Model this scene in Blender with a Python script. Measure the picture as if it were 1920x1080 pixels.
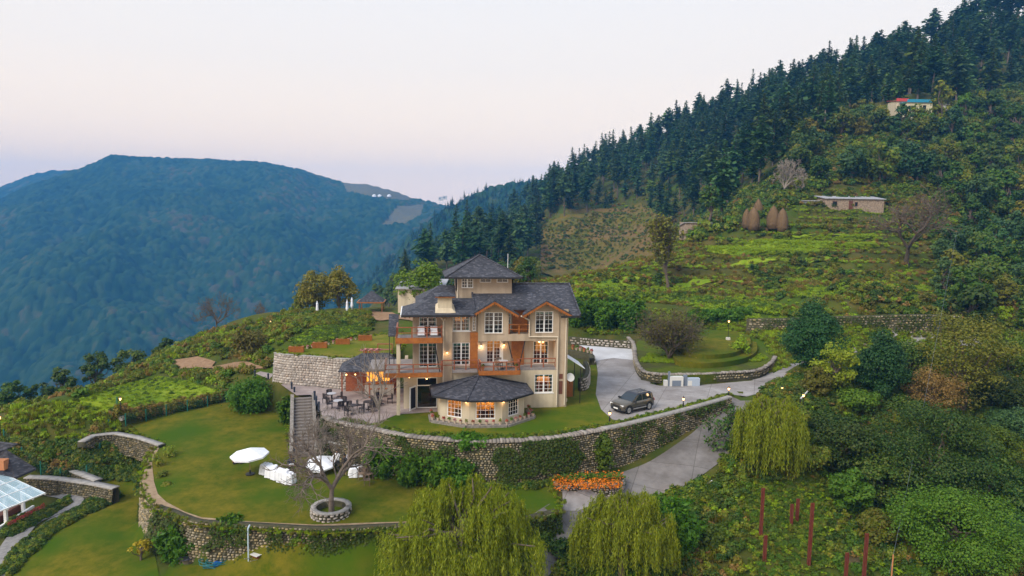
import bpy, bmesh, math, random
import numpy as np
from mathutils import Vector, Matrix
from mathutils.geometry import delaunay_2d_cdt

for _o in list(bpy.data.objects): bpy.data.objects.remove(_o)
SC = bpy.context.scene
COL = SC.collection
R_ = math.radians
random.seed(7)

# ------------------------------------------------------------------ camera
PITCH, ROLL, FOC = R_(6.2), R_(0.9), 1280.0
CAM = np.array([0.0, 0.0, 17.3])
cF = np.array([0, math.cos(PITCH), -math.sin(PITCH)])
_u = np.array([0, math.sin(PITCH), math.cos(PITCH)]); _r = np.array([1.0, 0, 0])
cR = _r * math.cos(ROLL) + _u * math.sin(ROLL)
cU = _u * math.cos(ROLL) - _r * math.sin(ROLL)
cd = bpy.data.cameras.new('camera'); cam = bpy.data.objects.new('camera', cd); COL.objects.link(cam)
cam.matrix_world = Matrix(((cR[0], cU[0], -cF[0], CAM[0]), (cR[1], cU[1], -cF[1], CAM[1]), (cR[2], cU[2], -cF[2], CAM[2]), (0, 0, 0, 1)))
cd.sensor_width = 36.0; cd.lens = FOC / 1920 * 36.0
cd.clip_start = 0.5; cd.clip_end = 20000
SC.camera = cam

# ------------------------------------------------------------------ sky, sun, exposure
SUN_EL, SUN_AZ = R_(42), R_(-135)       # azimuth from +Y, clockwise
w = bpy.data.worlds.new('World'); SC.world = w; w.use_nodes = True
nt = w.node_tree; nt.nodes.clear()
N = nt.nodes.new; L = nt.links.new
tc = N('ShaderNodeTexCoord'); sp = N('ShaderNodeSeparateXYZ'); L(tc.outputs['Generated'], sp.inputs[0])
rp = N('ShaderNodeValToRGB'); L(sp.outputs['Z'], rp.inputs[0])
el = rp.color_ramp.elements
el[0].position = 0.0; el[0].color = (1.34, 0.96, 0.66, 1)
el[1].position = 1.0; el[1].color = (0.60, 0.72, 0.92, 1)
for p_, c_ in ((0.05, (1.28, 0.96, 0.67, 1)), (0.12, (1.11, 0.91, 0.71, 1)), (0.20, (0.94, 0.85, 0.76, 1)), (0.34, (0.81, 0.81, 0.82, 1))):
    e = el.new(p_); e.color = c_
sky = N('ShaderNodeTexSky'); sky.sky_type = 'NISHITA'; sky.sun_disc = False
sky.sun_elevation = SUN_EL; sky.sun_rotation = SUN_AZ
sm = N('ShaderNodeMixRGB'); sm.inputs[0].default_value = 1.0; sm.blend_type = 'MULTIPLY'
L(sky.outputs[0], sm.inputs[1]); sm.inputs[2].default_value = (0.07, 0.07, 0.07, 1)
mx = N('ShaderNodeMixRGB'); mx.inputs[0].default_value = 0.06
L(rp.outputs[0], mx.inputs[1]); L(sm.outputs[0], mx.inputs[2])
bg = N('ShaderNodeBackground'); bg.inputs[1].default_value = 1.08
L(mx.outputs[0], bg.inputs[0])
wo = N('ShaderNodeOutputWorld'); L(bg.outputs[0], wo.inputs[0])

sl = bpy.data.lights.new('sun', 'SUN'); sun = bpy.data.objects.new('sun', sl); COL.objects.link(sun)
sl.energy = 3.2; sl.angle = R_(28); sl.color = (1.0, 0.93, 0.82)
_sd = Vector((math.sin(SUN_AZ) * math.cos(SUN_EL), math.cos(SUN_AZ) * math.cos(SUN_EL), math.sin(SUN_EL)))
sun.rotation_euler = _sd.to_track_quat('Z', 'Y').to_euler()
SC.view_settings.view_transform = 'Standard'; SC.view_settings.look = 'None'
SC.view_settings.exposure = 0.25; SC.view_settings.gamma = 1.0
SC.cycles.max_bounces = 6; SC.cycles.diffuse_bounces = 3; SC.cycles.glossy_bounces = 2
SC.cycles.transparent_max_bounces = 8; SC.cycles.transmission_bounces = 3; SC.cycles.volume_bounces = 0
SC.cycles.use_denoising = True

# ------------------------------------------------------------------ from photograph pixels (1920x1080) to places
def ray(px, py): return cF * FOC + cR * (px - 960) + cU * (540 - py)
def G(px, py, z=0.0):
    d = ray(px, py); return CAM + d * ((z - CAM[2]) / d[2])
def P(px, py, Y):
    d = ray(px, py); return CAM + d * (Y / d[1])
def proj(p):
    v = np.asarray(p, float) - CAM; w_ = v @ cF
    return np.stack([960 + FOC * (v @ cR) / w_, 540 - FOC * (v @ cU) / w_], -1)
def inpoly(pts, poly):
    x, y = pts[..., 0], pts[..., 1]; poly = np.asarray(poly, float); ins = np.zeros(x.shape, bool); j = len(poly) - 1
    for i in range(len(poly)):
        xi, yi = poly[i]; xj, yj = poly[j]
        with np.errstate(divide='ignore', invalid='ignore'):
            ins ^= ((yi > y) != (yj > y)) & (x < (xj - xi) * (y - yi) / (yj - yi + 1e-12) + xi)
        j = i
    return ins
def polydist(pts, poly, closed=True):
    """distance from points (...,2) to a polyline"""
    poly = np.asarray(poly, float); n = len(poly); d = np.full(pts.shape[:-1], 1e9)
    for i in range(n if closed else n - 1):
        a = poly[i]; b = poly[(i + 1) % n]; ab = b - a
        t = np.clip(((pts - a) @ ab) / (ab @ ab + 1e-12), 0, 1)
        d = np.minimum(d, np.linalg.norm(pts - (a + t[..., None] * ab), axis=-1))
    return d
def catmull(pts, n=6, closed=False):
    pts = [np.asarray(p, float) for p in pts]; out = []; m = len(pts)
    for i in range(m if closed else m - 1):
        g = lambda k: pts[k % m] if closed else pts[min(max(k, 0), m - 1)]
        p0, p1, p2, p3 = g(i - 1), g(i), g(i + 1), g(i + 2)
        for k in range(n):
            t = k / n
            out.append(0.5 * ((2 * p1) + (-p0 + p2) * t + (2 * p0 - 5 * p1 + 4 * p2 - p3) * t * t + (-p0 + 3 * p1 - 3 * p2 + p3) * t ** 3))
    if not closed: out.append(pts[-1])
    return out

# ------------------------------------------------------------------ materials
MATS = {}
def mat(name, col, col2=None, scale=8.0, rough=0.8, bump=0.0, bscale=None, island=None, objrand=0.0, metal=0.0, detail=6.0, col3=None, s3=0.6, spec=0.3, coords='Object', emit=None, est=0.0, streak=False, nrough=0.65):
    """Principled; colour varies by noise between col and col2 (and a broader col3), by island, by object"""
    if name in MATS: return MATS[name]
    m = bpy.data.materials.new(name); m.use_nodes = True; t = m.node_tree; t.nodes.clear(); n = t.nodes.new; l = t.links.new
    o = n('ShaderNodeOutputMaterial'); b = n('ShaderNodeBsdfPrincipled'); l(b.outputs[0], o.inputs[0])
    b.inputs['Roughness'].default_value = rough; b.inputs['Metallic'].default_value = metal
    b.inputs['Specular IOR Level'].default_value = spec
    rgba = lambda c: (c[0], c[1], c[2], 1)
    cur = None
    if col2 is not None or bump or col3 is not None:
        c = n('ShaderNodeTexCoord')
    if col2 is not None:
        z = n('ShaderNodeTexNoise'); z.inputs['Scale'].default_value = scale; z.inputs['Detail'].default_value = detail; z.inputs['Roughness'].default_value = nrough
        l(c.outputs[coords], z.inputs['Vector'])
        r = n('ShaderNodeValToRGB'); r.color_ramp.elements[0].position = 0.36; r.color_ramp.elements[1].position = 0.64
        r.color_ramp.elements[0].color = rgba(col); r.color_ramp.elements[1].color = rgba(col2)
        l(z.outputs['Fac'], r.inputs[0]); cur = r.outputs[0]
    if col3 is not None:
        z = n('ShaderNodeTexNoise'); z.inputs['Scale'].default_value = scale * s3 * 0.2; z.inputs['Detail'].default_value = 6
        if streak: mp = n('ShaderNodeMapping'); mp.inputs['Scale'].default_value = (3, 3, .22); l(c.outputs[coords], mp.inputs[0]); l(mp.outputs[0], z.inputs['Vector'])
        else: l(c.outputs[coords], z.inputs['Vector'])
        r = n('ShaderNodeValToRGB'); r.color_ramp.elements[0].position = 0.45; r.color_ramp.elements[1].position = 0.65
        r.color_ramp.elements[0].color = (0, 0, 0, 1); r.color_ramp.elements[1].color = (1, 1, 1, 1); l(z.outputs['Fac'], r.inputs[0])
        mm = n('ShaderNodeMixRGB'); l(r.outputs[0], mm.inputs[0])
        if cur: l(cur, mm.inputs[1])
        else: mm.inputs[1].default_value = rgba(col)
        mm.inputs[2].default_value = rgba(col3); cur = mm.outputs[0]
    if island is not None:
        g = n('ShaderNodeNewGeometry'); r = n('ShaderNodeValToRGB'); r.color_ramp.interpolation = 'LINEAR'
        k = len(island); es = r.color_ramp.elements
        es[0].color = rgba(island[0]); es[1].color = rgba(island[-1]); 
        for i in range(1, k - 1): es.new(i / (k - 1)).color = rgba(island[i])
        l(g.outputs['Random Per Island'], r.inputs[0])
        if cur:
            mm = n('ShaderNodeMixRGB'); mm.blend_type = 'MULTIPLY'; mm.inputs[0].default_value = 1; l(cur, mm.inputs[1]); l(r.outputs[0], mm.inputs[2]); cur = mm.outputs[0]
        else: cur = r.outputs[0]
    if objrand:
        oi = n('ShaderNodeObjectInfo'); hv = n('ShaderNodeHueSaturation')
        if cur: l(cur, hv.inputs['Color'])
        else: hv.inputs['Color'].default_value = rgba(col)
        mr = n('ShaderNodeMapRange'); mr.inputs['To Min'].default_value = 1 - objrand; mr.inputs['To Max'].default_value = 1 + objrand
        l(oi.outputs['Random'], mr.inputs['Value']); l(mr.outputs[0], hv.inputs['Value'])
        m2 = n('ShaderNodeMapRange'); m2.inputs['To Min'].default_value = 0.5 - objrand * 0.07; m2.inputs['To Max'].default_value = 0.5 + objrand * 0.05
        fr = n('ShaderNodeMath'); fr.operation = 'FRACT'; ml = n('ShaderNodeMath'); ml.operation = 'MULTIPLY'; ml.inputs[1].default_value = 7.31
        l(oi.outputs['Random'], ml.inputs[0]); l(ml.outputs[0], fr.inputs[0]); l(fr.outputs[0], m2.inputs['Value']); l(m2.outputs[0], hv.inputs['Hue'])
        cur = hv.outputs[0]
    if cur: l(cur, b.inputs['Base Color'])
    else: b.inputs['Base Color'].default_value = rgba(col)
    if bump:
        z = n('ShaderNodeTexNoise'); z.inputs['Scale'].default_value = bscale or scale * 2; z.inputs['Detail'].default_value = 5
        l(c.outputs[coords], z.inputs['Vector']); bp = n('ShaderNodeBump'); bp.inputs['Strength'].default_value = bump; bp.inputs['Distance'].default_value = 0.05
        l(z.outputs['Fac'], bp.inputs['Height']); l(bp.outputs[0], b.inputs['Normal'])
    if emit:
        b.inputs['Emission Color'].default_value = rgba(emit); b.inputs['Emission Strength'].default_value = est
    MATS[name] = m; return m
def leafmat(name, cols, objrand=0.12, trans=0.3, rough=0.55):
    """leaf faces: each face its own tone, some light let through"""
    if name in MATS: return MATS[name]
    m = mat(name, cols[0], island=cols, objrand=objrand, rough=rough, spec=0.25); t = m.node_tree
    b = [x for x in t.nodes if x.type == 'BSDF_PRINCIPLED'][0]; o = [x for x in t.nodes if x.type == 'OUTPUT_MATERIAL'][0]
    tr = t.nodes.new('ShaderNodeBsdfTranslucent'); ms = t.nodes.new('ShaderNodeMixShader'); ms.inputs[0].default_value = trans
    src = b.inputs['Base Color'].links[0].from_socket; t.links.new(src, tr.inputs[0])
    t.links.new(b.outputs[0], ms.inputs[1]); t.links.new(tr.outputs[0], ms.inputs[2]); t.links.new(ms.outputs[0], o.inputs[0])
    return m
def glowmat(name, col, st):
    if name in MATS: return MATS[name]
    return mat(name, col, emit=col, est=st)
def glassmat():
    if 'window glass' in MATS: return MATS['window glass']
    m = bpy.data.materials.new('window glass'); m.use_nodes = True; t = m.node_tree; t.nodes.clear()
    o = t.nodes.new('ShaderNodeOutputMaterial'); a = t.nodes.new('ShaderNodeBsdfTransparent'); g = t.nodes.new('ShaderNodeBsdfGlossy'); x = t.nodes.new('ShaderNodeMixShader')
    a.inputs[0].default_value = (0.75, 0.8, 0.8, 1); g.inputs['Roughness'].default_value = 0.04; f = t.nodes.new('ShaderNodeFresnel'); f.inputs[0].default_value = 1.5
    ad = t.nodes.new('ShaderNodeMath'); ad.operation = 'ADD'; ad.inputs[1].default_value = 0.01; t.links.new(f.outputs[0], ad.inputs[0]); t.links.new(ad.outputs[0], x.inputs[0])
    t.links.new(a.outputs[0], x.inputs[1]); t.links.new(g.outputs[0], x.inputs[2]); t.links.new(x.outputs[0], o.inputs[0]); MATS['window glass'] = m; return m

# ------------------------------------------------------------------ mesh helpers
class MB:
    def __init__(s): s.v = []; s.f = []; s.mi = []; s.cur = 0
    def add(s, vs, fs):
        b = len(s.v); s.v += [tuple(map(float, p)) for p in vs]; s.f += [tuple(b + i for i in f) for f in fs]; s.mi += [s.cur] * len(fs); return s
    def box(s, x0, x1, y0, y1, z0, z1):
        return s.add([(x0, y0, z0), (x1, y0, z0), (x1, y1, z0), (x0, y1, z0), (x0, y0, z1), (x1, y0, z1), (x1, y1, z1), (x0, y1, z1)],
                     [(0, 3, 2, 1), (4, 5, 6, 7), (0, 1, 5, 4), (1, 2, 6, 5), (2, 3, 7, 6), (3, 0, 4, 7)])
    def cbox(s, c, sx, sy, sz): return s.box(c[0] - sx / 2, c[0] + sx / 2, c[1] - sy / 2, c[1] + sy / 2, c[2] - sz / 2, c[2] + sz / 2)
    def bar(s, p, q, w=0.1, h=None):
        p = Vector(p); q = Vector(q); d = (q - p).normalized(); up = Vector((0, 0, 1)) if abs(d.z) < 0.95 else Vector((0, 1, 0))
        a = d.cross(up).normalized() * w / 2; b = a.cross(d).normalized() * (h or w) / 2
        return s.add([p - a - b, p + a - b, p + a + b, p - a + b, q - a - b, q + a - b, q + a + b, q - a + b],
                     [(0, 1, 2, 3), (7, 6, 5, 4), (0, 4, 5, 1), (1, 5, 6, 2), (2, 6, 7, 3), (3, 7, 4, 0)])
    def tube(s, p, q, r0, r1=None, n=8, cap=True):
        p = Vector(p); q = Vector(q); d = (q - p)
        if d.length < 1e-6: return s
        d.normalize(); up = Vector((0, 0, 1)) if abs(d.z) < 0.95 else Vector((1, 0, 0)); a = d.cross(up).normalized(); b = d.cross(a); r1 = r0 if r1 is None else r1
        vs = []
        for c, r in ((p, r0), (q, r1)):
            for k in range(n):
                t = 2 * math.pi * k / n; vs.append(c + (a * math.cos(t) + b * math.sin(t)) * r)
        fs = [(k, k + n, (k + 1) % n + n, (k + 1) % n) for k in range(n)]
        if cap: fs += [tuple(range(n)), tuple(range(2 * n - 1, n - 1, -1))]
        return s.add(vs, fs)
    def pipe(s, pts, r, n=6):
        for a, b in zip(pts[:-1], pts[1:]): s.tube(a, b, r, r, n)
        return s
    def lathe(s, prof, c=(0, 0, 0), n=12):
        vs = []; 
        for r, z in prof:
            for k in range(n):
                t = 2 * math.pi * k / n; vs.append((c[0] + r * math.cos(t), c[1] + r * math.sin(t), c[2] + z))
        fs = []
        for i in range(len(prof) - 1):
            for k in range(n): fs.append((i * n + k, i * n + (k + 1) % n, (i + 1) * n + (k + 1) % n, (i + 1) * n + k))
        fs += [tuple(range(n - 1, -1, -1)), tuple((len(prof) - 1) * n + k for k in range(n))]
        return s.add(vs, fs)
    def ball(s, c, r, n=8, sz=1.0):
        pr = [(r * math.sin(math.pi * i / n), -r * sz * math.cos(math.pi * i / n)) for i in range(1, n)]
        return s.lathe(pr, c, n + 2)
    def prism(s, poly, z0, z1):
        n = len(poly); vs = [(p[0], p[1], z0) for p in poly] + [(p[0], p[1], z1) for p in poly]
        return s.add(vs, [tuple(range(n - 1, -1, -1)), tuple(range(n, 2 * n))] + [(i, (i + 1) % n, n + (i + 1) % n, n + i) for i in range(n)])
    def slab(s, pts, th):
        """a sheet of given corner points with thickness downwards"""
        n = len(pts); vs = [tuple(p) for p in pts] + [(p[0], p[1], p[2] - th) for p in pts]
        return s.add(vs, [tuple(range(n)), tuple(range(2 * n - 1, n - 1, -1))] + [(i, n + i, n + (i + 1) % n, (i + 1) % n) for i in range(n)])
    def build(s, name, m, parent=None, smooth=False, loc=None):
        me = bpy.data.meshes.new(name); me.from_pydata(s.v, [], s.f); me.update()
        ms = m if isinstance(m, (list, tuple)) else [m]
        for x in ms: me.materials.append(x)
        if len(ms) > 1: me.polygons.foreach_set('material_index', s.mi)
        bm = bmesh.new(); bm.from_mesh(me); bmesh.ops.recalc_face_normals(bm, faces=bm.faces); bm.to_mesh(me); bm.free()
        if smooth: me.polygons.foreach_set('use_smooth', [True] * len(me.polygons))
        return link(me, name, parent, loc)
def link(me, name, parent=None, loc=None):
    o = bpy.data.objects.new(name, me); COL.objects.link(o)
    if parent: o.parent = parent
    if loc is not None: o.location = loc
    return o
def npmesh(name, V, Fq, mats, smooth=False, mi=None):
    """fast mesh from numpy arrays; Fq (n,3) or (n,4)"""
    V = np.ascontiguousarray(V, np.float32); Fq = np.ascontiguousarray(Fq, np.int32); k = Fq.shape[1]
    me = bpy.data.meshes.new(name); me.vertices.add(len(V)); me.vertices.foreach_set('co', V.ravel())
    me.loops.add(Fq.size); me.loops.foreach_set('vertex_index', Fq.ravel())
    me.polygons.add(len(Fq)); me.polygons.foreach_set('loop_start', np.arange(0, Fq.size, k, dtype=np.int32))
    me.polygons.foreach_set('loop_total', np.full(len(Fq), k, np.int32))
    if mi is not None: me.polygons.foreach_set('material_index', np.asarray(mi, np.int32))
    if smooth: me.polygons.foreach_set('use_smooth', np.ones(len(Fq), bool))
    for m in (mats if isinstance(mats, (list, tuple)) else [mats]): me.materials.append(m)
    me.update(calc_edges=True); me.validate(); return me
def tag(o, label=None, cat=None, group=None, kind=None):
    if label: o['label'] = label
    if cat: o['category'] = cat
    if group: o['group'] = group
    if kind: o['kind'] = kind
    return o
def empty(name, loc, rz=0.0, label=None, cat=None, group=None):
    o = bpy.data.objects.new(name, None); COL.objects.link(o); o.location = tuple(map(float, loc)); o.rotation_euler = (0, 0, rz)
    o.empty_display_size = 0.3
    return tag(o, label, cat, group)
def copy_tree(o, loc=None, rz=None, sc=None, label=None, parent=None):
    c = o.copy(); COL.objects.link(c); c.parent = parent
    if loc is not None: c.location = tuple(map(float, loc))
    if rz is not None: c.rotation_euler = (0, 0, rz)
    if sc is not None: c.scale = (sc, sc, sc) if np.isscalar(sc) else sc
    if label: c['label'] = label
    for ch in o.children: copy_tree(ch, parent=c)
    return c
# ------------------------------------------------------------------ height of the land
class Noise:
    def __init__(s, seed, n=256): s.t = np.random.default_rng(seed).random((n, n)); s.n = n
    def __call__(s, x, y):
        xi = np.floor(x).astype(int); yi = np.floor(y).astype(int); fx = x - xi; fy = y - yi
        fx = fx * fx * (3 - 2 * fx); fy = fy * fy * (3 - 2 * fy); n = s.n; t = s.t
        a = t[xi % n, yi % n]; b = t[(xi + 1) % n, yi % n]; c = t[xi % n, (yi + 1) % n]; d = t[(xi + 1) % n, (yi + 1) % n]
        return a + (b - a) * fx + (c - a) * fy + (a - b - c + d) * fx * fy - 0.5
    def fbm(s, x, y, o=4):
        r = 0
        for k in range(o): r = r + s(x * 2 ** k + 17.3 * k, y * 2 ** k + 5.1 * k) / 2 ** k
        return r
NZ = Noise(3)
PZ = [  # pixel, height known
 (150,1000,-6.4),(60,1060,-6.8),(300,1060,-6.0),(500,1075,-5.6),(680,1065,-5.6),(265,1012,-6.4),(370,1035,-5.9),(470,1060,-5.6),(600,1056,-5.6),(720,1050,-5.6),
 (50,990,-6.6),(10,1000,-6.6),(180,930,-6.2),(210,960,-6.3),(140,905,-5.6),(60,905,-5.8),(100,880,-5.2),(200,880,-5.2),(240,870,-5.0),(100,822,-2.8),(10,826,-2.9),(200,815,-2.7),
 (228,803,-2.5),(330,775,-2.5),(420,757,-2.5),
 (1150,925,-3.5),(1060,945,-3.5),(1010,1035,-5.0),(1230,885,-2.9),(1300,850,-2.0),(1345,805,-1.2),(1385,765,-0.4),(960,1060,-5.6),(1080,1000,-4.6),
 (1420,728,0.0),(1500,692,0.5),(1560,675,0.7),(1640,665,1.1),(1720,655,1.3),(1840,640,1.6),
 (1445,700,0.1),(1150,650,0.1),(1090,636,0.4),(1200,625,0.8),(1300,625,1.6),(1380,630,1.6),(1440,655,1.2),(1240,640,0.9),
 (690,728,0.0),(615,722,0.0),(515,700,0.0),(480,696,-0.2),(530,722,0),
 (560,655,2.9),(640,640,2.9),(700,630,2.9),(740,640,2.9),(600,625,3.2),(540,620,3.0),(545,657,2.9),
]
PY = [  # pixel, distance known
 (60,770,68),(200,750,72),(330,710,78),(350,690,82),(430,690,78),(470,665,82),(490,640,86),(20,778,76),(110,752,80),(160,735,86),(230,700,92),(300,668,96),(350,645,100),(400,625,106),(470,600,108),
 (540,592,100),(620,588,104),(640,580,112),(700,578,104),(740,592,94),(760,600,88),(690,605,92),
 (1100,575,104),(1100,556,109),(1300,556,113),(1000,532,124),(1100,514,131),(1240,490,136),(1200,530,118),(1500,540,113),(1600,592,88),(1450,595,92),(1720,590,88),(1360,590,98),(1850,600,94),
 (1400,510,124),(1450,480,129),(1600,470,131),(1450,420,143),(1600,392,151),(1310,437,150),(1700,500,123),(1850,560,112),(1850,450,140),(1380,450,140),(1300,470,140),
 (1650,735,68),(1560,850,58),(1450,1000,46),(1560,1000,48),(1700,900,58),(1800,1000,50),(1750,1070,45),(1450,900,52),(1330,1060,43),(1200,1070,42),(1840,800,66),(1900,900,58),(1780,720,74),(1900,700,80),(1510,760,62),(1480,800,57),(1560,720,66),
 (1550,300,190),(1470,345,172),(1710,215,220),(1650,270,200),(1850,330,190),(1900,230,230),(1780,300,190),(1500,260,215),(1640,222,222),(1790,205,224),(1560,250,215),
 (1915,82,330),(1840,92,330),(1750,118,340),(1650,138,350),(1550,160,360),(1450,192,372),(1350,225,384),(1200,295,415),(1100,332,440),(1000,392,465),(930,430,480),(860,478,480),(800,520,470),(740,550,450),
 (1100,508,258),(1020,508,255),(1010,480,275),(1020,390,330),(1120,360,350),(1200,345,345),(1210,440,255),(1300,400,240),(1330,370,245),(1160,440,292),(900,522,300),(830,540,320),(960,490,330),(1420,300,250),(1300,300,330),(1500,230,290),(1650,170,280),(1800,140,280),(1900,150,270),
 (740,585,240),(820,575,210),(900,556,200),(960,545,180),(680,590,300),
]
PX = [(0,30,-10),(-40,36,-9),(40,34,-9),(0,10,-15),(-60,10,-16),(60,10,-14),(0,-120,-60),(120,40,10),(150,90,40),
 (-75,100,-22),(-95,125,-48),(-60,140,-42),(-35,140,-25),(-22,150,-25),(-60,75,-5.5),(-90,85,-22),(-130,110,-50),(-120,200,-105),(-60,220,-85),(-250,350,-190),(-120,400,-160),(-60,380,-120),(-400,500,-240),(-250,640,-260),(-80,600,-150),(-600,500,-260),(-500,250,-200),(-250,150,-110),
 (150,520,60),(300,480,80),(60,620,0),(300,650,40),(0,700,-60),(420,380,120),(500,250,130),(260,210,95),(200,130,48),(-20,110,1),(-5,112,2.5),(10,118,4.5),(-12,128,-4),(3,150,-6),(20,165,-2),(40,180,0)]
_cp = [G(a, b, z) for a, b, z in PZ] + [P(a, b, Y) for a, b, Y in PY] + [np.array(p, float) for p in PX]
_cp = np.array(_cp)
def _warp(x, y):
    r = np.sqrt(x * x + y * y) + 1e-6; th = np.clip(np.arctan2(x, y), -1.45, 1.45)
    rr = np.maximum(r, 6.0)
    return np.stack([th * 2.2, np.log(rr) * 1.6], -1), rr
def _tps(d2): return np.where(d2 > 1e-12, 0.5 * d2 * np.log(d2 + 1e-12), 0.0)
TQ_, TR_ = _warp(_cp[:, 0], _cp[:, 1]); _s = (_cp[:, 2] - CAM[2]) / TR_
TN_ = len(TQ_); _K = _tps(((TQ_[:, None] - TQ_[None]) ** 2).sum(-1)) + np.eye(TN_) * 1e-4
_A = np.zeros((TN_ + 3, TN_ + 3)); _A[:TN_, :TN_] = _K; _A[:TN_, TN_] = 1; _A[:TN_, TN_ + 1:] = TQ_; _A[TN_, :TN_] = 1; _A[TN_ + 1:, :TN_] = TQ_.T
TW_ = np.linalg.solve(_A, np.concatenate([_s, np.zeros(3)]))
def H_base(x, y):
    sh = x.shape; x = x.ravel(); y = y.ravel(); out = np.empty(len(x))
    for i in range(0, len(x), 20000):
        q, rr = _warp(x[i:i + 20000], y[i:i + 20000])
        s = _tps(((q[:, None] - TQ_[None]) ** 2).sum(-1)) @ TW_[:TN_] + TW_[TN_] + q @ TW_[TN_ + 1:]
        out[i:i + 20000] = CAM[2] + rr * s
    return out.reshape(sh)
gp = lambda pts, z: np.array([G(a, b, z)[:2] for a, b in pts])
# house terrace, lower lawn, upper lawn (outlines on their own levels)
WALL_TOP = [(604,782),(640,795),(690,803),(750,816),(850,826),(940,828),(1040,821),(1120,808),(1170,799),(1260,777),(1330,758),(1371,746)]
A_POLY = np.vstack([gp([(590,742)], 0), gp(WALL_TOP, 0.45), gp([(1425,722),(1446,701),(1375,712),(1240,722),(1205,700),(1192,660),(1180,640),(1120,632),(1075,634)], 0.0), [(-4, 92), (-9, 78)], gp([(735,729),(690,729),(615,723),(560,713),(516,701),(492,702),(520,716),(556,742)], 0)])
L_POLY = gp([(228,803),(330,775),(420,757),(470,765),(540,782),(548,848),(600,852),(690,873),(760,895),(860,909),(1000,908),(1036,905),(1054,946),(1050,958),(980,972),(710,988),(620,993),(480,986),(378,980),(346,972),(315,959),(290,951),(270,930),(264,905),(272,880),(285,850),(302,836),(255,820)], -2.9)
U_POLY = gp([(515,661),(540,665),(600,669),(645,673),(690,670),(738,664),(760,640),(762,622),(700,629),(640,639),(600,648),(545,657)], 2.9)
def lawn_z(x, y): return -2.65 - 0.5 * (60 - y) / 16 - 0.012 * np.maximum(0, x)
def ss(a, b, x): t = np.clip((x - a) / (b - a), 0, 1); return t * t * (3 - 2 * t)
TERR = [([(985,535),(1245,480),(1270,430),(1420,370),(1600,345),(1790,400),(1760,590),(1400,600),(1080,580)], 1.5), ([(1005,515),(1010,380),(1205,335),(1290,400),(1215,520)], 2.3)]
def H(x, y):
    x = np.asarray(x, float); y = np.asarray(y, float); sc = x.ndim == 0; x = np.atleast_1d(x); y = np.atleast_1d(y)
    z = H_base(x, y); r = np.sqrt(x * x + y * y)
    pq = proj(np.stack([x, y, z], -1)); pq[y < 15] = -9999
    z = z + NZ.fbm(x / 9.0, y / 9.0) * np.clip((r - 70) / 60, 0.12, 1.0) * 1.2 + NZ.fbm(x / 45.0, y / 45.0) * np.clip((r - 160) / 100, 0, 1) * 7
    for poly, h in TERR:
        m = inpoly(pq, poly); fade = np.where(m, np.clip(polydist(pq, poly) / 25, 0, 1), 0)
        k = z / h + NZ.fbm(x / 30.0, y / 30.0) * 0.5; fr = k - np.floor(k); zt = z + (np.clip((fr - 0.72) / 0.28, 0, 1) - fr) * h * 0.9 + 0.4 * h
        z = z + (zt - z) * fade
    pts = np.stack([x, y], -1)
    for poly, zf, bl in ((L_POLY, lawn_z, 0.2), (A_POLY, lambda a, b: 0 * a, 0.2), (U_POLY, lambda a, b: 2.9 + 0 * a, 0.2)):
        near = (x > poly[:, 0].min() - 2) & (x < poly[:, 0].max() + 2) & (y > poly[:, 1].min() - 2) & (y < poly[:, 1].max() + 2)
        if near.any():
            q = pts[near]; ins = inpoly(q, poly); d = polydist(q, poly); sd = np.where(ins, d, -d)
            wgt = ss(0.12, 0.45, sd); z[near] = z[near] * (1 - wgt) + zf(q[:, 0], q[:, 1]) * wgt
    return z[0] if sc else z
def at(px, py, z0=0.0):
    """where the sight line of a pixel meets the land (started from a guessed level)"""
    z = z0
    for _ in range(7):
        p = G(px, py, z); zn = float(H(p[0], p[1])); z = z * 0.4 + zn * 0.6
    return np.array([p[0], p[1], float(H(p[0], p[1]))])
def hit(px, py, Y0=60, Y1=330, n=700):
    """first place where the sight line of a pixel meets the land"""
    d = ray(px, py); Ys = np.linspace(Y0, Y1, n); q = CAM[None] + d[None] * (Ys / d[1])[:, None]; k = np.nonzero(q[:, 2] < H(q[:, 0], q[:, 1]))[0]
    return q[k[0]] if len(k) else q[-1]
def atY(px, Y):
    """a place on the land in the column of a pixel, at a known distance"""
    p = P(px, 500, Y)
    for _ in range(4):
        z = float(H(p[0], p[1])); d = p - CAM
        # keep column: adjust X for roll
        q = proj(np.array([p[0], p[1], z])); p = p + np.array([(px - q[0]) * Y / FOC, 0, 0])
    return np.array([p[0], p[1], float(H(p[0], p[1]))])

# ------------------------------------------------------------------ ground sheet
_gx = list(np.arange(-62, 62.01, 0.45)); s_ = 0.45
while _gx[-1] < 720: s_ *= 1.06; _gx.append(_gx[-1] + s_)
s_ = 0.45
while _gx[0] > -720: s_ *= 1.06; _gx.insert(0, _gx[0] - s_)
_gy = list(np.arange(22, 112.01, 0.45)); s_ = 0.45
while _gy[-1] < 740: s_ *= 1.03; _gy.append(_gy[-1] + s_)
s_ = 0.45
while _gy[0] > -200: s_ *= 1.1; _gy.insert(0, _gy[0] - s_)
_X, _Y = np.meshgrid(np.array(_gx), np.array(_gy)); _Z = H(_X.ravel(), _Y.ravel()).reshape(_X.shape)
GV = np.stack([_X, _Y, _Z], -1).reshape(-1, 3)
_ny, _nx = _X.shape; _i = np.arange(_ny * _nx).reshape(_ny, _nx)
_F = np.stack([_i[:-1, :-1], _i[:-1, 1:], _i[1:, 1:], _i[1:, :-1]], -1).reshape(-1, 4)
m_ground = mat('rough hillside ground', (0.04, 0.055, 0.008), (0.10, 0.08, 0.02), scale=0.35, rough=0.95, bump=0.6, bscale=3.0, col3=(0.05, 0.085, 0.006), s3=1.2, coords='Object', spec=0.1)
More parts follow.
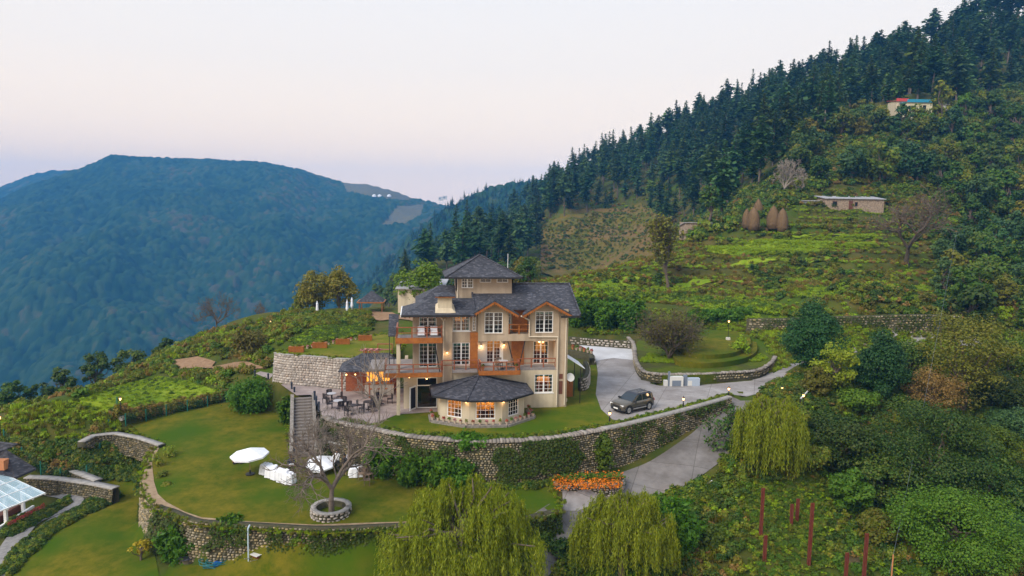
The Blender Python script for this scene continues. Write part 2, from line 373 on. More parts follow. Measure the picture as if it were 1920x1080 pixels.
_me = npmesh('ground', GV, _F, m_ground, smooth=True)
ground = link(_me, 'ground'); tag(ground, kind='structure')

def sheet(name, poly, m, off=0.03, step=0.7, kind='structure', zf=None, parent=None):
    """a thin covering laid on the land inside an outline (XY)"""
    poly = [np.asarray(p, float)[:2] for p in poly]; n = len(poly); dense = []
    for i in range(n):
        a, b = poly[i], poly[(i + 1) % n]; k = max(1, int(np.linalg.norm(b - a) / step))
        dense += [a + (b - a) * t / k for t in range(k)]
    pa = np.array(dense); lo, hi = pa.min(0), pa.max(0)
    gx, gy = np.meshgrid(np.arange(lo[0], hi[0], step), np.arange(lo[1], hi[1], step)); q = np.stack([gx.ravel(), gy.ravel()], -1)
    q = q[inpoly(q, pa)]; q = q[polydist(q, pa) > step * 0.4] if len(q) else q
    vs = [Vector(p) for p in pa] + [Vector(p) for p in q]; es = [(i, (i + 1) % len(pa)) for i in range(len(pa))]
    ov, oe, of, *_ = delaunay_2d_cdt(vs, es, [], 1, 1e-4)
    xy = np.array([tuple(v) for v in ov]); z = (zf(xy[:, 0], xy[:, 1]) if zf else H(xy[:, 0], xy[:, 1])) + off
    fs = np.array([f for f in of if len(f) == 3]); a, b, c = xy[fs[:, 0]], xy[fs[:, 1]], xy[fs[:, 2]]
    fl = ((b - a)[:, 0] * (c - a)[:, 1] - (b - a)[:, 1] * (c - a)[:, 0]) < 0; fs[fl] = fs[fl][:, ::-1]
    me = npmesh(name, np.column_stack([xy, z]), fs, m, smooth=True)
    o = link(me, name, parent)
    if kind: tag(o, kind=kind)
    return o
def ribbon(center, widths, n=5):
    """outline of a strip along a centre line"""
    c = catmull(center, n); w_ = np.interp(np.linspace(0, 1, len(c)), np.linspace(0, 1, len(widths)), widths); l_, r_ = [], []
    for i, p in enumerate(c):
        t = (c[min(i + 1, len(c) - 1)] - c[max(i - 1, 0)])[:2]; t = t / (np.linalg.norm(t) + 1e-9); nn = np.array([-t[1], t[0]])
        l_.append(p[:2] + nn * w_[i] / 2); r_.append(p[:2] - nn * w_[i] / 2)
    return l_ + r_[::-1]
# ------------------------------------------------------------------ coverings: lawns, drive, roads, paths
def concretemat(name, c1, c2, c3):
    m = mat(name, c1, c2, scale=1.0, rough=.9, bump=.25, bscale=14, col3=c3, s3=.9); t = m.node_tree; b = [x for x in t.nodes if x.type == 'BSDF_PRINCIPLED'][0]; src = b.inputs['Base Color'].links[0].from_socket
    c = t.nodes.new('ShaderNodeTexCoord'); mp = t.nodes.new('ShaderNodeMapping'); mp.inputs['Rotation'].default_value = (0, 0, .35); t.links.new(c.outputs['Object'], mp.inputs[0])
    br = t.nodes.new('ShaderNodeTexBrick'); br.offset = 0; br.inputs['Scale'].default_value = 1; br.inputs['Brick Width'].default_value = 4.2; br.inputs['Row Height'].default_value = 3.4; br.inputs['Mortar Size'].default_value = .03; br.inputs['Color1'].default_value = (1, 1, 1, 1); br.inputs['Color2'].default_value = (.86, .86, .86, 1); br.inputs['Mortar'].default_value = (.6, .58, .56, 1); t.links.new(mp.outputs[0], br.inputs['Vector'])
    z = t.nodes.new('ShaderNodeTexNoise'); z.inputs['Scale'].default_value = .35; z.inputs['Detail'].default_value = 8; z.inputs['Roughness'].default_value = .75; t.links.new(c.outputs['Object'], z.inputs['Vector']); r = t.nodes.new('ShaderNodeValToRGB'); r.color_ramp.elements[0].position = .38; r.color_ramp.elements[1].position = .6; r.color_ramp.elements[0].color = (.72, .69, .67, 1); r.color_ramp.elements[1].color = (1, 1, 1, 1); t.links.new(z.outputs['Fac'], r.inputs[0])
    m1 = t.nodes.new('ShaderNodeMixRGB'); m1.blend_type = 'MULTIPLY'; m1.inputs[0].default_value = 1; t.links.new(src, m1.inputs[1]); t.links.new(br.outputs['Color'], m1.inputs[2]); m2 = t.nodes.new('ShaderNodeMixRGB'); m2.blend_type = 'MULTIPLY'; m2.inputs[0].default_value = 1; t.links.new(m1.outputs[0], m2.inputs[1]); t.links.new(r.outputs[0], m2.inputs[2]); t.links.new(m2.outputs[0], b.inputs['Base Color']); return m
m_lawn = mat('mown lawn', (0.054, 0.078, 0.002), (0.15, 0.122, 0.010), scale=.8, detail=12, nrough=.75, rough=0.95, bump=0.5, bscale=30, col3=(0.042, 0.085, 0.002), s3=0.9, spec=0.1)
m_lawn2 = mat('terrace lawn', (0.062, 0.092, 0.002), (0.16, 0.135, 0.012), scale=.8, detail=12, nrough=.75, rough=0.95, bump=0.5, bscale=30, col3=(0.05, 0.095, 0.002), s3=0.9, spec=0.1)
m_conc = concretemat('worn concrete drive', (0.32, 0.295, 0.285), (0.385, 0.36, 0.35), (0.275, 0.25, 0.24))
m_road = concretemat('worn grey road', (0.175, 0.16, 0.15), (0.225, 0.205, 0.195), (0.14, 0.128, 0.12))
m_dirt = mat('trodden earth', (0.24, 0.16, 0.095), (0.33, 0.24, 0.15), scale=2.5, rough=1, bump=0.4, bscale=12)
m_soil = mat('tilled soil', (0.20, 0.115, 0.06), (0.28, 0.175, 0.10), scale=2.0, rough=1, bump=0.8, bscale=6)
m_path = mat('grey stone path', (0.17, 0.16, 0.155), (0.26, 0.245, 0.235), scale=3, rough=0.9, bump=0.4, bscale=10)
m_patio = mat('patio paving', (0.27, 0.215, 0.20), (0.36, 0.30, 0.28), scale=1.8, rough=0.85, bump=0.25, bscale=9, col3=(0.22, 0.17, 0.16), s3=1.0)
m_crop = mat('bright green crop field', (0.14, 0.22, 0.008), (0.22, 0.26, 0.02), scale=1.2, rough=1, bump=1.0, bscale=4, col3=(0.10, 0.17, 0.01), s3=0.8, spec=0.1)
zA = lambda x, y: 0 * x
LAWN = np.array([p for p in L_POLY])
sheet('lower_lawn', LAWN, m_lawn, 0.03, 1.0, zf=lawn_z)
sheet('upper_lawn', U_POLY, mat('dry upper lawn', (0.10, 0.11, 0.005), (0.21, 0.17, 0.03), scale=.9, detail=12, nrough=.75, rough=.95, bump=.5, bscale=30, col3=(.09, .12, .005), s3=1.0, spec=.1), 0.03, 1.0, zf=lambda x, y: 2.9 + 0 * x)
sheet('terrace_lawn', gp([(704,797),(745,777),(830,772),(900,765),(1040,745),(1062,742),(1074,736),(1098,712),(1106,690),(1113,668),(1121,700),(1117,740),(1127,768),(1148,786),(1170,795),(1120,805),(1040,817),(940,825),(850,823),(750,813)], 0), m_lawn2, 0.02, 1.0, zf=zA)
sheet('driveway', list(gp([(1068,640),(1095,652),(1110,660),(1118,680),(1121,700),(1117,740),(1127,768),(1148,787),(1172,793),(1260,769),(1330,750),(1371,740),(1400,742),(1432,740),(1470,725),(1446,697),(1411,714),(1310,723),(1250,721),(1202,713),(1193,685),(1190,662),(1180,650),(1140,644),(1100,636)], 0.0)), m_conc, 0.035, 0.8)
sheet('new_concrete_slab', list(gp([(1070,641),(1095,652),(1110,660),(1118,677),(1150,672),(1191,676),(1190,662),(1180,650),(1140,644),(1100,637)], 0.0)), mat('fresh pale concrete', (.46, .455, .465), (.54, .535, .545), scale=1.2, rough=.85, col3=(.42, .41, .415), s3=1.0), .055, 0.8)
_rd = [at(1405,752,0), at(1366,785,-0.6), at(1328,832,-1.5), at(1268,877,-2.6), at(1198,912,-3.2), at(1118,950,-3.6), at(1060,992,-4.2), at(1012,1042,-5), at(960,1110,-6)]
sheet('lower_road', ribbon(_rd, [3.4, 3.4, 3.9, 4.0, 3.8, 3.4, 3.0, 2.7, 2.7]), m_road, 0.05, 0.7)
sheet('road_apron', gp([(1053,920),(1095,908),(1168,905),(1150,930),(1085,950),(1056,952)], -3.5), m_conc, 0.085, 0.6)
_ur = [at(1440,716,0.1), at(1478,700,0.3), at(1510,684,0.5), at(1570,671,0.8), at(1640,662,1.1), at(1720,652,1.3), at(1850,640,1.6)]
sheet('upper_road', ribbon(_ur, [3.6, 3.2, 3.0, 3.0, 3.0, 3.0, 3.0]), m_conc, 0.06, 0.7)
sheet('road_grass_strip', ribbon(_ur[1:], [0.7, 0.8, 0.8, 0.8, 0.8, 0.8]), m_lawn, 0.1, 0.7)
_pin = [(300,842),(285,872),(289,905),(296,926),(312,940),(346,957),(378,967),(480,975),(590,980),(710,976),(800,974)]
_pout = [(282,858),(272,880),(266,905),(272,929),(292,949),(316,957),(346,970),(378,978),(480,984),(620,991),(710,986),(800,983)]
sheet('earth_path', list(gp(_pin, -3.0)) + list(gp(_pout[::-1], -3.0)), m_dirt, 0.06, 0.6, zf=lawn_z)
PATIO = gp([(581,741),(590,744),(604,780),(640,792),(690,800),(745,778),(829,772),(829,735),(742,728),(690,730),(660,728),(610,726),(560,716),(520,703),(488,697),(478,701),(520,717),(556,742)], 0)
sheet('patio', PATIO, m_patio, 0.045, 0.8, zf=zA)
sheet('grass_verge', gp([(516,702),(560,713),(612,723),(606,728),(560,719),(524,708)], 0), m_lawn, 0.06, 0.7, zf=zA)
sheet('crop_field', [at(*q, -3)[:2] for q in ((110,778),(150,760),(200,742),(250,728),(300,716),(355,720),(415,738),(390,748),(330,760),(220,780))], m_crop, 0.12, 1.2)
sheet('soil_patch', [at(*q, -2)[:2] for q in ((318,678),(370,670),(404,680),(395,692),(330,694))], m_soil, 0.15, 1.0)
sheet('soil_patch', [at(*q, -1)[:2] for q in ((394,690),(440,681),(478,686),(500,694),(450,700),(410,698))], m_soil, 0.15, 1.0)
sheet('ploughed_field', [at(*q, 3)[:2] for q in ((672,590),(700,584),(735,587),(775,596),(775,604),(690,599))], m_soil, 0.15, 1.0)
sheet('garden_lawn', [at(*q, -6)[:2] for q in ((20,1080),(60,1032),(110,985),(160,958),(190,945),(200,905),(230,890),(262,900),(264,930),(275,975),(285,1010),(290,1040),(300,1090),(100,1130))], m_lawn, 0.05, 1.0)
sheet('back_lawn', [at(*q, -5.6)[:2] for q in ((320,1060),(400,1052),(560,1056),(705,1050),(760,1085),(560,1100),(300,1100))], m_lawn, 0.05, 1.0)
_gpth = [at(-20,1085,-6.6), at(12,1040,-6.6), at(55,985,-6.6), at(105,962,-6.4), at(140,945,-6.2), at(128,928,-6.2), at(85,920,-6.2), at(50,920,-6.2)]
sheet('garden_path', ribbon(_gpth, [1.6, 1.5, 1.3, 1.2, 1.2, 1.2, 1.2, 1.2]), m_path, 0.09, 0.5)
_kp = [at(8,1085,-6.6), at(30,1050,-6.6), at(62,1015,-6.6), at(88,985,-6.5), at(120,968,-6.4), at(152,957,-6.3)]
kb = MB()
for a, b in zip(catmull(_kp, 6)[:-1], catmull(_kp, 6)[1:]): kb.bar((a[0], a[1], a[2] + .12), (b[0], b[1], b[2] + .12), 0.34, 0.25)
tag(kb.build('garden_kerb', m_path), 'pale stone kerb curving along the lower left lawn', 'kerb')

# ------------------------------------------------------------------ stone walls
STONE = [(0.19, 0.155, 0.095), (0.33, 0.265, 0.17), (0.09, 0.08, 0.045), (0.40, 0.34, 0.245), (0.14, 0.125, 0.085), (0.44, 0.33, 0.16), (0.075, 0.07, 0.04), (0.26, 0.23, 0.185)]
m_stone = mat('field stones', STONE[0], island=STONE, rough=0.9, bump=0.3, bscale=14, col2=None)
m_stone_d = mat('weathered dark stones', STONE[0], island=[tuple(c * 0.62 for c in s) for s in STONE], rough=0.95)
GREY = [(0.30, 0.26, 0.225), (0.42, 0.365, 0.315), (0.23, 0.20, 0.175), (0.48, 0.43, 0.38), (0.34, 0.27, 0.22), (0.53, 0.48, 0.43)]
m_stone_g = mat('pale dressed stones', GREY[0], island=GREY, rough=0.9)
m_stone_c = mat('lichened capstones', GREY[0], island=[tuple(c * .66 for c in g_) for g_ in GREY], rough=.95)
m_mortar = mat('dark earth joints', (0.045, 0.04, 0.022), (0.075, 0.07, 0.035), scale=4, rough=1)
m_mort_g = mat('grey mortar', (0.20, 0.18, 0.165), (0.27, 0.245, 0.22), scale=4, rough=1)
m_cap = mat('concrete coping', (0.22, 0.205, 0.19), (0.34, 0.32, 0.30), scale=2.5, rough=0.9, bump=0.2, bscale=10)
IVY = [(0.025, 0.055, 0.004), (0.045, 0.08, 0.006), (0.065, 0.09, 0.008), (0.04, 0.07, 0.006), (0.09, 0.105, 0.012)]
m_ivy = leafmat('wall creeper', IVY, objrand=0.05)
def rhombi(C, T, S, a, b):
    """leaf faces: centres, two unit directions, half sizes"""
    a = np.asarray(a).reshape(-1, 1); b = np.asarray(b).reshape(-1, 1)
    V = np.stack([C - T * a, C + S * b, C + T * a, C - S * b], 1).reshape(-1, 3)
    F = np.arange(len(V)).reshape(-1, 4); return V, F
def rnd_dirs(rng, n):
    v = rng.normal(size=(n, 3)); return v / np.linalg.norm(v, axis=1, keepdims=True)
def leaf_quads(rng, C, Nrm, size, asp=1.6, spread=0.7):
    """leaf faces around given normals"""
    n = len(C); nn = Nrm + rnd_dirs(rng, n) * spread; nn /= np.linalg.norm(nn, axis=1, keepdims=True) + 1e-9
    t = np.cross(nn, rnd_dirs(rng, n)); t /= np.linalg.norm(t, axis=1, keepdims=True) + 1e-9; s = np.cross(nn, t)
    sz = size * rng.uniform(0.6, 1.4, n)
    return rhombi(C, t, s, sz * asp / 2, sz / 2)
def resample(pts, step):
    pts = np.asarray(pts, float); d = np.concatenate([[0], np.cumsum(np.linalg.norm(np.diff(pts[:, :2], axis=0), axis=1))])
    s = np.linspace(0, d[-1], max(2, int(d[-1] / step) + 1)); return np.stack([np.interp(s, d, pts[:, k]) for k in range(pts.shape[1])], -1), s
def stone_wall(name, label, top, side, base=None, batter=0.25, thick=0.5, sw=0.26, shh=0.17, stone=None, mortar=None, cap=None, capw=None, caph=0.12, ivy=0.0, ivyseed=1, depth=0.2, group=None, gap=0.3, ivyfun=None, capstones=False):
    """top: outer top edge (XYZ); side: +1 if the outer face lies right of the direction of travel"""
    stone = stone or m_stone; mortar = mortar or m_mortar; rng = np.random.default_rng(len(name) + int(abs(top[0][0]) * 10))
    T, s = resample(top, 0.5); n = len(T); t = np.gradient(T[:, :2], axis=0); t /= np.linalg.norm(t, axis=1, keepdims=True) + 1e-9
    out = np.stack([t[:, 1], -t[:, 0]], -1) * side
    if base is None:
        q = T[:, :2] + out * (batter + 0.3); bz = H(q[:, 0], q[:, 1]) - depth
    else: bz = np.interp(s, np.linspace(0, s[-1], len(base)), base)
    bz = np.minimum(bz, T[:, 2] - 0.15)
    B = np.column_stack([T[:, :2] + out * batter, bz]); I = np.column_stack([T[:, :2] - out * thick, T[:, 2]]); J = np.column_stack([T[:, :2] - out * thick, bz])
    o = empty(name, (T[0][0], T[0][1], bz[0]), 0, label, 'wall', group); org = np.array([T[0][0], T[0][1], bz[0]])
    V = np.concatenate([B, T, I, J]) - org; k = np.arange(n - 1); q = lambda a, b: np.stack([a * n + k, a * n + k + 1, b * n + k + 1, b * n + k], -1)
    F = np.concatenate([q(0, 1), q(1, 2), q(2, 3)]); F = np.concatenate([F, [[0, n, 2 * n, 3 * n], [n - 1, 2 * n - 1, 3 * n - 1, 4 * n - 1]]])
    link(npmesh('wall_core', V, F, mortar), 'wall_core', o)
    hgt = (T[:, 2] - bz).max(); rows = max(1, int(hgt / shh)); sv, sf = [], []
    outz = np.column_stack([out, np.full(n, 0.15)]); tz = np.column_stack([t, np.zeros(n)])
    for r in range(rows):
        x = rng.uniform(0, sw)
        while x < s[-1] - 0.1:
            ww = sw * rng.uniform(0.55, 1.35); zc = (r + 0.5 + rng.uniform(-.16, .16) * (gap > .2)) * shh; cx = x + ww / 2; x += ww
            if cx > s[-1]: break
            tp = np.array([np.interp(cx, s, T[:, j]) for j in range(3)]); bp = np.array([np.interp(cx, s, B[:, j]) for j in range(3)])
            hh = tp[2] - bp[2]; f = 1 - zc / max(hh, 0.05)
            if f < 0.01 or (gap > .2 and rng.random() < .08): continue
            c = bp + (tp - bp) * f; i = min(int(cx / s[-1] * (n - 1)), n - 1)
            a = tz[i] * (ww * (1 - gap) / 2); b = np.array([0, 0, shh * (1 - gap) / 2]); e = outz[i] * rng.uniform(0.05, 0.11)
            j4 = rng.uniform(0.45, 0.9, 4); bs = len(sv)
            for u_, v_ in ((-1, -1), (1, -1), (1, 1), (-1, 1)): sv.append(c + a * u_ + b * v_ - outz[i] * 0.03)
            for m_, (u_, v_) in enumerate(((-1, -1), (1, -1), (1, 1), (-1, 1))): sv.append(c + a * u_ * j4[m_] + b * v_ * j4[m_] + e)
            sf += [(bs + 4, bs + 5, bs + 6, bs + 7)] + [(bs + p, bs + (p + 1) % 4, bs + 4 + (p + 1) % 4, bs + 4 + p) for p in range(4)]
    so = link(npmesh('stones', np.array(sv) - org, np.array(sf), stone), 'stones', o); tag(so, kind='stuff')
    if capstones:
        cs = []; cf = []; x = 0.0
        while x < s[-1] - .2:
            ww = rng.uniform(.2, .42); c = np.array([np.interp(x + ww / 2, s, T[:, j]) for j in range(3)]); i = min(int((x + ww / 2) / s[-1] * (n - 1)), n - 1); x += ww
            a = tz[i] * ww * .47; hh = rng.uniform(.04, .13); o2 = np.array([out[i][0], out[i][1], 0]); w0, w1 = .1 + rng.uniform(0, .07), thick * rng.uniform(.8, 1.1); b = len(cs); k = rng.uniform(.8, .96)
            for z, q in ((-.06, 1), (hh, k)):
                for u_, v_ in ((-1, w0), (1, w0), (1, -w1), (-1, -w1)): cs.append(c + a * u_ * q + o2 * v_ * q + np.array([0, 0, z * rng.uniform(.85, 1.1)]))
            cf += [(b + 4, b + 5, b + 6, b + 7)] + [(b + p, b + (p + 1) % 4, b + 4 + (p + 1) % 4, b + 4 + p) for p in range(4)]
        co = link(npmesh('capstones', np.array(cs) - org, np.array(cf), m_stone_c), 'capstones', o); tag(co, kind='stuff')
    if cap:
        cw = capw or thick + 0.1; V = []
        O = T[:, :2] + out * 0.08; Q = T[:, :2] + out * (0.08 - cw); z0 = T[:, 2]; z1 = T[:, 2] + caph
        V = np.concatenate([np.column_stack([O, z0]), np.column_stack([O, z1]), np.column_stack([Q, z1]), np.column_stack([Q, z0])]) - org
        F = np.concatenate([q(0, 1), q(1, 2), q(2, 3), [[0, n, 2 * n, 3 * n], [n - 1, 2 * n - 1, 3 * n - 1, 4 * n - 1]]])
        link(npmesh('coping', V, F, cap), 'coping', o)
    if ivy > 0:
        m = int(s[-1] * np.mean(T[:, 2] - bz) * ivy); cx = rng.uniform(0, s[-1], m); f = rng.uniform(0, 1, m)
        dens = NZ.fbm(cx / 2.2 + ivyseed * 9.7, f * 1.6 + ivyseed * 3.1) + (ivyfun(cx / s[-1], f) if ivyfun else 0)
        kk = dens > 0.02; cx, f = cx[kk], f[kk]; m = len(cx)
        tp = np.stack([np.interp(cx, s, T[:, j]) for j in range(3)], -1); bp = np.stack([np.interp(cx, s, B[:, j]) for j in range(3)], -1)
        oo = np.stack([np.interp(cx, s, outz[:, j]) for j in range(3)], -1)
        c = bp + (tp - bp) * f[:, None] + oo * rng.uniform(0.06, 0.28, m)[:, None]
        V, F = leaf_quads(rng, c, oo + np.array([0, 0, 0.5]), 0.13, 1.4, 0.7)
        io = link(npmesh('creeper', V - org, F, m_ivy), 'creeper', o); tag(io, kind='stuff')
    return o
g3 = lambda pts, z: [G(a, b, z) for a, b in pts]
_wt = catmull(g3(WALL_TOP, 0.45), 5)
_k = int(len(_wt) * 0.66)
stone_wall('retaining_wall', 'long curved fieldstone retaining wall holding up the house terrace', _wt[:_k + 1], 1, ivy=190, ivyseed=2, thick=0.55, ivyfun=lambda s, f: 0.10 * (f > .3) * (s > .35) * (s < .85) - 0.12 * (f > .88) - .08 * (f < .25), capstones=True)
stone_wall('retaining_wall', 'fieldstone retaining wall with grey concrete coping beside the drive', _wt[_k:], 1, ivy=90, ivyseed=5, thick=0.55, cap=m_cap, capw=0.5, caph=0.16, ivyfun=lambda s, f: 0.12 * (f > .7))
_lw = catmull(g3([(286,851),(273,880),(265,905),(271,930),(291,951),(316,959),(347,972),(379,980),(480,986),(600,992),(710,988),(860,981),(980,973),(1050,958)], -3.05), 5)
stone_wall('retaining_wall', 'curved fieldstone wall below the earth path at the lawn edge', _lw, 1, ivy=120, ivyseed=8, capstones=False, ivyfun=lambda s, f: 0.28 * (s > .52) + 0.1 * (s > .46) * (f < .4) - .12 * (s < .3))
stone_wall('retaining_wall', 'pale curved stone wall holding the upper lawn above the patio', catmull(g3([(514,662),(540,666),(600,670),(645,674),(690,671),(735,666)], 2.95), 5), 1, base=[-0.1, -0.1], batter=0.35, stone=m_stone_g, mortar=m_mort_g, cap=m_cap, capw=0.45, caph=0.08, sw=0.36, shh=0.24, gap=0.1)
_tw = [P(1400,598,90), P(1470,597,88), P(1600,593,86), P(1730,590,86), P(1800,592,88)]
stone_wall('retaining_wall', 'long rubble terrace wall on the hill behind the dark round tree', catmull(_tw, 4), 1, base=[0.9, 1.2], batter=0.3, ivy=60, ivyseed=4, sw=0.5, shh=0.3, ivyfun=lambda s, f: 0.15 * (s > .55) + .1 * (s < .12))
stone_wall('garden_wall', 'low rough stone wall at the far end of the drive', [G(1066, 632, 1.0), G(1120, 636, 1.0), G(1190, 641, 1.0)], 1, base=[0, 0], sw=0.6, shh=0.3, batter=0.1, stone=m_stone_g)
_mw = catmull([G(*q, 0.95) for q in ((1176,632),(1187,645),(1190,672),(1203,694),(1230,701),(1254,702),(1310,701),(1370,698),(1421,694),(1447,680),(1455,668))], 4)
stone_wall('garden_wall', 'curved stone wall round the grassy mound right of the drive', _mw, 1, base=[0, 0], batter=0.05, sw=0.4, shh=0.24, capstones=True, thick=.35)
_zz = [G(*q, -2.55) for q in ((158,829),(178,818),(212,814),(255,822),(298,836))]
stone_wall('garden_wall', 'short stone wall dropping from the lawn corner by the fence', _zz, 1, batter=0.15, thick=0.6, depth=0.3, cap=m_cap, capw=0.6, caph=0.08, base=[-3.0, -3.9, -4.2, -4.4, -4.6], stone=m_stone_d)
stone_wall('garden_wall', 'low stone wall beside the white pergola with a pale coping', catmull([G(*q, -5.1) for q in ((45,897),(90,899),(140,905),(178,911),(212,918))], 3), 1, base=[-6.3, -6.4], cap=m_cap, capw=0.7, caph=0.08, stone=m_stone_d)
stone_wall('garden_wall', 'short zigzag stone wall between the pergola and the hedges', [G(*q, -5.0) for q in ((105,872),(125,882),(150,892),(178,903))], 1, base=[-5.6, -5.8], cap=m_cap, capw=0.7, caph=0.08, stone=m_stone_d)
# planter ring round the bare tree at the lawn edge
PLC = np.array([*G(621, 962, -3.1)[:2], -3.1]); _rg = [PLC + np.array([1.3 * math.cos(t), 1.3 * math.sin(t), 0.45]) for t in np.linspace(0, -2 * math.pi, 25)]
stone_wall('tree_planter', 'round stone planter at the foot of the bare tree', _rg, -1, base=[-3.7, -3.7], batter=0.05, thick=0.3, cap=m_cap, capw=0.38, caph=0.07, sw=0.35, shh=0.2, stone=m_stone_g)
# grass mound tiers right of the drive
mb = MB()
def tier(px, z, zb, m, name):
    c = catmull([G(a, b, z)[:2] for a, b in px], 4, True); sh = MB(); sh.prism([tuple(p) for p in c], zb, z); tag(sh.build(name, m), kind='structure')
m_bank = mat('rough grass bank', (0.05, 0.085, 0.004), (0.10, 0.11, 0.012), scale=1.6, rough=1, bump=1, bscale=7, col3=(0.06, 0.06, 0.02), s3=1.0, spec=0.1)
tier([(1196,640),(1194,672),(1206,692),(1232,701),(1256,704),(1310,703),(1370,698),(1420,690),(1444,676),(1448,655),(1420,640),(1240,620)], 0.9, -0.5, m_bank, 'grass_mound')
tier([(1262,668),(1300,680),(1360,678),(1405,668),(1420,652),(1400,634),(1280,630)], 1.5, 0.5, m_lawn, 'grass_mound')
tier([(1272,650),(1310,664),(1370,662),(1400,650),(1408,640),(1390,622),(1290,620)], 2.0, 1.0, m_lawn, 'grass_mound')
# stone staircase
m_stone_d2 = mat('stair side stone', (0.16, 0.14, 0.12), (0.28, 0.25, 0.22), scale=5, rough=.95, bump=.8, bscale=6)
m_step = mat('grey stone treads', (0.13, 0.11, 0.095), (0.21, 0.18, 0.16), scale=3, rough=0.9, bump=0.3, bscale=10)
_a = G(568, 743, 0); _b = G(569, 852, -2.55); _d = (_b - _a)[:2]; _L = np.linalg.norm(_d); _rz = math.atan2(_d[1], _d[0]) + math.pi / 2
st = empty('stone_staircase', (_a[0], _a[1], 0), _rz, 'flight of grey stone steps from the patio down to the lawn', 'stairs')
_me = None
NS = 18
for i in range(NS):
    if _me is None:
        o = MB().box(-0.78, 0.78, -0.22, 0.22, -0.5, 0).build('step', m_step, st); _me = o.data
    else: o = link(_me, 'step', st)
    o.location = (0, -(i + 0.5) * _L / NS, -2.55 * (i + 1) / NS + 0.05); o.rotation_euler = (0, 0, random.uniform(-.015, .015))
    o.scale = (1, _L / NS / 0.44 * 1.04, 1)
MB().add([(-1.1, 0, .25), (-.8, 0, .25), (-.8, -_L, -2.2), (-1.1, -_L, -2.2), (-1.1, 0, -3), (-.8, 0, -3), (-.8, -_L, -3), (-1.1, -_L, -3)], [(0, 1, 2, 3), (7, 6, 5, 4), (0, 4, 5, 1), (1, 5, 6, 2), (2, 6, 7, 3), (3, 7, 4, 0)]).build('side_wall', m_stone_d2, st)
MB().add([(.8, 0, .25), (1.1, 0, .25), (1.1, -_L, -2.2), (.8, -_L, -2.2), (.8, 0, -3), (1.1, 0, -3), (1.1, -_L, -3), (.8, -_L, -3)], [(0, 1, 2, 3), (7, 6, 5, 4), (0, 4, 5, 1), (1, 5, 6, 2), (2, 6, 7, 3), (3, 7, 4, 0)]).build('side_wall', m_stone_d2, st)
# ------------------------------------------------------------------ the house
YAW = R_(8)
H0 = np.array([0, 59.5, 0.0]); HU = np.array([math.cos(YAW), math.sin(YAW), 0]); HV = np.array([-math.sin(YAW), math.cos(YAW), 0])
def hz(px, py, v):
    """place on the house's plane v: (u, z)"""
    d = ray(px, py); o = CAM - H0 - HV * v; q = o + d * (-(o @ HV) / (d @ HV)); return q @ HU, q[2]
def hl(px, py, z):
    """place at height z in house axes: (u, v)"""
    q = G(px, py, z) - H0; return q @ HU, q @ HV
def hw(u, v, z=0.0): return H0 + HU * u + HV * v + np.array([0, 0, z])
house = empty('chalet_house', H0, YAW, 'large beige three storey chalet with dark shingle roofs and timber balconies', 'house')
m_wall = mat('beige rough plaster', (0.40, 0.315, 0.225), (0.465, 0.37, 0.27), scale=1.1, rough=0.9, bump=0.15, bscale=20, col3=(0.33, 0.26, 0.185), s3=2.0, streak=True)
m_wall2 = mat('cream plaster', (0.52, 0.44, 0.315), (0.58, 0.50, 0.365), scale=1.2, rough=0.9, bump=0.15, bscale=20, col3=(.45, .38, .27), s3=2.0, streak=True)
m_white = mat('white painted frames', (0.78, 0.78, 0.77), rough=0.5)
m_wood = mat('orange varnished timber', (0.25, 0.08, 0.016), (0.36, 0.125, 0.026), scale=3, rough=0.5, bump=0.1, bscale=10)
m_rail = mat('red brown railing timber', (0.22, 0.065, 0.03), (0.30, 0.10, 0.045), scale=5, rough=0.5)
m_deck = mat('grey deck boards', (0.20, 0.18, 0.175), (0.27, 0.24, 0.23), scale=4, rough=0.8)
m_dark = mat('dark metal', (0.02, 0.02, 0.022), rough=0.5)
m_pipe = mat('cream downpipe', (0.62, 0.54, 0.42), rough=0.6)
def shingle():
    m = bpy.data.materials.new('dark slate shingles'); m.use_nodes = True; t = m.node_tree; b = t.nodes['Principled BSDF']; n = t.nodes.new; l = t.links.new
    c = n('ShaderNodeTexCoord'); mp = n('ShaderNodeMapping'); mp.inputs['Scale'].default_value = (4.6, 4.6, 13.0); l(c.outputs['Object'], mp.inputs[0])
    v = n('ShaderNodeTexVoronoi'); v.inputs['Scale'].default_value = 1.0; l(mp.outputs[0], v.inputs['Vector'])
    s = n('ShaderNodeSeparateColor'); l(v.outputs['Color'], s.inputs[0])
    r = n('ShaderNodeValToRGB'); e = r.color_ramp.elements; e[0].color = (0.028, 0.029, 0.036, 1); e[1].color = (0.10, 0.10, 0.118, 1); e[1].position = 0.95
    e.new(0.55).color = (0.045, 0.046, 0.058, 1); e.new(0.8).color = (0.06, 0.061, 0.075, 1); l(s.outputs[0], r.inputs[0])
    z = n('ShaderNodeTexNoise'); z.inputs['Scale'].default_value = 0.7; l(c.outputs['Object'], z.inputs['Vector'])
    mm = n('ShaderNodeMixRGB'); mm.blend_type = 'MULTIPLY'; mm.inputs[0].default_value = 0.5; l(r.outputs[0], mm.inputs[1]); l(z.outputs['Fac'], mm.inputs[2])
    g = n('ShaderNodeGamma'); g.inputs[1].default_value = 0.92; l(mm.outputs[0], g.inputs[0]); l(g.outputs[0], b.inputs['Base Color'])
    bp = n('ShaderNodeBump'); bp.inputs['Strength'].default_value = 0.5; bp.inputs['Distance'].default_value = 0.03; l(s.outputs[1], bp.inputs['Height']); l(bp.outputs[0], b.inputs['Normal'])
    b.inputs['Roughness'].default_value = 0.75; b.inputs['Specular IOR Level'].default_value = 0.3; return m
m_roof = shingle()
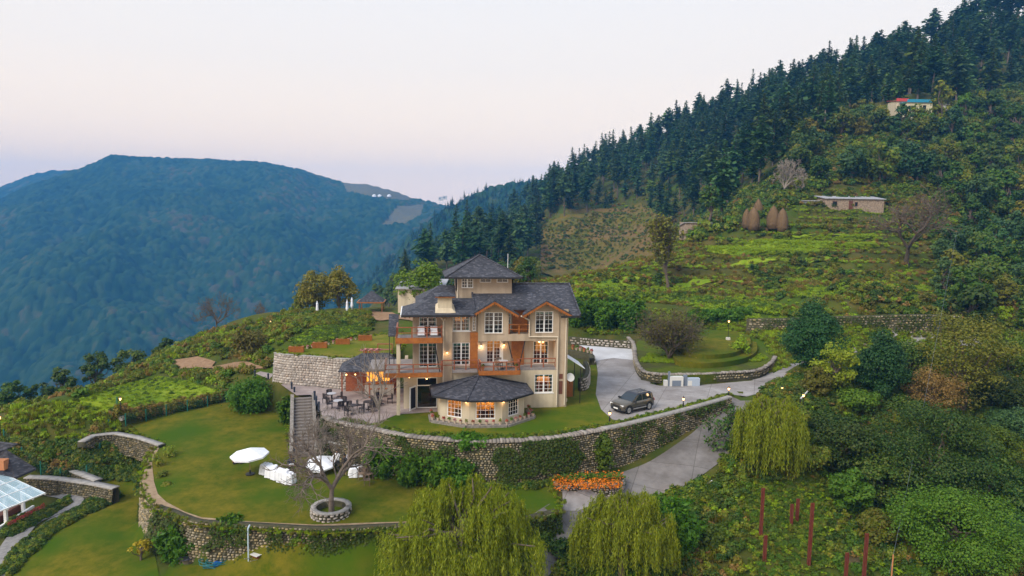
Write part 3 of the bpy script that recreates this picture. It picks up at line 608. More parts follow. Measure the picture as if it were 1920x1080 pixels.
def wallpan(u0, u1, z0, z1, v, holes=(), th=0.25, m=None, name='wall'):
    us = sorted({u0, u1, *[h[0] for h in holes], *[h[1] for h in holes]}); zs = sorted({z0, z1, *[h[2] for h in holes], *[h[3] for h in holes]})
    us = [u for u in us if u0 <= u <= u1]; zs = [z for z in zs if z0 <= z <= z1]; mb = MB()
    inh = lambda a, b: any(h[0] < a < h[1] and h[2] < b < h[3] for h in holes)
    for i in range(len(us) - 1):
        j = 0
        while j < len(zs) - 1:
            if inh((us[i] + us[i + 1]) / 2, (zs[j] + zs[j + 1]) / 2): j += 1; continue
            k = j
            while k < len(zs) - 1 and not inh((us[i] + us[i + 1]) / 2, (zs[k] + zs[k + 1]) / 2): k += 1
            a, b, c, d = us[i], us[i + 1], zs[j], zs[k]; mb.box(a, b, v, v + th, c, d); j = k
    return mb.build(name, m or m_wall, house)
m_room_l = mat('self glowing room plaster', (0.75, 0.48, 0.2), (0.4, 0.2, 0.07), scale=1.5, rough=0.9, emit=(1.0, .42, .08), est=.22)  # plaster given its own glow to stand for lamplight indoors
m_room_d = mat('room plaster darkened as unlit', (0.16, 0.12, 0.10), (0.09, 0.07, 0.065), scale=1.2, rough=0.9)  # darkened copy of the plaster, unlit look put into the colour
m_room_n = mat('painted unlit navy', (0.02, 0.022, 0.032), rough=0.9)  # near-black navy: an unlit interior painted as colour
m_furn = mat('dark furniture', (0.10, 0.035, 0.025), (0.16, 0.06, 0.035), scale=2, rough=0.6)
m_curt = mat('grey green curtain', (0.30, 0.34, 0.31), (0.38, 0.40, 0.36), scale=3, rough=0.9)
m_teal = mat('teal blind', (0.14, 0.38, 0.35), (0.2, 0.44, 0.40), scale=2, rough=0.9)
m_bulb = glowmat('warm room lamp', (1.0, 0.5, 0.15), 60.0)
m_bulb2 = glowmat('warm lantern light', (1.0, 0.5, 0.18), 5.0)
GL = glassmat()
def window(u0, u1, z0, z1, v, rows=5, lit=0, curtain=True, blind=False, leaves=2, cols=2, sill=True, room='d', depth=2.2, parent=None, name='window', curt=None):
    p = parent or house; f = 0.06; b = MB(); w0 = v - 0.05; w1 = v + 0.05
    b.box(u0, u0 + f, w0, w1, z0, z1).box(u1 - f, u1, w0, w1, z0, z1).box(u0 + f, u1 - f, w0, w1, z1 - f, z1).box(u0 + f, u1 - f, w0, w1, z0, z0 + f)
    lw = (u1 - u0) / leaves
    for i in range(1, leaves): b.box(u0 + i * lw - 0.06, u0 + i * lw + 0.06, w0, w1, z0 + f, z1 - f)
    for i in range(leaves):
        for k in range(1, cols): x = u0 + i * lw + lw * k / cols; b.box(x - 0.012, x + 0.012, v - 0.02, v + 0.02, z0 + f, z1 - f)
    for r in range(1, rows): z = z0 + (z1 - z0) * r / rows; b.box(u0 + f, u1 - f, v - 0.021, v + 0.021, z - 0.012, z + 0.012)
    win = b.build(name, m_white, p)
    MB().box(u0 + f / 2, u1 - f / 2, v + 0.026, v + 0.036, z0 + f / 2, z1 - f / 2).build('pane', GL, win)
    if sill: MB().box(u0 - 0.1, u1 + 0.1, v - 0.12, v + 0.02, z0 - 0.08, z0 - 0.002).build('sill', m_white if lit else m_wall, win)
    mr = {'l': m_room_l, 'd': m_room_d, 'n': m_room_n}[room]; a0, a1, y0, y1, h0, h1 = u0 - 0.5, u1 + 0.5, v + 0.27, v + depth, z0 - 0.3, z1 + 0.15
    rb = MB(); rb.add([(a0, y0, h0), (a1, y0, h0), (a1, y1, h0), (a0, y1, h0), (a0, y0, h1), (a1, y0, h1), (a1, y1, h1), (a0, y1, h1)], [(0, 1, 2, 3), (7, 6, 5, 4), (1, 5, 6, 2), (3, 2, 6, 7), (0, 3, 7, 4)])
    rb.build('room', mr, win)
    fb = MB(); rr = random.Random(int(u0 * 97 + z0 * 31)); um = (u0 + u1) / 2
    fb.box(um - 0.5, um + 0.3, y1 - 0.9, y1 - 0.3, h0, z0 + (z1 - z0) * rr.uniform(.25, .4)); fb.box(um + .35, um + .7, y1 - 1.2, y1 - .7, h0, z0 + (z1 - z0) * rr.uniform(.3, .5))
    if depth > 1.3: fb.build('furniture', m_furn, win)
    if curtain:
        for s in (-1, 1):
            cu = MB(); n = 9; e = u0 if s < 0 else u1; wd = (u1 - u0) * 0.21; vs = []
            for i in range(n):
                t = i / (n - 1); x = e - s * (wd * t) ; yy = v + 0.16 + 0.035 * math.sin(i * 2.3)
                vs += [(x, yy, z0), (e - s * wd * t * 0.55 , yy, (z0 + z1) / 2 - .2), (x, yy, z1)]
            cu.add(vs, [(3 * i + j, 3 * i + 3 + j, 3 * i + 4 + j, 3 * i + 1 + j) for i in range(n - 1) for j in (0, 1)]); cu.build('curtain', curt or m_curt, win)
    if blind: MB().box(u0 + .05, u1 - .05, v + 0.1, v + 0.12, z1 - (z1 - z0) * 0.14, z1 - 0.05).build('blind', m_teal, win)
    if lit:
        MB().ball((um + .1, v + 1.2, z1 - 0.25), 0.06 + 0.05 * lit, 6).build('room_lamp', m_bulb, win)
    return win
# openings: u0,u1,z0,z1
W2 = (-2.38, -0.77, 6.82, 8.69); W3 = (2.14, 3.74, 6.84, 8.76)
D1 = (-8.07, -6.55, 6.72, 8.5); W1 = (-5.15, -3.66, 7.0, 8.7); D2 = (-8.07, -6.52, 3.74, 5.9); W4 = (-5.13, -3.64, 3.95, 5.95)
W5 = (-2.05, -0.8, 3.95, 6.0); D3 = (2.2, 3.6, 3.76, 5.86); W6 = (2.17, 3.84, 1.38, 3.06); GD = (-8.25, -6.48, 0.06, 2.8)
# walls of the right block
wallpan(-2.95, -0.25, 6.12, 9.05, 0.0, [W2]); wallpan(1.64, 4.3, 6.12, 9.05, 0.0, [W3])
for a, b in ((-2.95, -0.25), (1.64, 4.3)):      # gable triangles
    um = (a + b) / 2; MB().add([(a, 0, 9.05), (b, 0, 9.05), (um, 0, 9.62), (a, .25, 9.05), (b, .25, 9.05), (um, .25, 9.62)], [(0, 1, 2), (5, 4, 3), (0, 3, 4, 1), (1, 4, 5, 2), (2, 5, 3, 0)]).build('gable', m_wall, house)
wallpan(-0.25, 1.64, 6.12, 6.72, 0.0)
MB().box(-2.95, 4.3, 0.25, 1.2, 6.12, 6.7).build('floor_slab', m_wall, house)
wallpan(-0.25, 1.64, 6.7, 9.2, 1.2, [(-0.2, 0.12, 6.95, 8.4)]); window(-0.2, 0.12, 6.95, 8.4, 1.2, rows=5, leaves=1, curtain=False, room='n', depth=1.6)
MB().box(0.25, 1.6, 1.13, 1.197, 6.72, 9.0).build('timber_cladding', m_wood, house)
wallpan(4.3, 5.15, 0.0, 8.9, 0.12)
wallpan(-2.95, -0.55, 3.7, 6.12, 1.2, [W5], m=mat('white plaster', (0.74, 0.71, 0.66), rough=.9)); wallpan(-0.55, 4.3, 3.7, 6.12, 1.2, [D3])
MB().box(0.2, 1.35, 1.12, 1.197, 3.72, 6.1).build('timber_cladding', m_wood, house)
MB().box(4.05, 4.3, 0.0, 1.2, 3.5, 6.12).build('pier', m_wall, house)
MB().box(-2.95, 4.3, 0.02, 1.5, 3.45, 3.7).build('balcony_floor', m_deck, house)
wallpan(-6.1, 4.3, 0.0, 3.45, 0.02, [W6], m=m_wall2)
# middle strip and left block
wallpan(-6.05, -5.2, 0.0, 9.0, -0.12); wallpan(-5.2, -3.6, 3.45, 9.0, 0.35, [W1, W4]); MB().box(-3.62, -2.95, -0.02, 0.5, 3.72, 6.9).build('timber_cladding', m_wood, house)
wallpan(-3.6, -2.95, 6.9, 8.9, 0.36, [(-3.4, -3.1, 7.0, 8.4)]); window(-3.4, -3.1, 7.0, 8.4, 0.36, leaves=1, curtain=False, room='n', sill=False, depth=1.2)
wallpan(-8.62, -6.05, 3.5, 8.8, 0.62, [D1, D2]); wallpan(-9.4, -6.05, 0.0, 3.3, 0.62, [GD], m=m_wall2)
wallpan(-8.62, -8.3, 3.5, 8.6, 0.87, th=7.8); wallpan(-9.4, -9.1, 0, 3.3, .87, th=7); wallpan(4.88, 5.15, 0, 8.8, 0.37, th=8.4); wallpan(-8.3, 4.88, 0, 8.8, 8.6)
MB().box(-5.2, -3.0, -0.5, 0.35, 3.45, 3.7).build('balcony_floor', m_deck, house)
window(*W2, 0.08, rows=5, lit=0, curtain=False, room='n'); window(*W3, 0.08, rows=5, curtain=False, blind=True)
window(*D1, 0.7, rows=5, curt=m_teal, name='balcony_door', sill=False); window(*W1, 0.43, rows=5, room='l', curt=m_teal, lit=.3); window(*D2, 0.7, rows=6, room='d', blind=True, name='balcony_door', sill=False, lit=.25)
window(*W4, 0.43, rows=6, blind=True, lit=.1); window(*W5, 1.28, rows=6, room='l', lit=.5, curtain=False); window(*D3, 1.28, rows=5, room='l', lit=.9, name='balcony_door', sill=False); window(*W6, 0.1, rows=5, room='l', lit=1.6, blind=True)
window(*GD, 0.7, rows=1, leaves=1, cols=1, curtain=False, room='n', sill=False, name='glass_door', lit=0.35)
MB().box(*(-8.25, -6.48), 0.66, 0.74, 2.05, 2.12).build('door_transom', m_white, house)
dl = MB(); dl.box(0, 0.06, -.85, 0, 0.08, 2.1); o = MB().box(-0.04, 0.04, -0.9, 0, 0.05, 2.15).build('door_leaf', m_white, house); o.location = (-8.35, 0.55, 0); o.rotation_euler = (0, 0, R_(-35))
MB().box(-0.05, 0.05, -0.8, -0.1, 0.2, 2.03).build('pane', m_room_n, o)
# columns under the left balconies
for u, v, z1 in ((-9.82, -1.15, 3.4), (-9.82, -1.15, 6.25), (-9.82, 0.5, 6.25)):
    MB().box(u - .15, u + .15, v - .15, v + .15, 0 if z1 < 4 else 3.7, z1).build('column', m_wall2 if v < 0 else m_wall, house)
# roofs
def roofslab(name, polys, th=0.14):
    b = MB()
    for p in polys: b.slab(p, th)
    return b.build(name, m_roof, house)
E0, S1 = -0.7, 0.47
zr = lambda v: 8.5 + S1 * (v - E0)
rf = roofslab('main_roof', [[(-3.3, .3, zr(.3)), (5.2, .3, zr(.3)), (5.2, E0, 8.5), (6.05, E0, 8.5), (6.05, 4.2, zr(4.2)), (-3.3, 4.2, zr(4.2))], [(6.05, 9.1, 8.5), (-3.3, 9.1, 8.5), (-3.3, 4.2, zr(4.2)), (6.05, 4.2, zr(4.2))]])
MB().bar((-3.35, 4.2, zr(4.2) + .03), (6.1, 4.2, zr(4.2) + .03), 0.3, 0.1).build('ridge_cap', m_roof, rf)
for u in (-3.28, 6.03): MB().bar((u, E0, 8.5), (u, 4.2, zr(4.2)), 0.14, 0.24).build('verge_board', m_roof, rf)
MB().bar((4.3, E0, 8.36), (6.05, E0, 8.36), 0.12, 0.16).build('eave_gutter', m_dark, rf)
for um, a, b in ((-1.6, -3.65, 0.55), (2.97, 0.9, 5.25)):     # two front gables
    zt, ze, vf = 9.86, 8.62, -0.75; vb = E0 + (zt - 8.5) / S1 + .05; vbe = E0 + (ze - 8.5) / S1
    d = roofslab('gable_roof', [[(a, vf, ze), (um, vf, zt), (um, vb, zt), (a, vbe + .1, ze)], [(um, vf, zt), (b, vf, ze), (b, vbe + .1, ze), (um, vb, zt)]], 0.12)
    for x in (a, b):
        MB().bar((x, vf + .05, ze - .18), (um, vf + .05, zt - .18), 0.05, 0.22).build('barge_board', m_wood, d)
        for k in range(11):
            t = (k + .5) / 11; c = (x + (um - x) * t, vf + .03, ze + (zt - ze) * t - .34); MB().box(c[0] - .045, c[0] + .045, c[1] - .02, c[1] + .02, c[2] - .06, c[2] + .08).build('bracket_tooth', m_wood, d)
lr = roofslab('left_roof', [[(-9.6, -.9, 8.6), (-3.35, -.9, 8.6), (-3.35, 1.9, 9.72), (-6.9, 1.9, 9.72)], [(-9.6, 4.7, 8.6), (-9.6, -.9, 8.6), (-6.9, 1.9, 9.72)], [(-3.35, 4.7, 8.6), (-9.6, 4.7, 8.6), (-6.9, 1.9, 9.72), (-3.35, 1.9, 9.72)]])
MB().bar((-9.6, -.92, 8.52), (-3.7, -.92, 8.52), 0.1, 0.18).build('eave_gutter', m_dark, lr); MB().bar((-9.62, -.9, 8.53), (-9.62, 4.7, 8.53), 0.08, 0.22).build('eave_board', m_white, lr)
for k in range(15): MB().box(-9.3 + k * .38, -9.22 + k * .38, -.84, -.2, 8.33, 8.45).build('rafter_end', m_wood, lr)
roofslab('rear_roof', [[(-8.4, 3.2, 9.0), (-3.35, 3.2, 9.0), (-3.35, 6.2, 10.4), (-6.2, 6.2, 10.4)], [(-8.4, 9.2, 9.0), (-8.4, 3.2, 9.0), (-6.2, 6.2, 10.4)], [(-3.35, 9.2, 9.0), (-8.4, 9.2, 9.0), (-6.2, 6.2, 10.4), (-3.35, 6.2, 10.4)]])
MB().box(-6.45, -5.25, -.35, .75, 8.6, 10.05).build('chimney', m_wall2, house)
MB().add([(-6.75, -.6, 8.65), (-4.95, -.6, 8.75), (-4.95, .9, 9.2), (-6.75, .9, 9.2), (-6.4, -.4, 9.15), (-5.3, -.4, 9.15), (-5.3, .7, 9.5), (-6.4, .7, 9.5)], [(0, 1, 5, 4), (1, 2, 6, 5), (2, 3, 7, 6), (3, 0, 4, 7)]).build('chimney_flashing', m_wall2, house)
MB().box(-6.7, -5.0, -.6, 1.0, 10.05, 10.2).build('chimney_cornice', m_wood, house); roofslab('chimney_cap', [[(-6.75, -.65, 10.2), (-4.95, -.65, 10.2), (-5.85, .2, 10.5)], [(-4.95, -.65, 10.2), (-4.95, 1.05, 10.2), (-5.85, .2, 10.5)], [(-4.95, 1.05, 10.2), (-6.75, 1.05, 10.2), (-5.85, .2, 10.5)], [(-6.75, 1.05, 10.2), (-6.75, -.65, 10.2), (-5.85, .2, 10.5)]], .05)
# tower
TW = (-4.65, 0.35, 2.6, 6.8)
wallpan(TW[0], TW[1], 9.2, 11.6, TW[2], [(-4.25, -3.2, 10.55, 11.42), (-2.6, -1.55, 11.05, 11.42), (-1.05, 0.0, 11.05, 11.42)])
wallpan(TW[0], TW[0] + .25, 9, 11.6, TW[2] + .25, th=TW[3] - TW[2]); wallpan(TW[1] - .25, TW[1], 9, 11.6, TW[2] + .25, th=TW[3] - TW[2])
window(-4.25, -3.2, 10.55, 11.42, TW[2] + .06, rows=3, cols=2, leaves=2, room='d', depth=1.2, curtain=False); window(-2.6, -1.55, 11.05, 11.42, TW[2] + .06, rows=1, leaves=1, cols=2, curtain=False, depth=1); window(-1.05, 0.0, 11.05, 11.42, TW[2] + .06, rows=1, leaves=1, cols=2, curtain=False, depth=1)
ta, tb, tc_, td = -5.75, 1.2, 1.7, 8.0; ap = (-2.45, 4.7, 13.45); ez = 11.62
tr = roofslab('tower_roof', [[(ta, tc_, ez), (tb, tc_, ez), ap], [(tb, tc_, ez), (tb, td, ez), ap], [(tb, td, ez), (ta, td, ez), ap], [(ta, td, ez), (ta, tc_, ez), ap]], .1)
MB().box(ta + .1, tb - .1, tc_ + .1, td - .1, ez - .14, ez - .1).build('soffit', m_wood, tr)
for a, b in (((ta, tc_), (tb, tc_)), ((ta, tc_), (ta, td)), ((tb, tc_), (tb, td))): MB().bar((*a, ez - .08), (*b, ez - .08), .08, .14).build('eave_gutter', m_dark, tr)
for q in ((ta, tc_), (tb, tc_), (tb, td), (ta, td)): MB().bar((*q, ez + .02), (ap[0], ap[1], ap[2] + .03), .2, .05).build('hip_cap', m_roof, tr)
MB().tube((ap[0], ap[1], ap[2]), (ap[0], ap[1], ap[2] + .35), .03, .01, 6).build('finial', m_dark, tr)
MB().tube((0.6, 7.5, 10), (0.6, 7.5, 13.4), .03, .03, 6).build('aerial_mast', m_white, house)
# balconies and railings
def railing(pts, z, h=0.9, gap=1.15, parent=None, m=None):
    p = parent or house; m = m or m_rail
    for a, b in zip(pts[:-1], pts[1:]):
        a = np.array(a); b = np.array(b); n = max(1, int(round(np.linalg.norm(b - a) / gap)))
        r = MB().bar((*a, z + h), (*b, z + h), 0.12, 0.07); r.build('top_rail', m, p); MB().bar((*a, z + h * .5), (*b, z + h * .5), 0.05, 0.06).build('mid_rail', m, p)
        for k in range(n + 1):
            q = a + (b - a) * k / n; MB().box(q[0] - .05, q[0] + .05, q[1] - .05, q[1] + .05, z, z + h - .035).build('railing_post', m, p)
for (u0, u1, v0, z, f, nm) in ((-9.98, -6.15, -1.35, 6.68, .42, 1), (-11.0, -6.15, -1.45, 3.68, .32, 2)):
    fl = MB().box(u0, u1, v0, 0.6, z - .18, z).build('balcony_floor', m_deck, house)
    MB().box(u0 - .05, u1 + .05, v0 - .08, v0 - .004, z - f, z + .06).build('fascia', m_wood, fl); MB().box(u0 - .08, u0 - .004, v0, 0.9, z - f, z + .06).build('fascia', m_wood, fl); MB().box(u1 + .004, u1 + .08, v0, -.15, z - f, z + .06).build('fascia', m_wood, fl)
    railing([(u0 + .05, 1.2), (u0 + .05, v0), (u1, v0), (u1, -.2)], z, .95 if nm == 1 else .78)
MB().box(-12.4, -8.65, .62, 4.5, 3.5, 3.66).build('side_deck', m_deck, house)
railing([(-6.05, -.45), (-3.0, -.45)], 3.7, .85)
fl = MB().box(-2.86, .62, -1.25, .02, 3.5, 3.7).build('balcony_floor', m_deck, house); MB().box(-2.9, .66, -1.33, -1.254, 3.38, 3.76).build('fascia', m_wood, fl); MB().box(.624, .7, -1.25, 0, 3.38, 3.76).build('fascia', m_wood, fl); MB().box(-2.94, -2.864, -1.25, 0, 3.38, 3.76).build('fascia', m_wood, fl)
railing([(-2.82, -.05), (-2.82, -1.25), (.58, -1.25), (.58, -.05)], 3.7, .82); railing([(.75, .06), (4.05, .06)], 3.7, .8); railing([(-.2, .1), (1.6, .1)], 6.72, .85, m=m_wood)
for a, b in (((-.28, .1, 6.1), (.35, .1, 3.72)), ((1.25, .1, 6.1), (.75, .1, 3.72)), ((-6.75, -.9, 6.2), (-6.3, -1.0, 3.7)), ((-9.6, -.6, 6.2), (-9.85, -.9, 4.6))): MB().tube(a, b, .05, .05, 6).build('slanting_prop', m_dark, house)
# pipes
MB().pipe([(.75, -.72, 8.45), (1.55, -.1, 8.0), (1.6, -.08, 7.95), (1.6, -.08, 6.5), (4.2, -.06, 6.45), (4.2, -.06, 0.2)], .06).build('downpipe', m_pipe, house); MB().pipe([(5.3, -.5, 8.45), (4.95, .04, 8.1), (4.95, .04, .2)], .06).build('downpipe', m_pipe, house)
MB().pipe([(-6.3, -.85, 8.45), (-5.98, -.2, 8.0), (-5.98, -.2, 2.4)], .07).build('downpipe', m_pipe, house); MB().pipe([(-5.8, -.7, 8.5), (-5.85, -.2, 8.1), (-5.98, -.2, 8.0)], .06).build('downpipe', m_pipe, house)
MB().pipe([(TW[0] + .05, TW[2] - .06, 11.5), (TW[0] + .05, TW[2] - .06, 9.4)], .05).build('downpipe', m_pipe, house)
for a in ((4.42, 4.75, 2.6, 3.05), (4.42, 4.75, 1.2, 2.4)): MB().box(a[0], a[1], .09, .117, a[2], a[3]).build('meter_box', m_furn, house)
# glazed bay at the front
bc = {k: hl(*p, 2.25) for k, p in dict(BL=(806, 724), L=(811, 742), FL=(875, 751), FR=(951, 750), R=(1000, 736), BR=(988, 720)).items()}
apx = (hz(898, 704, -1.0)[0], -1.0, hz(898, 704, -1.0)[1]); kk = ['BL', 'L', 'FL', 'FR', 'R', 'BR']
pt = [(*bc[k], 2.25) for k in kk]
br = roofslab('bay_roof', [[pt[i], pt[i + 1], apx] for i in range(5)] + [[pt[5], pt[0], apx]], .08)
for i in range(6): MB().bar((pt[i][0], pt[i][1], 2.29), (apx[0], apx[1], apx[2] + .04), .16, .05).build('hip_cap', m_roof, br)
for i in range(5): MB().bar((pt[i][0], pt[i][1], 2.17), (pt[i + 1][0], pt[i + 1][1], 2.17), .1, .14).build('eave_gutter', m_dark, br)
cx_, cy_ = apx[0], -1.2; ins = [(cx_ + (p[0] - cx_) * .84, cy_ + (p[1] - cy_) * .84) for p in pt]
bay_lamps = []
def segwall(a, b, wn=None, ww=1.5):
    a = np.array(a); b = np.array(b); ln = np.linalg.norm(b - a); g = empty('tmp', (0, 0, 0)); ang = math.atan2(b[1] - a[1], b[0] - a[0])
    holes = []
    if wn: c = ln / 2; holes = [(c - ww / 2, c + ww / 2, .5, 1.95)]
    o = wallpan(0, ln, 0, 2.16, 0, holes, th=.2, m=m_wall2); o.location = (a[0], a[1], 0); o.rotation_euler = (0, 0, ang)
    if wn:
        w_ = window(c - ww / 2, c + ww / 2, .5, 1.95, .06, rows=4, leaves=1, cols=4, lit=1.3, room='l', depth=1.7, curtain=False, sill=False); w_.location = (a[0], a[1], 0); w_.rotation_euler = (0, 0, ang)
        for ch in w_.children:
            if ch.name.startswith('pane'): pass
    bpy.data.objects.remove(g)
segwall(ins[0], ins[1]); segwall(ins[1], ins[2], 1, 1.35); segwall(ins[2], ins[3], 1, 1.6); segwall(ins[3], ins[4], 1, 1.3); segwall(ins[4], ins[5])
# the small dark lean-to roof left of the upper balcony
q0 = hz(728, 598, 2.5); q1 = hz(746, 628, 2.5)
roofslab('porch_roof', [[(q0[0], 2.2, q1[1]), (-9.9, 2.2, q1[1]), (-9.9, 4.2, q0[1] + .2), (q0[0], 4.2, q0[1] + .2)]], .1)
for u, v in ((q0[0] + .1, 2.3), (q0[0] + .5, 2.3)): MB().box(u - .03, u + .03, v - .03, v + .03, 3.6, q1[1]).build('porch_post', m_dark, house)
# lit lanterns on the walls
def lantern(parent, loc, e=14, r=.07, name='wall_lantern'):
    o = MB().lathe([(.02, .14), (.1, .1), (.11, .08), (.05, .07)], (0, 0, 0), 8).build(name, m_dark, parent); o.location = loc
    MB().ball((0, 0, 0), r, 6).build('lamp_glass', m_bulb2, o)
    l = bpy.data.lights.new('lantern_light', 'POINT'); l.energy = e * 0.5; l.color = (1, .62, .3); l.shadow_soft_size = .08
    lo = bpy.data.objects.new('lantern_light', l); COL.objects.link(lo); lo.parent = o; lo.location = (0, -.1 if parent == house else 0, -.12); return o
lantern(house, (-5.65, -.28, 5.2)); lantern(house, (-2.55, 1.05, 5.5)); lantern(house, (-.5, 1.05, 5.55)); lantern(house, (3.0, .75, 5.85), 16)
lantern(house, (-7.4, 0.4, 2.75), 10); lantern(house, (-8.9, -.3, 3.1), 8)
for i, t in ((0, .75), (1, .93), (3, .02), (4, .15)):
    a, b = np.array(ins[i]), np.array(ins[i + 1]); p = a + (b - a) * t; c = np.array([cx_, cy_]); dd = (p - c) / np.linalg.norm(p - c); p = p + dd * .14; lantern(house, (p[0], p[1], 1.95), 9)
# ------------------------------------------------------------------ plants: generators
LEAF = dict(
 oak=[(0.0234, 0.0676, 0.0052), (0.0416, 0.0975, 0.0078), (0.0715, 0.1196, 0.0130), (0.1040, 0.1404, 0.0182)],
 mid=[(0.0460, 0.1092, 0.0034), (0.0782, 0.1495, 0.0057), (0.1092, 0.1725, 0.0092), (0.0598, 0.1150, 0.0069)],
 olive=[(0.1250, 0.1250, 0.0088), (0.1875, 0.1688, 0.0125), (0.0938, 0.1125, 0.0075), (0.2375, 0.1875, 0.0250)],
 willow=[(0.170, 0.225, 0.006), (0.250, 0.29, 0.012), (0.115, 0.165, 0.005), (0.30, 0.31, 0.02)],
 bamboo=[(0.042, 0.125, 0.002), (0.075, 0.18, 0.003), (0.032, 0.09, 0.002), (0.12, 0.23, 0.005)],
 conifer=[(0.024, 0.068, 0.018), (0.042, 0.095, 0.022), (0.068, 0.12, 0.026)],
 brown=[(0.2400, 0.1380, 0.0300), (0.3360, 0.2160, 0.0480), (0.1800, 0.1020, 0.0240), (0.2880, 0.2160, 0.0660)],
 grass=[(0.2025, 0.3375, 0.0041), (0.2970, 0.4050, 0.0081), (0.1620, 0.2767, 0.0041), (0.3645, 0.3780, 0.0270)],
 cypress=[(0.0150, 0.0650, 0.0125), (0.0275, 0.0900, 0.0175), (0.0450, 0.1150, 0.0225)],
 yellow=[(0.45, 0.33, 0.01), (0.38, 0.28, 0.012), (0.26, 0.25, 0.012)],
 scrub=[(0.0975, 0.1625, 0.0052), (0.1625, 0.2145, 0.0091), (0.2015, 0.1820, 0.0182), (0.0715, 0.1300, 0.0052)],
 blue=[(0.0360, 0.0960, 0.0240), (0.0600, 0.1260, 0.0336), (0.0816, 0.1500, 0.0384)])
LM = {k: leafmat('leaves ' + k, v, objrand=.3 if k in ('conifer', 'oak', 'mid', 'scrub', 'blue', 'olive') else .12) for k, v in LEAF.items()}
m_bark = mat('grey brown bark', (0.09, 0.065, 0.045), (0.16, 0.125, 0.095), scale=6, rough=0.95, bump=0.5, bscale=12)
m_bark_r = mat('reddish brown bark', (0.10, 0.055, 0.035), (0.16, 0.095, 0.065), scale=6, rough=0.95, bump=0.4, bscale=12)
m_bark_p = mat('pale bare bark', (0.20, 0.165, 0.135), (0.29, 0.25, 0.21), scale=6, rough=0.95, bump=0.4, bscale=12)
def clump_leaves(rng, C, r, n, size, flat=0.8, up=0.35, asp=1.5):
    """n leaf faces over the outer shell of every clump; C (k,3), r (k,)"""
    k = len(C); d = rnd_dirs(rng, k * n); d[:, 2] = np.where(rng.random(k * n) < 0.65, np.abs(d[:, 2]), d[:, 2])
    rr = np.repeat(r, n) * rng.uniform(0.55, 1.08, k * n); c = np.repeat(C, n, 0) + d * rr[:, None] * np.array([1, 1, flat])
    return leaf_quads(rng, c, d + np.array([0, 0, up]), size, asp, 0.65)
def mesh_trunk(name, segs, m, n=6):
    """segs: (p, q, r0, r1)"""
    P0 = np.array([s[0] for s in segs], float); P1 = np.array([s[1] for s in segs], float); r0 = np.array([s[2] for s in segs])[:, None, None]; r1 = np.array([s[3] for s in segs])[:, None, None]
    d = P1 - P0; d /= np.linalg.norm(d, axis=1, keepdims=True) + 1e-9; up = np.where(np.abs(d[:, 2:3]) < .9, [[0, 0, 1.]], [[1., 0, 0]])
    a = np.cross(d, up); a /= np.linalg.norm(a, axis=1, keepdims=True) + 1e-9; b = np.cross(d, a); t = np.arange(n) * 2 * math.pi / n
    ring = a[:, None] * np.cos(t)[None, :, None] + b[:, None] * np.sin(t)[None, :, None]
    V = np.concatenate([P0[:, None] + ring * r0, P1[:, None] + ring * r1], 1).reshape(-1, 3)
    k = np.arange(n); f = np.stack([k, (k + 1) % n, (k + 1) % n + n, k + n], -1)
    F = (np.arange(len(segs))[:, None, None] * 2 * n + f[None]).reshape(-1, 4)
    return V, F
def bendline(a, b, rng, n=4, wob=0.12, droop=0.0):
    a = np.array(a, float); b = np.array(b, float); L_ = np.linalg.norm(b - a); out = [a]
    for i in range(1, n): t = i / n; out.append(a + (b - a) * t + rng.normal(size=3) * L_ * wob / n + np.array([0, 0, droop * math.sin(math.pi * t) * L_]))
    return out + [b]
def broadleaf(seed, h, w, lm, ncl=45, nl=90, ls=0.2, trunk=0.28, shape='round', lean=0.0, bark=None, cr=0.17, spread=1.0):
    rng = np.random.default_rng(seed); zc = h * (trunk + (1 - trunk) * .5); rz = h * (1 - trunk) * .5; C = []
    while len(C) < ncl:
        d = rnd_dirs(rng, 1)[0]; q = d * rng.uniform(.25, 1) ** .5
        z = zc + q[2] * rz; f = 1.0
        t = (z - h * trunk) / (h * (1 - trunk))
        if shape == 'cone': f = 1.25 * (1 - t) ** .75 + .08
        if shape == 'egg': f = min(1.0, 1.5 * (1 - t) ** .7) * (0.75 + .4 * min(1, t * 3))
        if shape == 'column': f = .8 if t < .75 else .8 * (1 - t) / .25 + .1
        C.append((q[0] * w / 2 * f * .86, q[1] * w / 2 * f * .86, z))
    C = np.array(C); C[:, 0] += lean * (C[:, 2] / h) * h; r = w * cr * rng.uniform(.65, 1.25, ncl)
    V, F = clump_leaves(rng, C, r, nl, ls)
    crown = npmesh('crown', V, F, lm)
    tr = h * 0.028 + .05; top = np.array([lean * h * .6, 0, zc]); segs = []
    ln = bendline((0, 0, -.3), top, rng, 4, .1)
    for i, (p, q) in enumerate(zip(ln[:-1], ln[1:])): segs.append((p, q, tr * (1.25 - .2 * i), tr * (1.05 - .2 * i)))
    for c in C[rng.permutation(ncl)[:min(14, ncl)]]:
        s0 = ln[rng.integers(2, 4)]; bl = bendline(s0, c, rng, 3, .2)
        for i, (p, q) in enumerate(zip(bl[:-1], bl[1:])): segs.append((p, q, tr * (.5 - .13 * i), tr * (.36 - .13 * i)))
    V, F = mesh_trunk('trunk', segs, bark); return npmesh('trunk', V, F, bark or m_bark, smooth=True), crown
def bush(seed, h, w, lm, ncl=14, nl=60, ls=0.16, cr=.24):
    rng = np.random.default_rng(seed); d = rnd_dirs(rng, ncl); d[:, 2] = np.abs(d[:, 2]); q = d * rng.uniform(.3, .85, (ncl, 1))
    C = q * np.array([w / 2, w / 2, h * .8]) + np.array([0, 0, h * .12]); r = w * cr * rng.uniform(.7, 1.25, ncl)
    V, F = clump_leaves(rng, C, r, nl, ls, flat=min(1.2, h / w + .2)); return npmesh('foliage', V, F, lm)
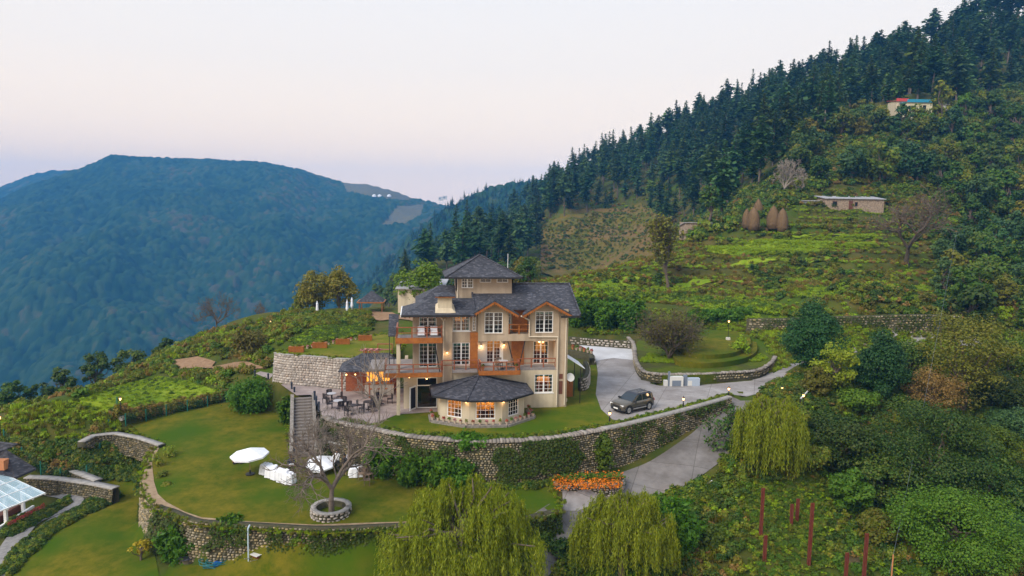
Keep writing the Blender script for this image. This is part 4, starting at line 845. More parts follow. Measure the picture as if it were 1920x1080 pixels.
def bamboo(seed, h, w, lm, nst=26, ls=0.3):
    """arching feathery stems from one root"""
    rng = np.random.default_rng(seed); C = []; Nn = []
    for i in range(nst):
        a = rng.uniform(0, 2 * math.pi); out = rng.uniform(.05, 1) * w / 2; hh = h * rng.uniform(.6, 1.05) * (1 - .3 * (out / (w / 2)) ** 2); base = np.array([math.cos(a), math.sin(a), 0]) * out * .5
        for k in range(150):
            t = rng.uniform(.12, 1); p = base + np.array([math.cos(a) * out * (t ** 2) * .75, math.sin(a) * out * (t ** 2) * .75, hh * (t - .12 * t ** 3)])
            rr = .09 * w * (1.15 - t * .6); C.append(p + rng.normal(size=3) * rr); Nn.append((math.cos(a) * .6, math.sin(a) * .6, .7))
    V, F = leaf_quads(rng, np.array(C), np.array(Nn), ls, 2.4, .8); return npmesh('foliage', V, F, lm)
def willow(seed, h, w, lm, nst=700, ls=0.2, nl=20, bark=None, slong=1.0):
    rng = np.random.default_rng(seed); segs = []; tips = []; tr = .03 * h + .06
    ln = bendline((0, 0, -.5), (0, 0, h * .62), rng, 4, .15)
    for i, (p, q) in enumerate(zip(ln[:-1], ln[1:])): segs.append((p, q, tr * (1.2 - .2 * i), tr * (1.0 - .2 * i)))
    nb = 46
    for i in range(nb):
        a = 2.399 * i + rng.uniform(-.3, .3); ro = w / 2 * rng.uniform(.25, .92); zt = h * (1.0 - .36 * (ro / (w / 2)) ** 2) * rng.uniform(.86, 1.02)
        bl = bendline(ln[rng.integers(2, 5)], (math.cos(a) * ro, math.sin(a) * ro, zt), rng, 4, .15, .06)
        for j, (p, q) in enumerate(zip(bl[:-1], bl[1:])): segs.append((p, q, tr * (.42 - .08 * j), tr * (.34 - .08 * j)))
        tips.append((bl[-1], a)); tips.append((bl[-2], a))
    C = []; T = []
    for i in range(nst):
        (tp, a) = tips[rng.integers(len(tips))]; a2 = a + rng.normal() * .7; spread = rng.uniform(.0, w * .05)
        s0 = tp + np.array([math.cos(a2) * spread, math.sin(a2) * spread, rng.uniform(-.25, .2)]) + rng.normal(size=3) * .12
        if i % 5 < 1:
            rd = w / 2 * math.sqrt(rng.random()) * .97; s0 = np.array([math.cos(a2) * rd, math.sin(a2) * rd, h * (1.0 - .42 * (rd / (w / 2)) ** 2) * rng.uniform(.78, 1.02)])
        Ls = rng.uniform(.65, 1.1) * (.18 + .42 * ((a * 7.13) % 1.0)) * h * slong * (.6 + .4 * s0[2] / h); out = rng.uniform(.02, .14) * Ls; t = np.linspace(0, 1, nl)
        p = s0 + np.stack([math.cos(a2) * out * np.sqrt(t), math.sin(a2) * out * np.sqrt(t), .06 * h * t * (1 - t) - Ls * t ** 1.15], -1)
        p = p[p[:, 2] > .15]; C.append(p + rng.normal(size=p.shape) * .045); T.append(np.tile([math.cos(a2) * .25, math.sin(a2) * .25, -1], (len(p), 1)))
    C = np.concatenate(C); T = np.concatenate(T) + rng.normal(size=C.shape) * .35; T /= np.linalg.norm(T, axis=1, keepdims=True)
    S = np.cross(T, rnd_dirs(rng, len(T))); S /= np.linalg.norm(S, axis=1, keepdims=True) + 1e-9; sz = ls * rng.uniform(.7, 1.3, len(C))
    V, F = rhombi(C, T, S, sz * 1.25, sz * .24); crown = npmesh('crown', V, F, lm)
    V, F = mesh_trunk('trunk', segs, bark); return npmesh('trunk', V, F, bark or m_bark, smooth=True), crown
def baretree(seed, h, w, bark, levels=5, kids=3, twig=.012, trunk=.22, upright=.35, leaves=None, nleaf=0, ls=.12, r0=None):
    rng = np.random.default_rng(seed); segs = []; tips = []; r0 = r0 or h * .026
    def grow(p, d, L_, r, lv):
        n = 3; cur = p; dd = d
        for i in range(n):
            dd = dd + rng.normal(size=3) * .16 + np.array([0, 0, .05 * (lv > 0)]); dd /= np.linalg.norm(dd); q = cur + dd * L_ / n; ra = r * (1 - .14 * i); rb = r * (1 - .14 * (i + 1))
            segs.append((cur, q, max(ra, twig), max(rb, twig * .7))); cur = q
            if lv >= levels - 2: tips.append(cur)
            if lv > 0 and lv < levels and i < n - 1 and rng.random() < .6:
                s = np.cross(dd, rnd_dirs(rng, 1)[0]); s /= np.linalg.norm(s); e = dd * .6 + s * .8; grow(cur, e / np.linalg.norm(e), L_ * rng.uniform(.45, .7), r * .5, lv + 1)
        if lv < levels:
            for k in range(kids + (lv == 0)):
                s = rnd_dirs(rng, 1)[0]; s -= dd * (s @ dd); s /= np.linalg.norm(s) + 1e-9; sp_ = rng.uniform(.45, .95); e = dd * (1 - .3 * sp_) + s * sp_ * (w / h) * 1.1 + np.array([0, 0, upright * .4]); e /= np.linalg.norm(e)
                grow(cur, e, L_ * rng.uniform(.6, .85) * (1.25 if lv == 0 else 1), r * rng.uniform(.5, .68), lv + 1)
    grow(np.array([0, 0, -.3]), np.array([0, 0, 1.]), h * trunk, r0, 0)
    P1 = np.array([s[1] for s in segs]); k = h / P1[:, 2].max(); kw = (w / 2) / np.percentile(np.hypot(P1[:, 0], P1[:, 1]), 93)
    S = np.array([kw, kw, k]); segs = [(s[0] * S, s[1] * S, s[2], s[3]) for s in segs]
    big = [s for s in segs if s[2] > .03]; sm = [s for s in segs if s[2] <= .03]
    V, F = mesh_trunk('t', big, bark, 6); 
    if sm:
        V2, F2 = mesh_trunk('t', sm, bark, 3); V, F = np.concatenate([V, V2]), np.concatenate([F, F2 + len(V)])
    tm = npmesh('branches', V, F, bark, smooth=True); cm = None
    if leaves is not None:
        T_ = np.array(tips) * S; c = T_[rng.integers(len(T_), size=nleaf)] + rng.normal(size=(nleaf, 3)) * .22; V, F = leaf_quads(rng, c, np.tile([0, 0, 1.], (nleaf, 1)), ls, 1.6, 1.0); cm = npmesh('crown', V, F, leaves)
    return tm, cm
def conifer(seed, h=20.0, w=7.0, lm=None, bare=.12, flat=0.0, tiers=24, both=True, cards=5):
    """tiered deodar: trunk, whorls of drooping boughs carrying needle sprays"""
    rng = np.random.default_rng(seed); C = []; T = []; S = []; A = []; B = []; tr = h * .013
    for i in range(tiers):
        t = bare + (1 - bare) * (i + rng.uniform(0, .6)) / tiers; z = h * t; prof = (min(1.0, (1 - t) * 1.75) ** .8 if not flat else min(1.0, (1 - t) * 3.2) ** .6 * (.6 + .4 * t)) * (1 - .45 * max(0, (bare + .15 - t) / .15)) * rng.uniform(.8, 1.15)
        L0 = w / 2 * max(prof, .16) * rng.uniform(.7, 1.15); nb = 7 if t < .8 else 5
        for k in range(nb):
            a = rng.uniform(0, 2 * math.pi); L_ = L0 * rng.uniform(.6, 1.15); d = np.array([math.cos(a), math.sin(a), 0]); s = np.array([-math.sin(a), math.cos(a), 0])
            for j in range(cards):
                f = (j + .6) / cards; p = d * L_ * f + np.array([0, 0, z - L_ * (.28 * f * f - .08 * f) + rng.normal() * .12]); wd = L_ * (.34 * (1 - f * .5)) + .12
                tt = d * .95 + np.array([0, 0, -.25 * f]) + rng.normal(size=3) * .25; ssv = s + rng.normal(size=3) * .35
                C.append(p + rng.normal(size=3) * .15); T.append(tt); S.append(ssv); A.append(L_ / cards * 1.0 + .15); B.append(wd * rng.uniform(.5, 1))
    for k in range(4): C.append((0, 0, h * (.96 + .006 * k))); T.append((rng.normal() * .3, rng.normal() * .3, 1)); S.append(rnd_dirs(rng, 1)[0]); A.append(.5); B.append(.3)
    C, T, S = map(lambda q: np.array(q, float), (C, T, S)); T /= np.linalg.norm(T, axis=1, keepdims=True); S -= T * (S * T).sum(1, keepdims=True); S /= np.linalg.norm(S, axis=1, keepdims=True) + 1e-9
    V, F = rhombi(C, T, S, A, B); V2, F2 = mesh_trunk('t', [((0, 0, -1.0), (0, 0, h * .5), tr * 1.3, tr * .8), ((0, 0, h * .5), (0, 0, h * .98), tr * .8, tr * .1)], None, 6)
    return npmesh('conifer', np.concatenate([V, V2]), np.concatenate([F, F2 + len(V)]), [lm or LM['conifer'], m_bark], mi=np.concatenate([np.zeros(len(F), int), np.ones(len(F2), int)]))
def joined(tm, cm):
    """trunk and crown in one mesh, for trees too far to show parts"""
    def arr(me):
        v = np.empty(len(me.vertices) * 3, np.float32); me.vertices.foreach_get('co', v); f = np.empty(len(me.loops), np.int32); me.loops.foreach_get('vertex_index', f); return v.reshape(-1, 3), f.reshape(-1, 4)
    V, F = arr(cm); V2, F2 = arr(tm)
    return npmesh('tree', np.concatenate([V, V2]), np.concatenate([F, F2 + len(V)]), [cm.materials[0], tm.materials[0]], mi=np.concatenate([np.zeros(len(F), int), np.ones(len(F2), int)]))
def plant(name, label, loc, meshes, rz=0.0, sc=1.0, cat='tree', group=None, names=('trunk', 'crown')):
    o = empty(name, loc, rz, label, cat, group); o.scale = (sc, sc, sc) if np.isscalar(sc) else sc
    for me, nm in zip(meshes, names):
        if me is not None: link(me, nm, o)
    return o
def single(name, label, loc, me, rz=0.0, sc=1.0, cat='tree', group=None):
    o = link(me, name, None, tuple(map(float, loc))); o.rotation_euler = (0, 0, rz); o.scale = (sc, sc, sc) if np.isscalar(sc) else sc; return tag(o, label, cat, group)
_gn = None
def scatter(name, pts, protos, weights=None, smin=.7, smax=1.3, seed=1, label=None):
    """stuff nobody would count: copies of prototypes set on points by geometry nodes"""
    rng = np.random.default_rng(seed); n = len(pts); col = bpy.data.collections.new(name + '_kinds')
    for i, me in enumerate(protos): col.objects.link(bpy.data.objects.new('%02d_%s' % (i, name), me))
    me = bpy.data.meshes.new(name); me.vertices.add(n); me.vertices.foreach_set('co', np.ascontiguousarray(pts, np.float32).ravel())
    me.attributes.new('ix', 'INT', 'POINT').data.foreach_set('value', rng.choice(len(protos), n, p=weights).astype(np.int32))
    me.attributes.new('sc', 'FLOAT', 'POINT').data.foreach_set('value', rng.uniform(smin, smax, n).astype(np.float32))
    rot = np.column_stack([rng.normal(size=n) * .06, rng.normal(size=n) * .06, rng.uniform(0, 6.28, n)]).astype(np.float32)
    me.attributes.new('rt', 'FLOAT_VECTOR', 'POINT').data.foreach_set('vector', rot.ravel())
    ng = bpy.data.node_groups.new(name + '_scatter', 'GeometryNodeTree'); ng.interface.new_socket('Geometry', in_out='INPUT', socket_type='NodeSocketGeometry'); ng.interface.new_socket('Geometry', in_out='OUTPUT', socket_type='NodeSocketGeometry')
    N_ = ng.nodes.new; gi, go, ip, ci = N_('NodeGroupInput'), N_('NodeGroupOutput'), N_('GeometryNodeInstanceOnPoints'), N_('GeometryNodeCollectionInfo')
    ci.inputs['Collection'].default_value = col; ci.inputs['Separate Children'].default_value = True; ci.inputs['Reset Children'].default_value = True
    def at_(nm, ty): a = N_('GeometryNodeInputNamedAttribute'); a.data_type = ty; a.inputs['Name'].default_value = nm; return a.outputs['Attribute']
    l = ng.links.new; l(gi.outputs[0], ip.inputs['Points']); l(ci.outputs[0], ip.inputs['Instance']); ip.inputs['Pick Instance'].default_value = True
    l(at_('ix', 'INT'), ip.inputs['Instance Index']); l(at_('sc', 'FLOAT'), ip.inputs['Scale'])
    e2r = N_('FunctionNodeEulerToRotation'); l(at_('rt', 'FLOAT_VECTOR'), e2r.inputs[0]); l(e2r.outputs[0], ip.inputs['Rotation']); l(ip.outputs[0], go.inputs[0])
    o = link(me, name); o.modifiers.new('scatter', 'NODES').node_group = ng
    return tag(o, label, kind='stuff')
def zone(poly, box, n, seed, mind=0.0, exclude=(), hf=None):
    """random places on the land whose image falls inside an outline; box: x0,x1,y0,y1 metres"""
    rng = np.random.default_rng(seed); x = rng.uniform(box[0], box[1], n); y = rng.uniform(box[2], box[3], n); z = (hf or H)(x, y); p = np.stack([x, y, z], -1); q = proj(p)
    k = inpoly(q, poly)
    for e in exclude: k &= ~inpoly(q, e)
    p = p[k]
    if mind > 0:
        keep = []; cell = {}
        for i, c in enumerate(p):
            key = (int(c[0] // mind), int(c[1] // mind))
            if any((p[j][0] - c[0]) ** 2 + (p[j][1] - c[1]) ** 2 < mind * mind for a in (-1, 0, 1) for b in (-1, 0, 1) for j in cell.get((key[0] + a, key[1] + b), ())): continue
            cell.setdefault(key, []).append(i); keep.append(i)
        p = p[keep]
    return p
# ------------------------------------------------------------------ far hills
def far_hill(name, ridge, R_of, zv, r0, pxr, colw, seed, crown=10.0, amp=5.5, back=1.25, meadow=(), dr=3.6, dth=.0021, label=None):
    """a wooded hill far off: land with a canopy of crowns; ridge: pixel column -> row of the skyline"""
    th0 = math.atan((pxr[0] - 960) / FOC); th1 = math.atan((pxr[1] - 960) / FOC); th = np.arange(th0, th1, dth); px = 960 + FOC * np.tan(th)
    py = np.interp(px, [a for a, b in ridge], [b for a, b in ridge]); Rr = np.interp(px, [a for a, b in R_of], [b for a, b in R_of])
    d = cF[None] * FOC + cR[None] * (px - 960)[:, None] + cU[None] * (540 - py)[:, None]; ze = CAM[2] + Rr * d[:, 2] / np.hypot(d[:, 0], d[:, 1])
    nr = int((Rr.max() * back - r0) / dr); f = np.linspace(0, back, nr)
    TH, Fq = np.meshgrid(th, f, indexing='ij'); RR = r0 + (Rr[:, None] - r0) * Fq; X = RR * np.sin(TH); Y = RR * np.cos(TH)
    up = np.where(Fq <= 1, Fq ** 1.0 * .55 + .45 * ss(0, 1, Fq), 1 - (Fq - 1) * 1.6)
    Z = zv + (ze[:, None] - 7.0 - zv) * up
    fold = NZ.fbm(X / 260 + seed, Y / 260 + seed) * 2.5 + NZ.fbm(X / 90 + seed, Y / 90); Z += fold * 30 * np.sin(np.clip(Fq, 0, 1) * math.pi) ** .8
    rng = np.random.default_rng(seed); n = 512; jx, jy, ja, jc = rng.random((4, n, n)); ci = np.floor(X / crown).astype(int); cj = np.floor(Y / crown).astype(int); best = np.zeros(X.shape); col = np.zeros(X.shape)
    for a in (-1, 0, 1):
        for b in (-1, 0, 1):
            I = (ci + a) % n; J = (cj + b) % n; cx = (ci + a + jx[I, J]) * crown; cy = (cj + b + jy[I, J]) * crown; rr = crown * (.35 + .65 * ja[I, J])
            hgt = np.sqrt(np.clip(1 - ((X - cx) ** 2 + (Y - cy) ** 2) / rr ** 2, 0, 1)) * amp * (.6 + .8 * ja[I, J]); k = hgt > best; best = np.where(k, hgt, best); col = np.where(k, jc[I, J], col)
    pq = proj(np.stack([X, Y, Z], -1)); md = np.zeros(X.shape, bool)
    for poly in meadow: md |= inpoly(pq, poly)
    col = np.clip(col * .75 + .12 + NZ.fbm(X / 160, Y / 160) * .5 + NZ.fbm(X / 45, Y / 45) * .3, 0, 1) * .8
    Z = Z + np.where(md, NZ.fbm(X / 12, Y / 12) * 1.5 + (np.mod(Z, 7) / 7) * 3, best + NZ.fbm(X / 3.0, Y / 3.0, 2) * 1.6); col = np.where(md, .92, col)
    V = np.stack([X, Y, Z], -1).reshape(-1, 3); a, b = X.shape; i = np.arange(a * b).reshape(a, b); F = np.stack([i[:-1, :-1], i[1:, :-1], i[1:, 1:], i[:-1, 1:]], -1).reshape(-1, 4)
    me = npmesh(name, V, F, colw, smooth=False); me.attributes.new('tone', 'FLOAT', 'POINT').data.foreach_set('value', col.ravel().astype(np.float32))
    o = link(me, name); return tag(o, label, kind='structure')
def canopymat():
    m = bpy.data.materials.new('far forest canopy'); m.use_nodes = True; t = m.node_tree; b = t.nodes['Principled BSDF']; a = t.nodes.new('ShaderNodeAttribute'); a.attribute_name = 'tone'; r = t.nodes.new('ShaderNodeValToRGB'); e = r.color_ramp.elements
    e[0].color = (0.005, 0.022, 0.004, 1); e[1].color = (0.15, 0.125, 0.06, 1); e[1].position = .95
    e.new(.35).color = (0.018, 0.046, 0.010, 1); e.new(.6).color = (0.034, 0.060, 0.014, 1); e.new(.76).color = (0.065, 0.06, 0.022, 1); e.new(.85).color = (.06, .065, .024, 1)
    t.links.new(a.outputs['Fac'], r.inputs[0]); t.links.new(r.outputs[0], b.inputs['Base Color']); b.inputs['Roughness'].default_value = 1; b.inputs['Specular IOR Level'].default_value = 0.05; return m
m_can = canopymat()
far_hill('far_hill', [(-900, 520), (-300, 450), (-100, 415), (0, 372), (60, 345), (120, 326), (170, 309), (215, 290), (300, 294), (400, 297), (500, 303), (560, 315), (600, 328), (640, 338), (690, 342), (740, 355), (780, 370), (820, 380), (880, 392), (1000, 420)], [(-900, 1750), (200, 1950), (600, 1900), (700, 1750), (820, 1650), (1000, 1650)], -290, 560, (-700, 960), m_can, 5, crown=8.5, amp=5.8, dr=3.8, dth=.0019, meadow=[[(640, 340), (690, 340), (745, 355), (790, 372), (760, 380), (690, 370), (650, 362)], [(745, 388), (795, 385), (790, 405), (760, 422), (715, 424)]])
far_hill('distant_ridge', [(-900, 330), (-300, 350), (0, 352), (40, 338), (75, 325), (110, 318), (160, 318), (200, 309), (300, 312), (600, 340)], [(-900, 2650), (600, 2650)], -60, 2000, (-700, 500), m_can, 9, crown=14, amp=7, dr=7, dth=.003, back=1.1)
far_hill('mid_ridge', [(640, 560), (700, 510), (740, 470), (765, 440), (790, 418), (820, 396), (860, 372), (900, 353), (940, 341), (975, 336), (1020, 332), (1120, 320), (1300, 300)], [(640, 900), (1300, 1000)], -230, 470, (660, 1250), m_can, 14, crown=7, amp=5, dr=3.5, dth=.002, back=1.2)
# ------------------------------------------------------------------ forest on the hill
CON = [conifer(20 + i, 20, [7.0, 8.0, 6.5, 8.5, 8.5, 10.5][i], bare=[.08, .2, .12, .3, .3, .5][i], flat=[0, 0, 0, 0, 1, 1][i], lm=LM[('conifer', 'blue', 'conifer', 'oak', 'conifer', 'blue')[i]]) for i in range(6)]
CONB = [joined(*broadleaf(30 + i, 9, 6.5, LM[('blue', 'mid')[i]], ncl=30, nl=50, ls=.5, trunk=.16)) for i in (0, 1)]
FOREST = [(735, 552), (760, 536), (800, 514), (860, 470), (930, 422), (1000, 384), (1100, 326), (1200, 290), (1350, 219), (1450, 186), (1550, 154), (1650, 132), (1750, 112), (1840, 86), (1930, 72), (1930, 190), (1800, 205), (1640, 225), (1560, 258), (1505, 298), (1450, 340), (1390, 380), (1330, 412), (1255, 440), (1215, 410), (1205, 382), (1110, 402), (1022, 424), (1010, 480), (960, 515), (880, 535), (800, 555)]
fp = zone(FOREST, (-90, 330, 150, 500), 16000, 11, mind=6.2)
_d = np.hypot(fp[:, 0], fp[:, 1]); fp = fp[np.argsort(_d)]
rng0 = np.random.default_rng(5)
_pq = proj(fp); lab = []
for i, p in enumerate(fp[:300]):
    k = int(rng0.choice(6, p=[.18, .18, .16, .18, .18, .12])); x, y = _pq[i]
    if x < 1010: lb, gr = 'dark conifer in the wood left of the terraced slope', 'conifers left of the terraced slope'
    elif x < 1330: lb, gr = 'dark conifer in the wood above and beside the terraced slope', 'conifers round the terraced slope'
    elif x < 1640: lb, gr = 'dark conifer in the wood on the hillside above the haystacks', 'conifers above the haystacks'
    else: lb, gr = 'dark conifer in the wood beside the hilltop house', 'conifers by the hilltop house'
    sc_ = rng0.uniform(.5, 1.15); lb = ('small ' if sc_ < .72 else 'tall ' if sc_ > .98 else '') + ('narrow', 'broad tiered', 'slim', 'bare stemmed', 'flat topped', 'umbrella topped')[k] + ' ' + lb
    o = single('conifer', lb, (p[0], p[1], p[2] - .5), CON[k], 0, sc_, group=gr); o.rotation_euler = (rng0.normal() * .05, rng0.normal() * .05, rng0.uniform(0, 6.28))
scatter('conifer_wood', fp[300:] - np.array([0, 0, .5]), CON, [.16, .18, .14, .2, .2, .12], .5, 1.2, 3, 'dense dark conifer wood covering the upper hill')
# conifers on the middle ridge
mr = bpy.data.objects['mid_ridge'].data; _v = np.empty(len(mr.vertices) * 3, np.float32); mr.vertices.foreach_get('co', _v); _v = _v.reshape(-1, 3)
_v = _v[rng0.permutation(len(_v))[:5200]]; _q = proj(_v); _v = _v[(_q[:, 0] < 1130) & (_q[:, 1] < 540)]
scatter('ridge_wood', _v - np.array([0, 0, 5.]), CON[:4], None, .45, .8, 4, 'blue green conifer wood on the ridge beyond the house')
bp = zone(FOREST, (-60, 300, 150, 480), 1500, 12, mind=14)
for i, p in enumerate(bp[:60]): single('broadleaf_tree', ('blue green', 'fresh green')[i % 2] + ' rounded leafy tree mixed into the conifer wood on the hill', p - np.array([0, 0, .5]), CONB[i % 2], i * 1.1, rng0.uniform(.8, 1.3), group='leafy trees in the conifer wood')
# tall crest trees against the sky
CREST = [(1690, 92, 335, 5, 1.0), (1708, 92, 338, 4, .8), (1746, 84, 345, 5, 1.05), (1800, 62, 335, 5, 1.0), (1822, 60, 335, 4, 1.05), (1850, 50, 332, 5, 1.1), (1880, 40, 330, 4, 1.1), (1905, 38, 328, 5, 1.1), (1788, 70, 336, 4, .9), (1638, 118, 348, 5, .9), (1660, 110, 345, 4, .75)]
for i, (px, py, Y, k, s) in enumerate(CREST):
    p = atY(px, Y); single('crest_conifer', 'flat topped conifer standing against the sky on the hill crest', p - np.array([0, 0, 1]), CON[k], i * 1.3, s * 1.3, group='flat topped conifers on the crest')
# ------------------------------------------------------------------ woods and scrub of the near hill
BL = {k: joined(*broadleaf(40 + i, 8, 6.5, LM[k], ncl=30, nl=55, ls=.42, trunk=.16)) for i, k in enumerate(('oak', 'mid', 'olive', 'scrub', 'blue'))}
TALL = {k: joined(*broadleaf(60 + i, 11, 5.5, LM[k], ncl=34, nl=50, ls=.42, trunk=.14, shape='egg')) for i, k in enumerate(('oak', 'mid', 'blue'))}
BU = [bush(80, 1.3, 1.9, LM['scrub'], 9, 34, .22), bush(81, 1.2, 2.0, LM['olive'], 9, 34, .22), bush(82, 1.1, 1.7, LM['brown'], 8, 32, .2), bush(83, 1.4, 2.0, LM['mid'], 9, 34, .24), bush(84, 1.3, 1.8, LM['oak'], 9, 34, .22), bush(85, .9, 1.7, LM['grass'], 8, 34, .18)]
def tuft(seed, lm, h=1.1, n=60, w=.9):
    rng = np.random.default_rng(seed); b = rng.normal(size=(n, 3)) * np.array([w * .3, w * .3, 0]); t = np.column_stack([rng.normal(size=(n, 2)) * .28, np.ones(n)]); t /= np.linalg.norm(t, axis=1, keepdims=True); hh = h * rng.uniform(.5, 1.1, n)
    s = np.cross(t, rnd_dirs(rng, n)); s /= np.linalg.norm(s, axis=1, keepdims=True); V, F = rhombi(b + t * hh[:, None] * .5, t, s, hh * .5, np.full(n, .05)); return npmesh('tuft', V, F, lm)
TU = [tuft(90, LM['grass']), tuft(91, LM['brown'], 1.3), tuft(92, LM['olive'], 1.4), tuft(93, LM['mid'], .8)]
FIELD1 = [(1315, 472), (1375, 456), (1500, 446), (1640, 442), (1655, 450), (1540, 460), (1640, 456), (1650, 466), (1500, 476), (1390, 482)]
NEARHILL = [(975, 545), (1000, 529), (1100, 511), (1240, 476), (1300, 440), (1420, 400), (1500, 372), (1660, 345), (1800, 360), (1925, 430), (1925, 655), (1760, 597), (1600, 597), (1400, 602), (1300, 576), (1080, 558)]
GBAND = [(1080, 558), (1200, 566), (1330, 572), (1460, 592), (1460, 575), (1330, 560), (1200, 553), (1080, 545)]
HUTS = [(1470, 395), (1670, 385), (1670, 415), (1500, 415), (1275, 450), (1275, 420), (1350, 420), (1360, 450)]
np1 = zone(NEARHILL, (0, 130, 84, 200), 32000, 21, exclude=[FIELD1, HUTS])
_sl = np.abs(H(np1[:, 0], np1[:, 1] + .5) - H(np1[:, 0], np1[:, 1] - .5)); g = NZ.fbm(np1[:, 0] / 9, np1[:, 1] / 9); flat = _sl < .3; lowp = proj(np1)[:, 1] > 500
scatter('hill_scrub', np1[~flat & (g < .1)][:2800], [BU[0], BU[1], BU[3], BU[4], BU[2], TU[2]], [.24, .18, .18, .16, .12, .12], .4, .95, 5, 'mixed dark scrub on the terrace banks of the hillside')
scatter('straw_grass', np1[(g >= .1) | (flat & (g > .02))][:4600], [BU[1], BU[2], TU[1], TU[2], BU[5]], [.2, .1, .14, .22, .34], .3, .7, 6, 'dry straw coloured grass along the hillside terraces')
scatter('green_scrub', np1[flat & (g <= .02)][:5600], [BU[5], TU[0], TU[3], BU[3], BU[0]], [.42, .38, .1, .06, .04], .28, .6, 7, 'fresh green grass on the level hillside terraces')
scatter('field_grass', zone(FIELD1, (20, 110, 105, 175), 60000, 23)[:3200], [TU[0], BU[5], TU[3]], [.45, .4, .15], .35, .6, 8, 'bright green grass on the level hillside fields')
scatter('grass_margin', zone(GBAND, (5, 60, 90, 118), 40000, 24)[:2400], [TU[0], BU[5], BU[3]], [.4, .4, .2], .4, .8, 9, 'bright green verge above the hedges')
scatter('slope_scrub', zone([(1005, 515), (1012, 385), (1205, 345), (1290, 400), (1215, 520)], (0, 90, 160, 360), 7000, 25)[:420], [BU[1], BU[2], TU[1], BU[0], BU[5]], None, .6, 1.3, 10, 'dry scrub on the far terraced slope')
m_dry = mat('dry terraced pasture', (0.15, 0.105, 0.025), (0.07, 0.085, 0.012), scale=.25, rough=1, bump=.8, bscale=1.5, col3=(0.16, 0.10, 0.04), s3=1.0, spec=.1)
_ts = zone([(1012, 512), (1014, 426), (1110, 404), (1205, 384), (1250, 425), (1210, 515)], (0, 90, 200, 375), 3000, 26)
_c = _ts[:, :2]; _ang = np.array([[G(*q, 0)[0], 0] for q in ((960, 900),)])
from mathutils.geometry import convex_hull_2d as _ch
_hull = [_c[i] for i in _ch([tuple(p) for p in _c])]
sheet('terraced_pasture', _hull, m_dry, .9, 1.15)
_tp = zone([(1014, 510), (1014, 428), (1110, 404), (1205, 386), (1245, 425), (1208, 512)], (0, 90, 200, 375), 30000, 28); _ss = np.abs(H(_tp[:, 0], _tp[:, 1] + .8) - H(_tp[:, 0], _tp[:, 1] - .8)) / 1.6
scatter('bank_shade_scrub', _tp[_ss > np.percentile(_ss, 72)][:2200] + np.array([0, 0, .7]), [BU[1], BU[4], BU[0], TU[2]], [.3, .3, .25, .15], .35, .75, 29, 'dark scrub added to darken the banks of the far terraced slope')  # dark scrub added to stripe banks whose own shading is faint
scatter('upper_slope_scrub', zone([(1250, 442), (1300, 405), (1420, 345), (1500, 290), (1560, 255), (1640, 222), (1700, 262), (1560, 345), (1470, 395), (1400, 425), (1300, 455)], (30, 140, 130, 300), 16000, 27)[:2600], [BU[4], BU[0], BU[1], BU[3], BU[2]], [.35, .25, .15, .15, .1], .7, 1.7, 27, 'dark scrub between the conifer wood and the fields')
for pl in ([(1330, 476), (1400, 463), (1500, 457), (1640, 453), (1650, 461), (1500, 471), (1400, 481)], [(1392, 455), (1500, 446), (1640, 442), (1645, 448), (1500, 452)], [(1085, 558), (1200, 564), (1330, 572), (1440, 592), (1440, 582), (1330, 561), (1200, 551), (1085, 547)], [(988, 540), (1100, 530), (1240, 524), (1400, 528), (1400, 535), (1240, 533), (1100, 539), (1000, 546)], [(1260, 500), (1400, 492), (1560, 486), (1560, 492), (1400, 500), (1260, 508)]):
    sheet('terrace_field', [hit(*q)[:2] for q in pl], m_crop, .22, .9)
# woods on the right flank: separate broadleaf trees
KNOLL = [(1500, 270), (1640, 225), (1800, 205), (1930, 190), (1930, 660), (1850, 640), (1760, 590), (1760, 470), (1740, 380), (1660, 350), (1560, 345), (1480, 350)]
kp = zone(KNOLL, (55, 210, 78, 300), 9000, 31, mind=4.0, exclude=[[(1560, 262), (1680, 262), (1690, 330), (1580, 345), (1500, 340)], [(1630, 180), (1800, 175), (1795, 245), (1635, 248)], [(1470, 355), (1680, 350), (1680, 420), (1480, 420)], [(1640, 345), (1760, 345), (1750, 510), (1650, 510)]])
kp = kp[np.argsort(np.hypot(kp[:, 0], kp[:, 1]))]; _q = proj(kp)
for i, p in enumerate(kp[:260]):
    x, y = _q[i]; nr = i < 60
    k = rng0.choice(['oak', 'mid', 'olive', 'scrub', 'blue'], p=[.33, .2, .12, .15, .2])
    if rng0.random() < .3 and k in TALL: me = TALL[k]
    else: me = BL[k]
    if y < 260: lb, gr = 'leafy tree on the slope round the hilltop house', 'trees round the hilltop house'
    elif y < 400: lb, gr = 'leafy tree on the wooded slope below the hilltop house', 'trees below the hilltop house'
    else: lb, gr = 'leafy tree on the dark wooded flank at the right edge', 'trees on the right flank'
    lb = {'oak': 'dark green', 'mid': 'fresh green', 'olive': 'olive', 'scrub': 'yellowish green', 'blue': 'blue green'}[k] + (' tall ' if me is not BL[k] else ' rounded ') + lb
    single('broadleaf_tree', lb, p - np.array([0, 0, .6]), me, rng0.uniform(0, 6.28), rng0.uniform(.75, 1.25) * (.75 if y > 420 else 1), group=gr)
scatter('knoll_scrub', zone(KNOLL + [], (55, 210, 78, 300), 9000, 32)[:2600], BU, None, .8, 1.6, 12, 'thick scrub under the trees of the right flank')
scatter('bare_slope_scrub', zone([(1500, 345), (1560, 262), (1690, 262), (1700, 345)], (60, 130, 140, 230), 6000, 33)[:600], [BU[1], BU[2], BU[0], TU[2]], None, .5, 1.2, 13, 'olive and brown scrub on the open slope above the sheds')
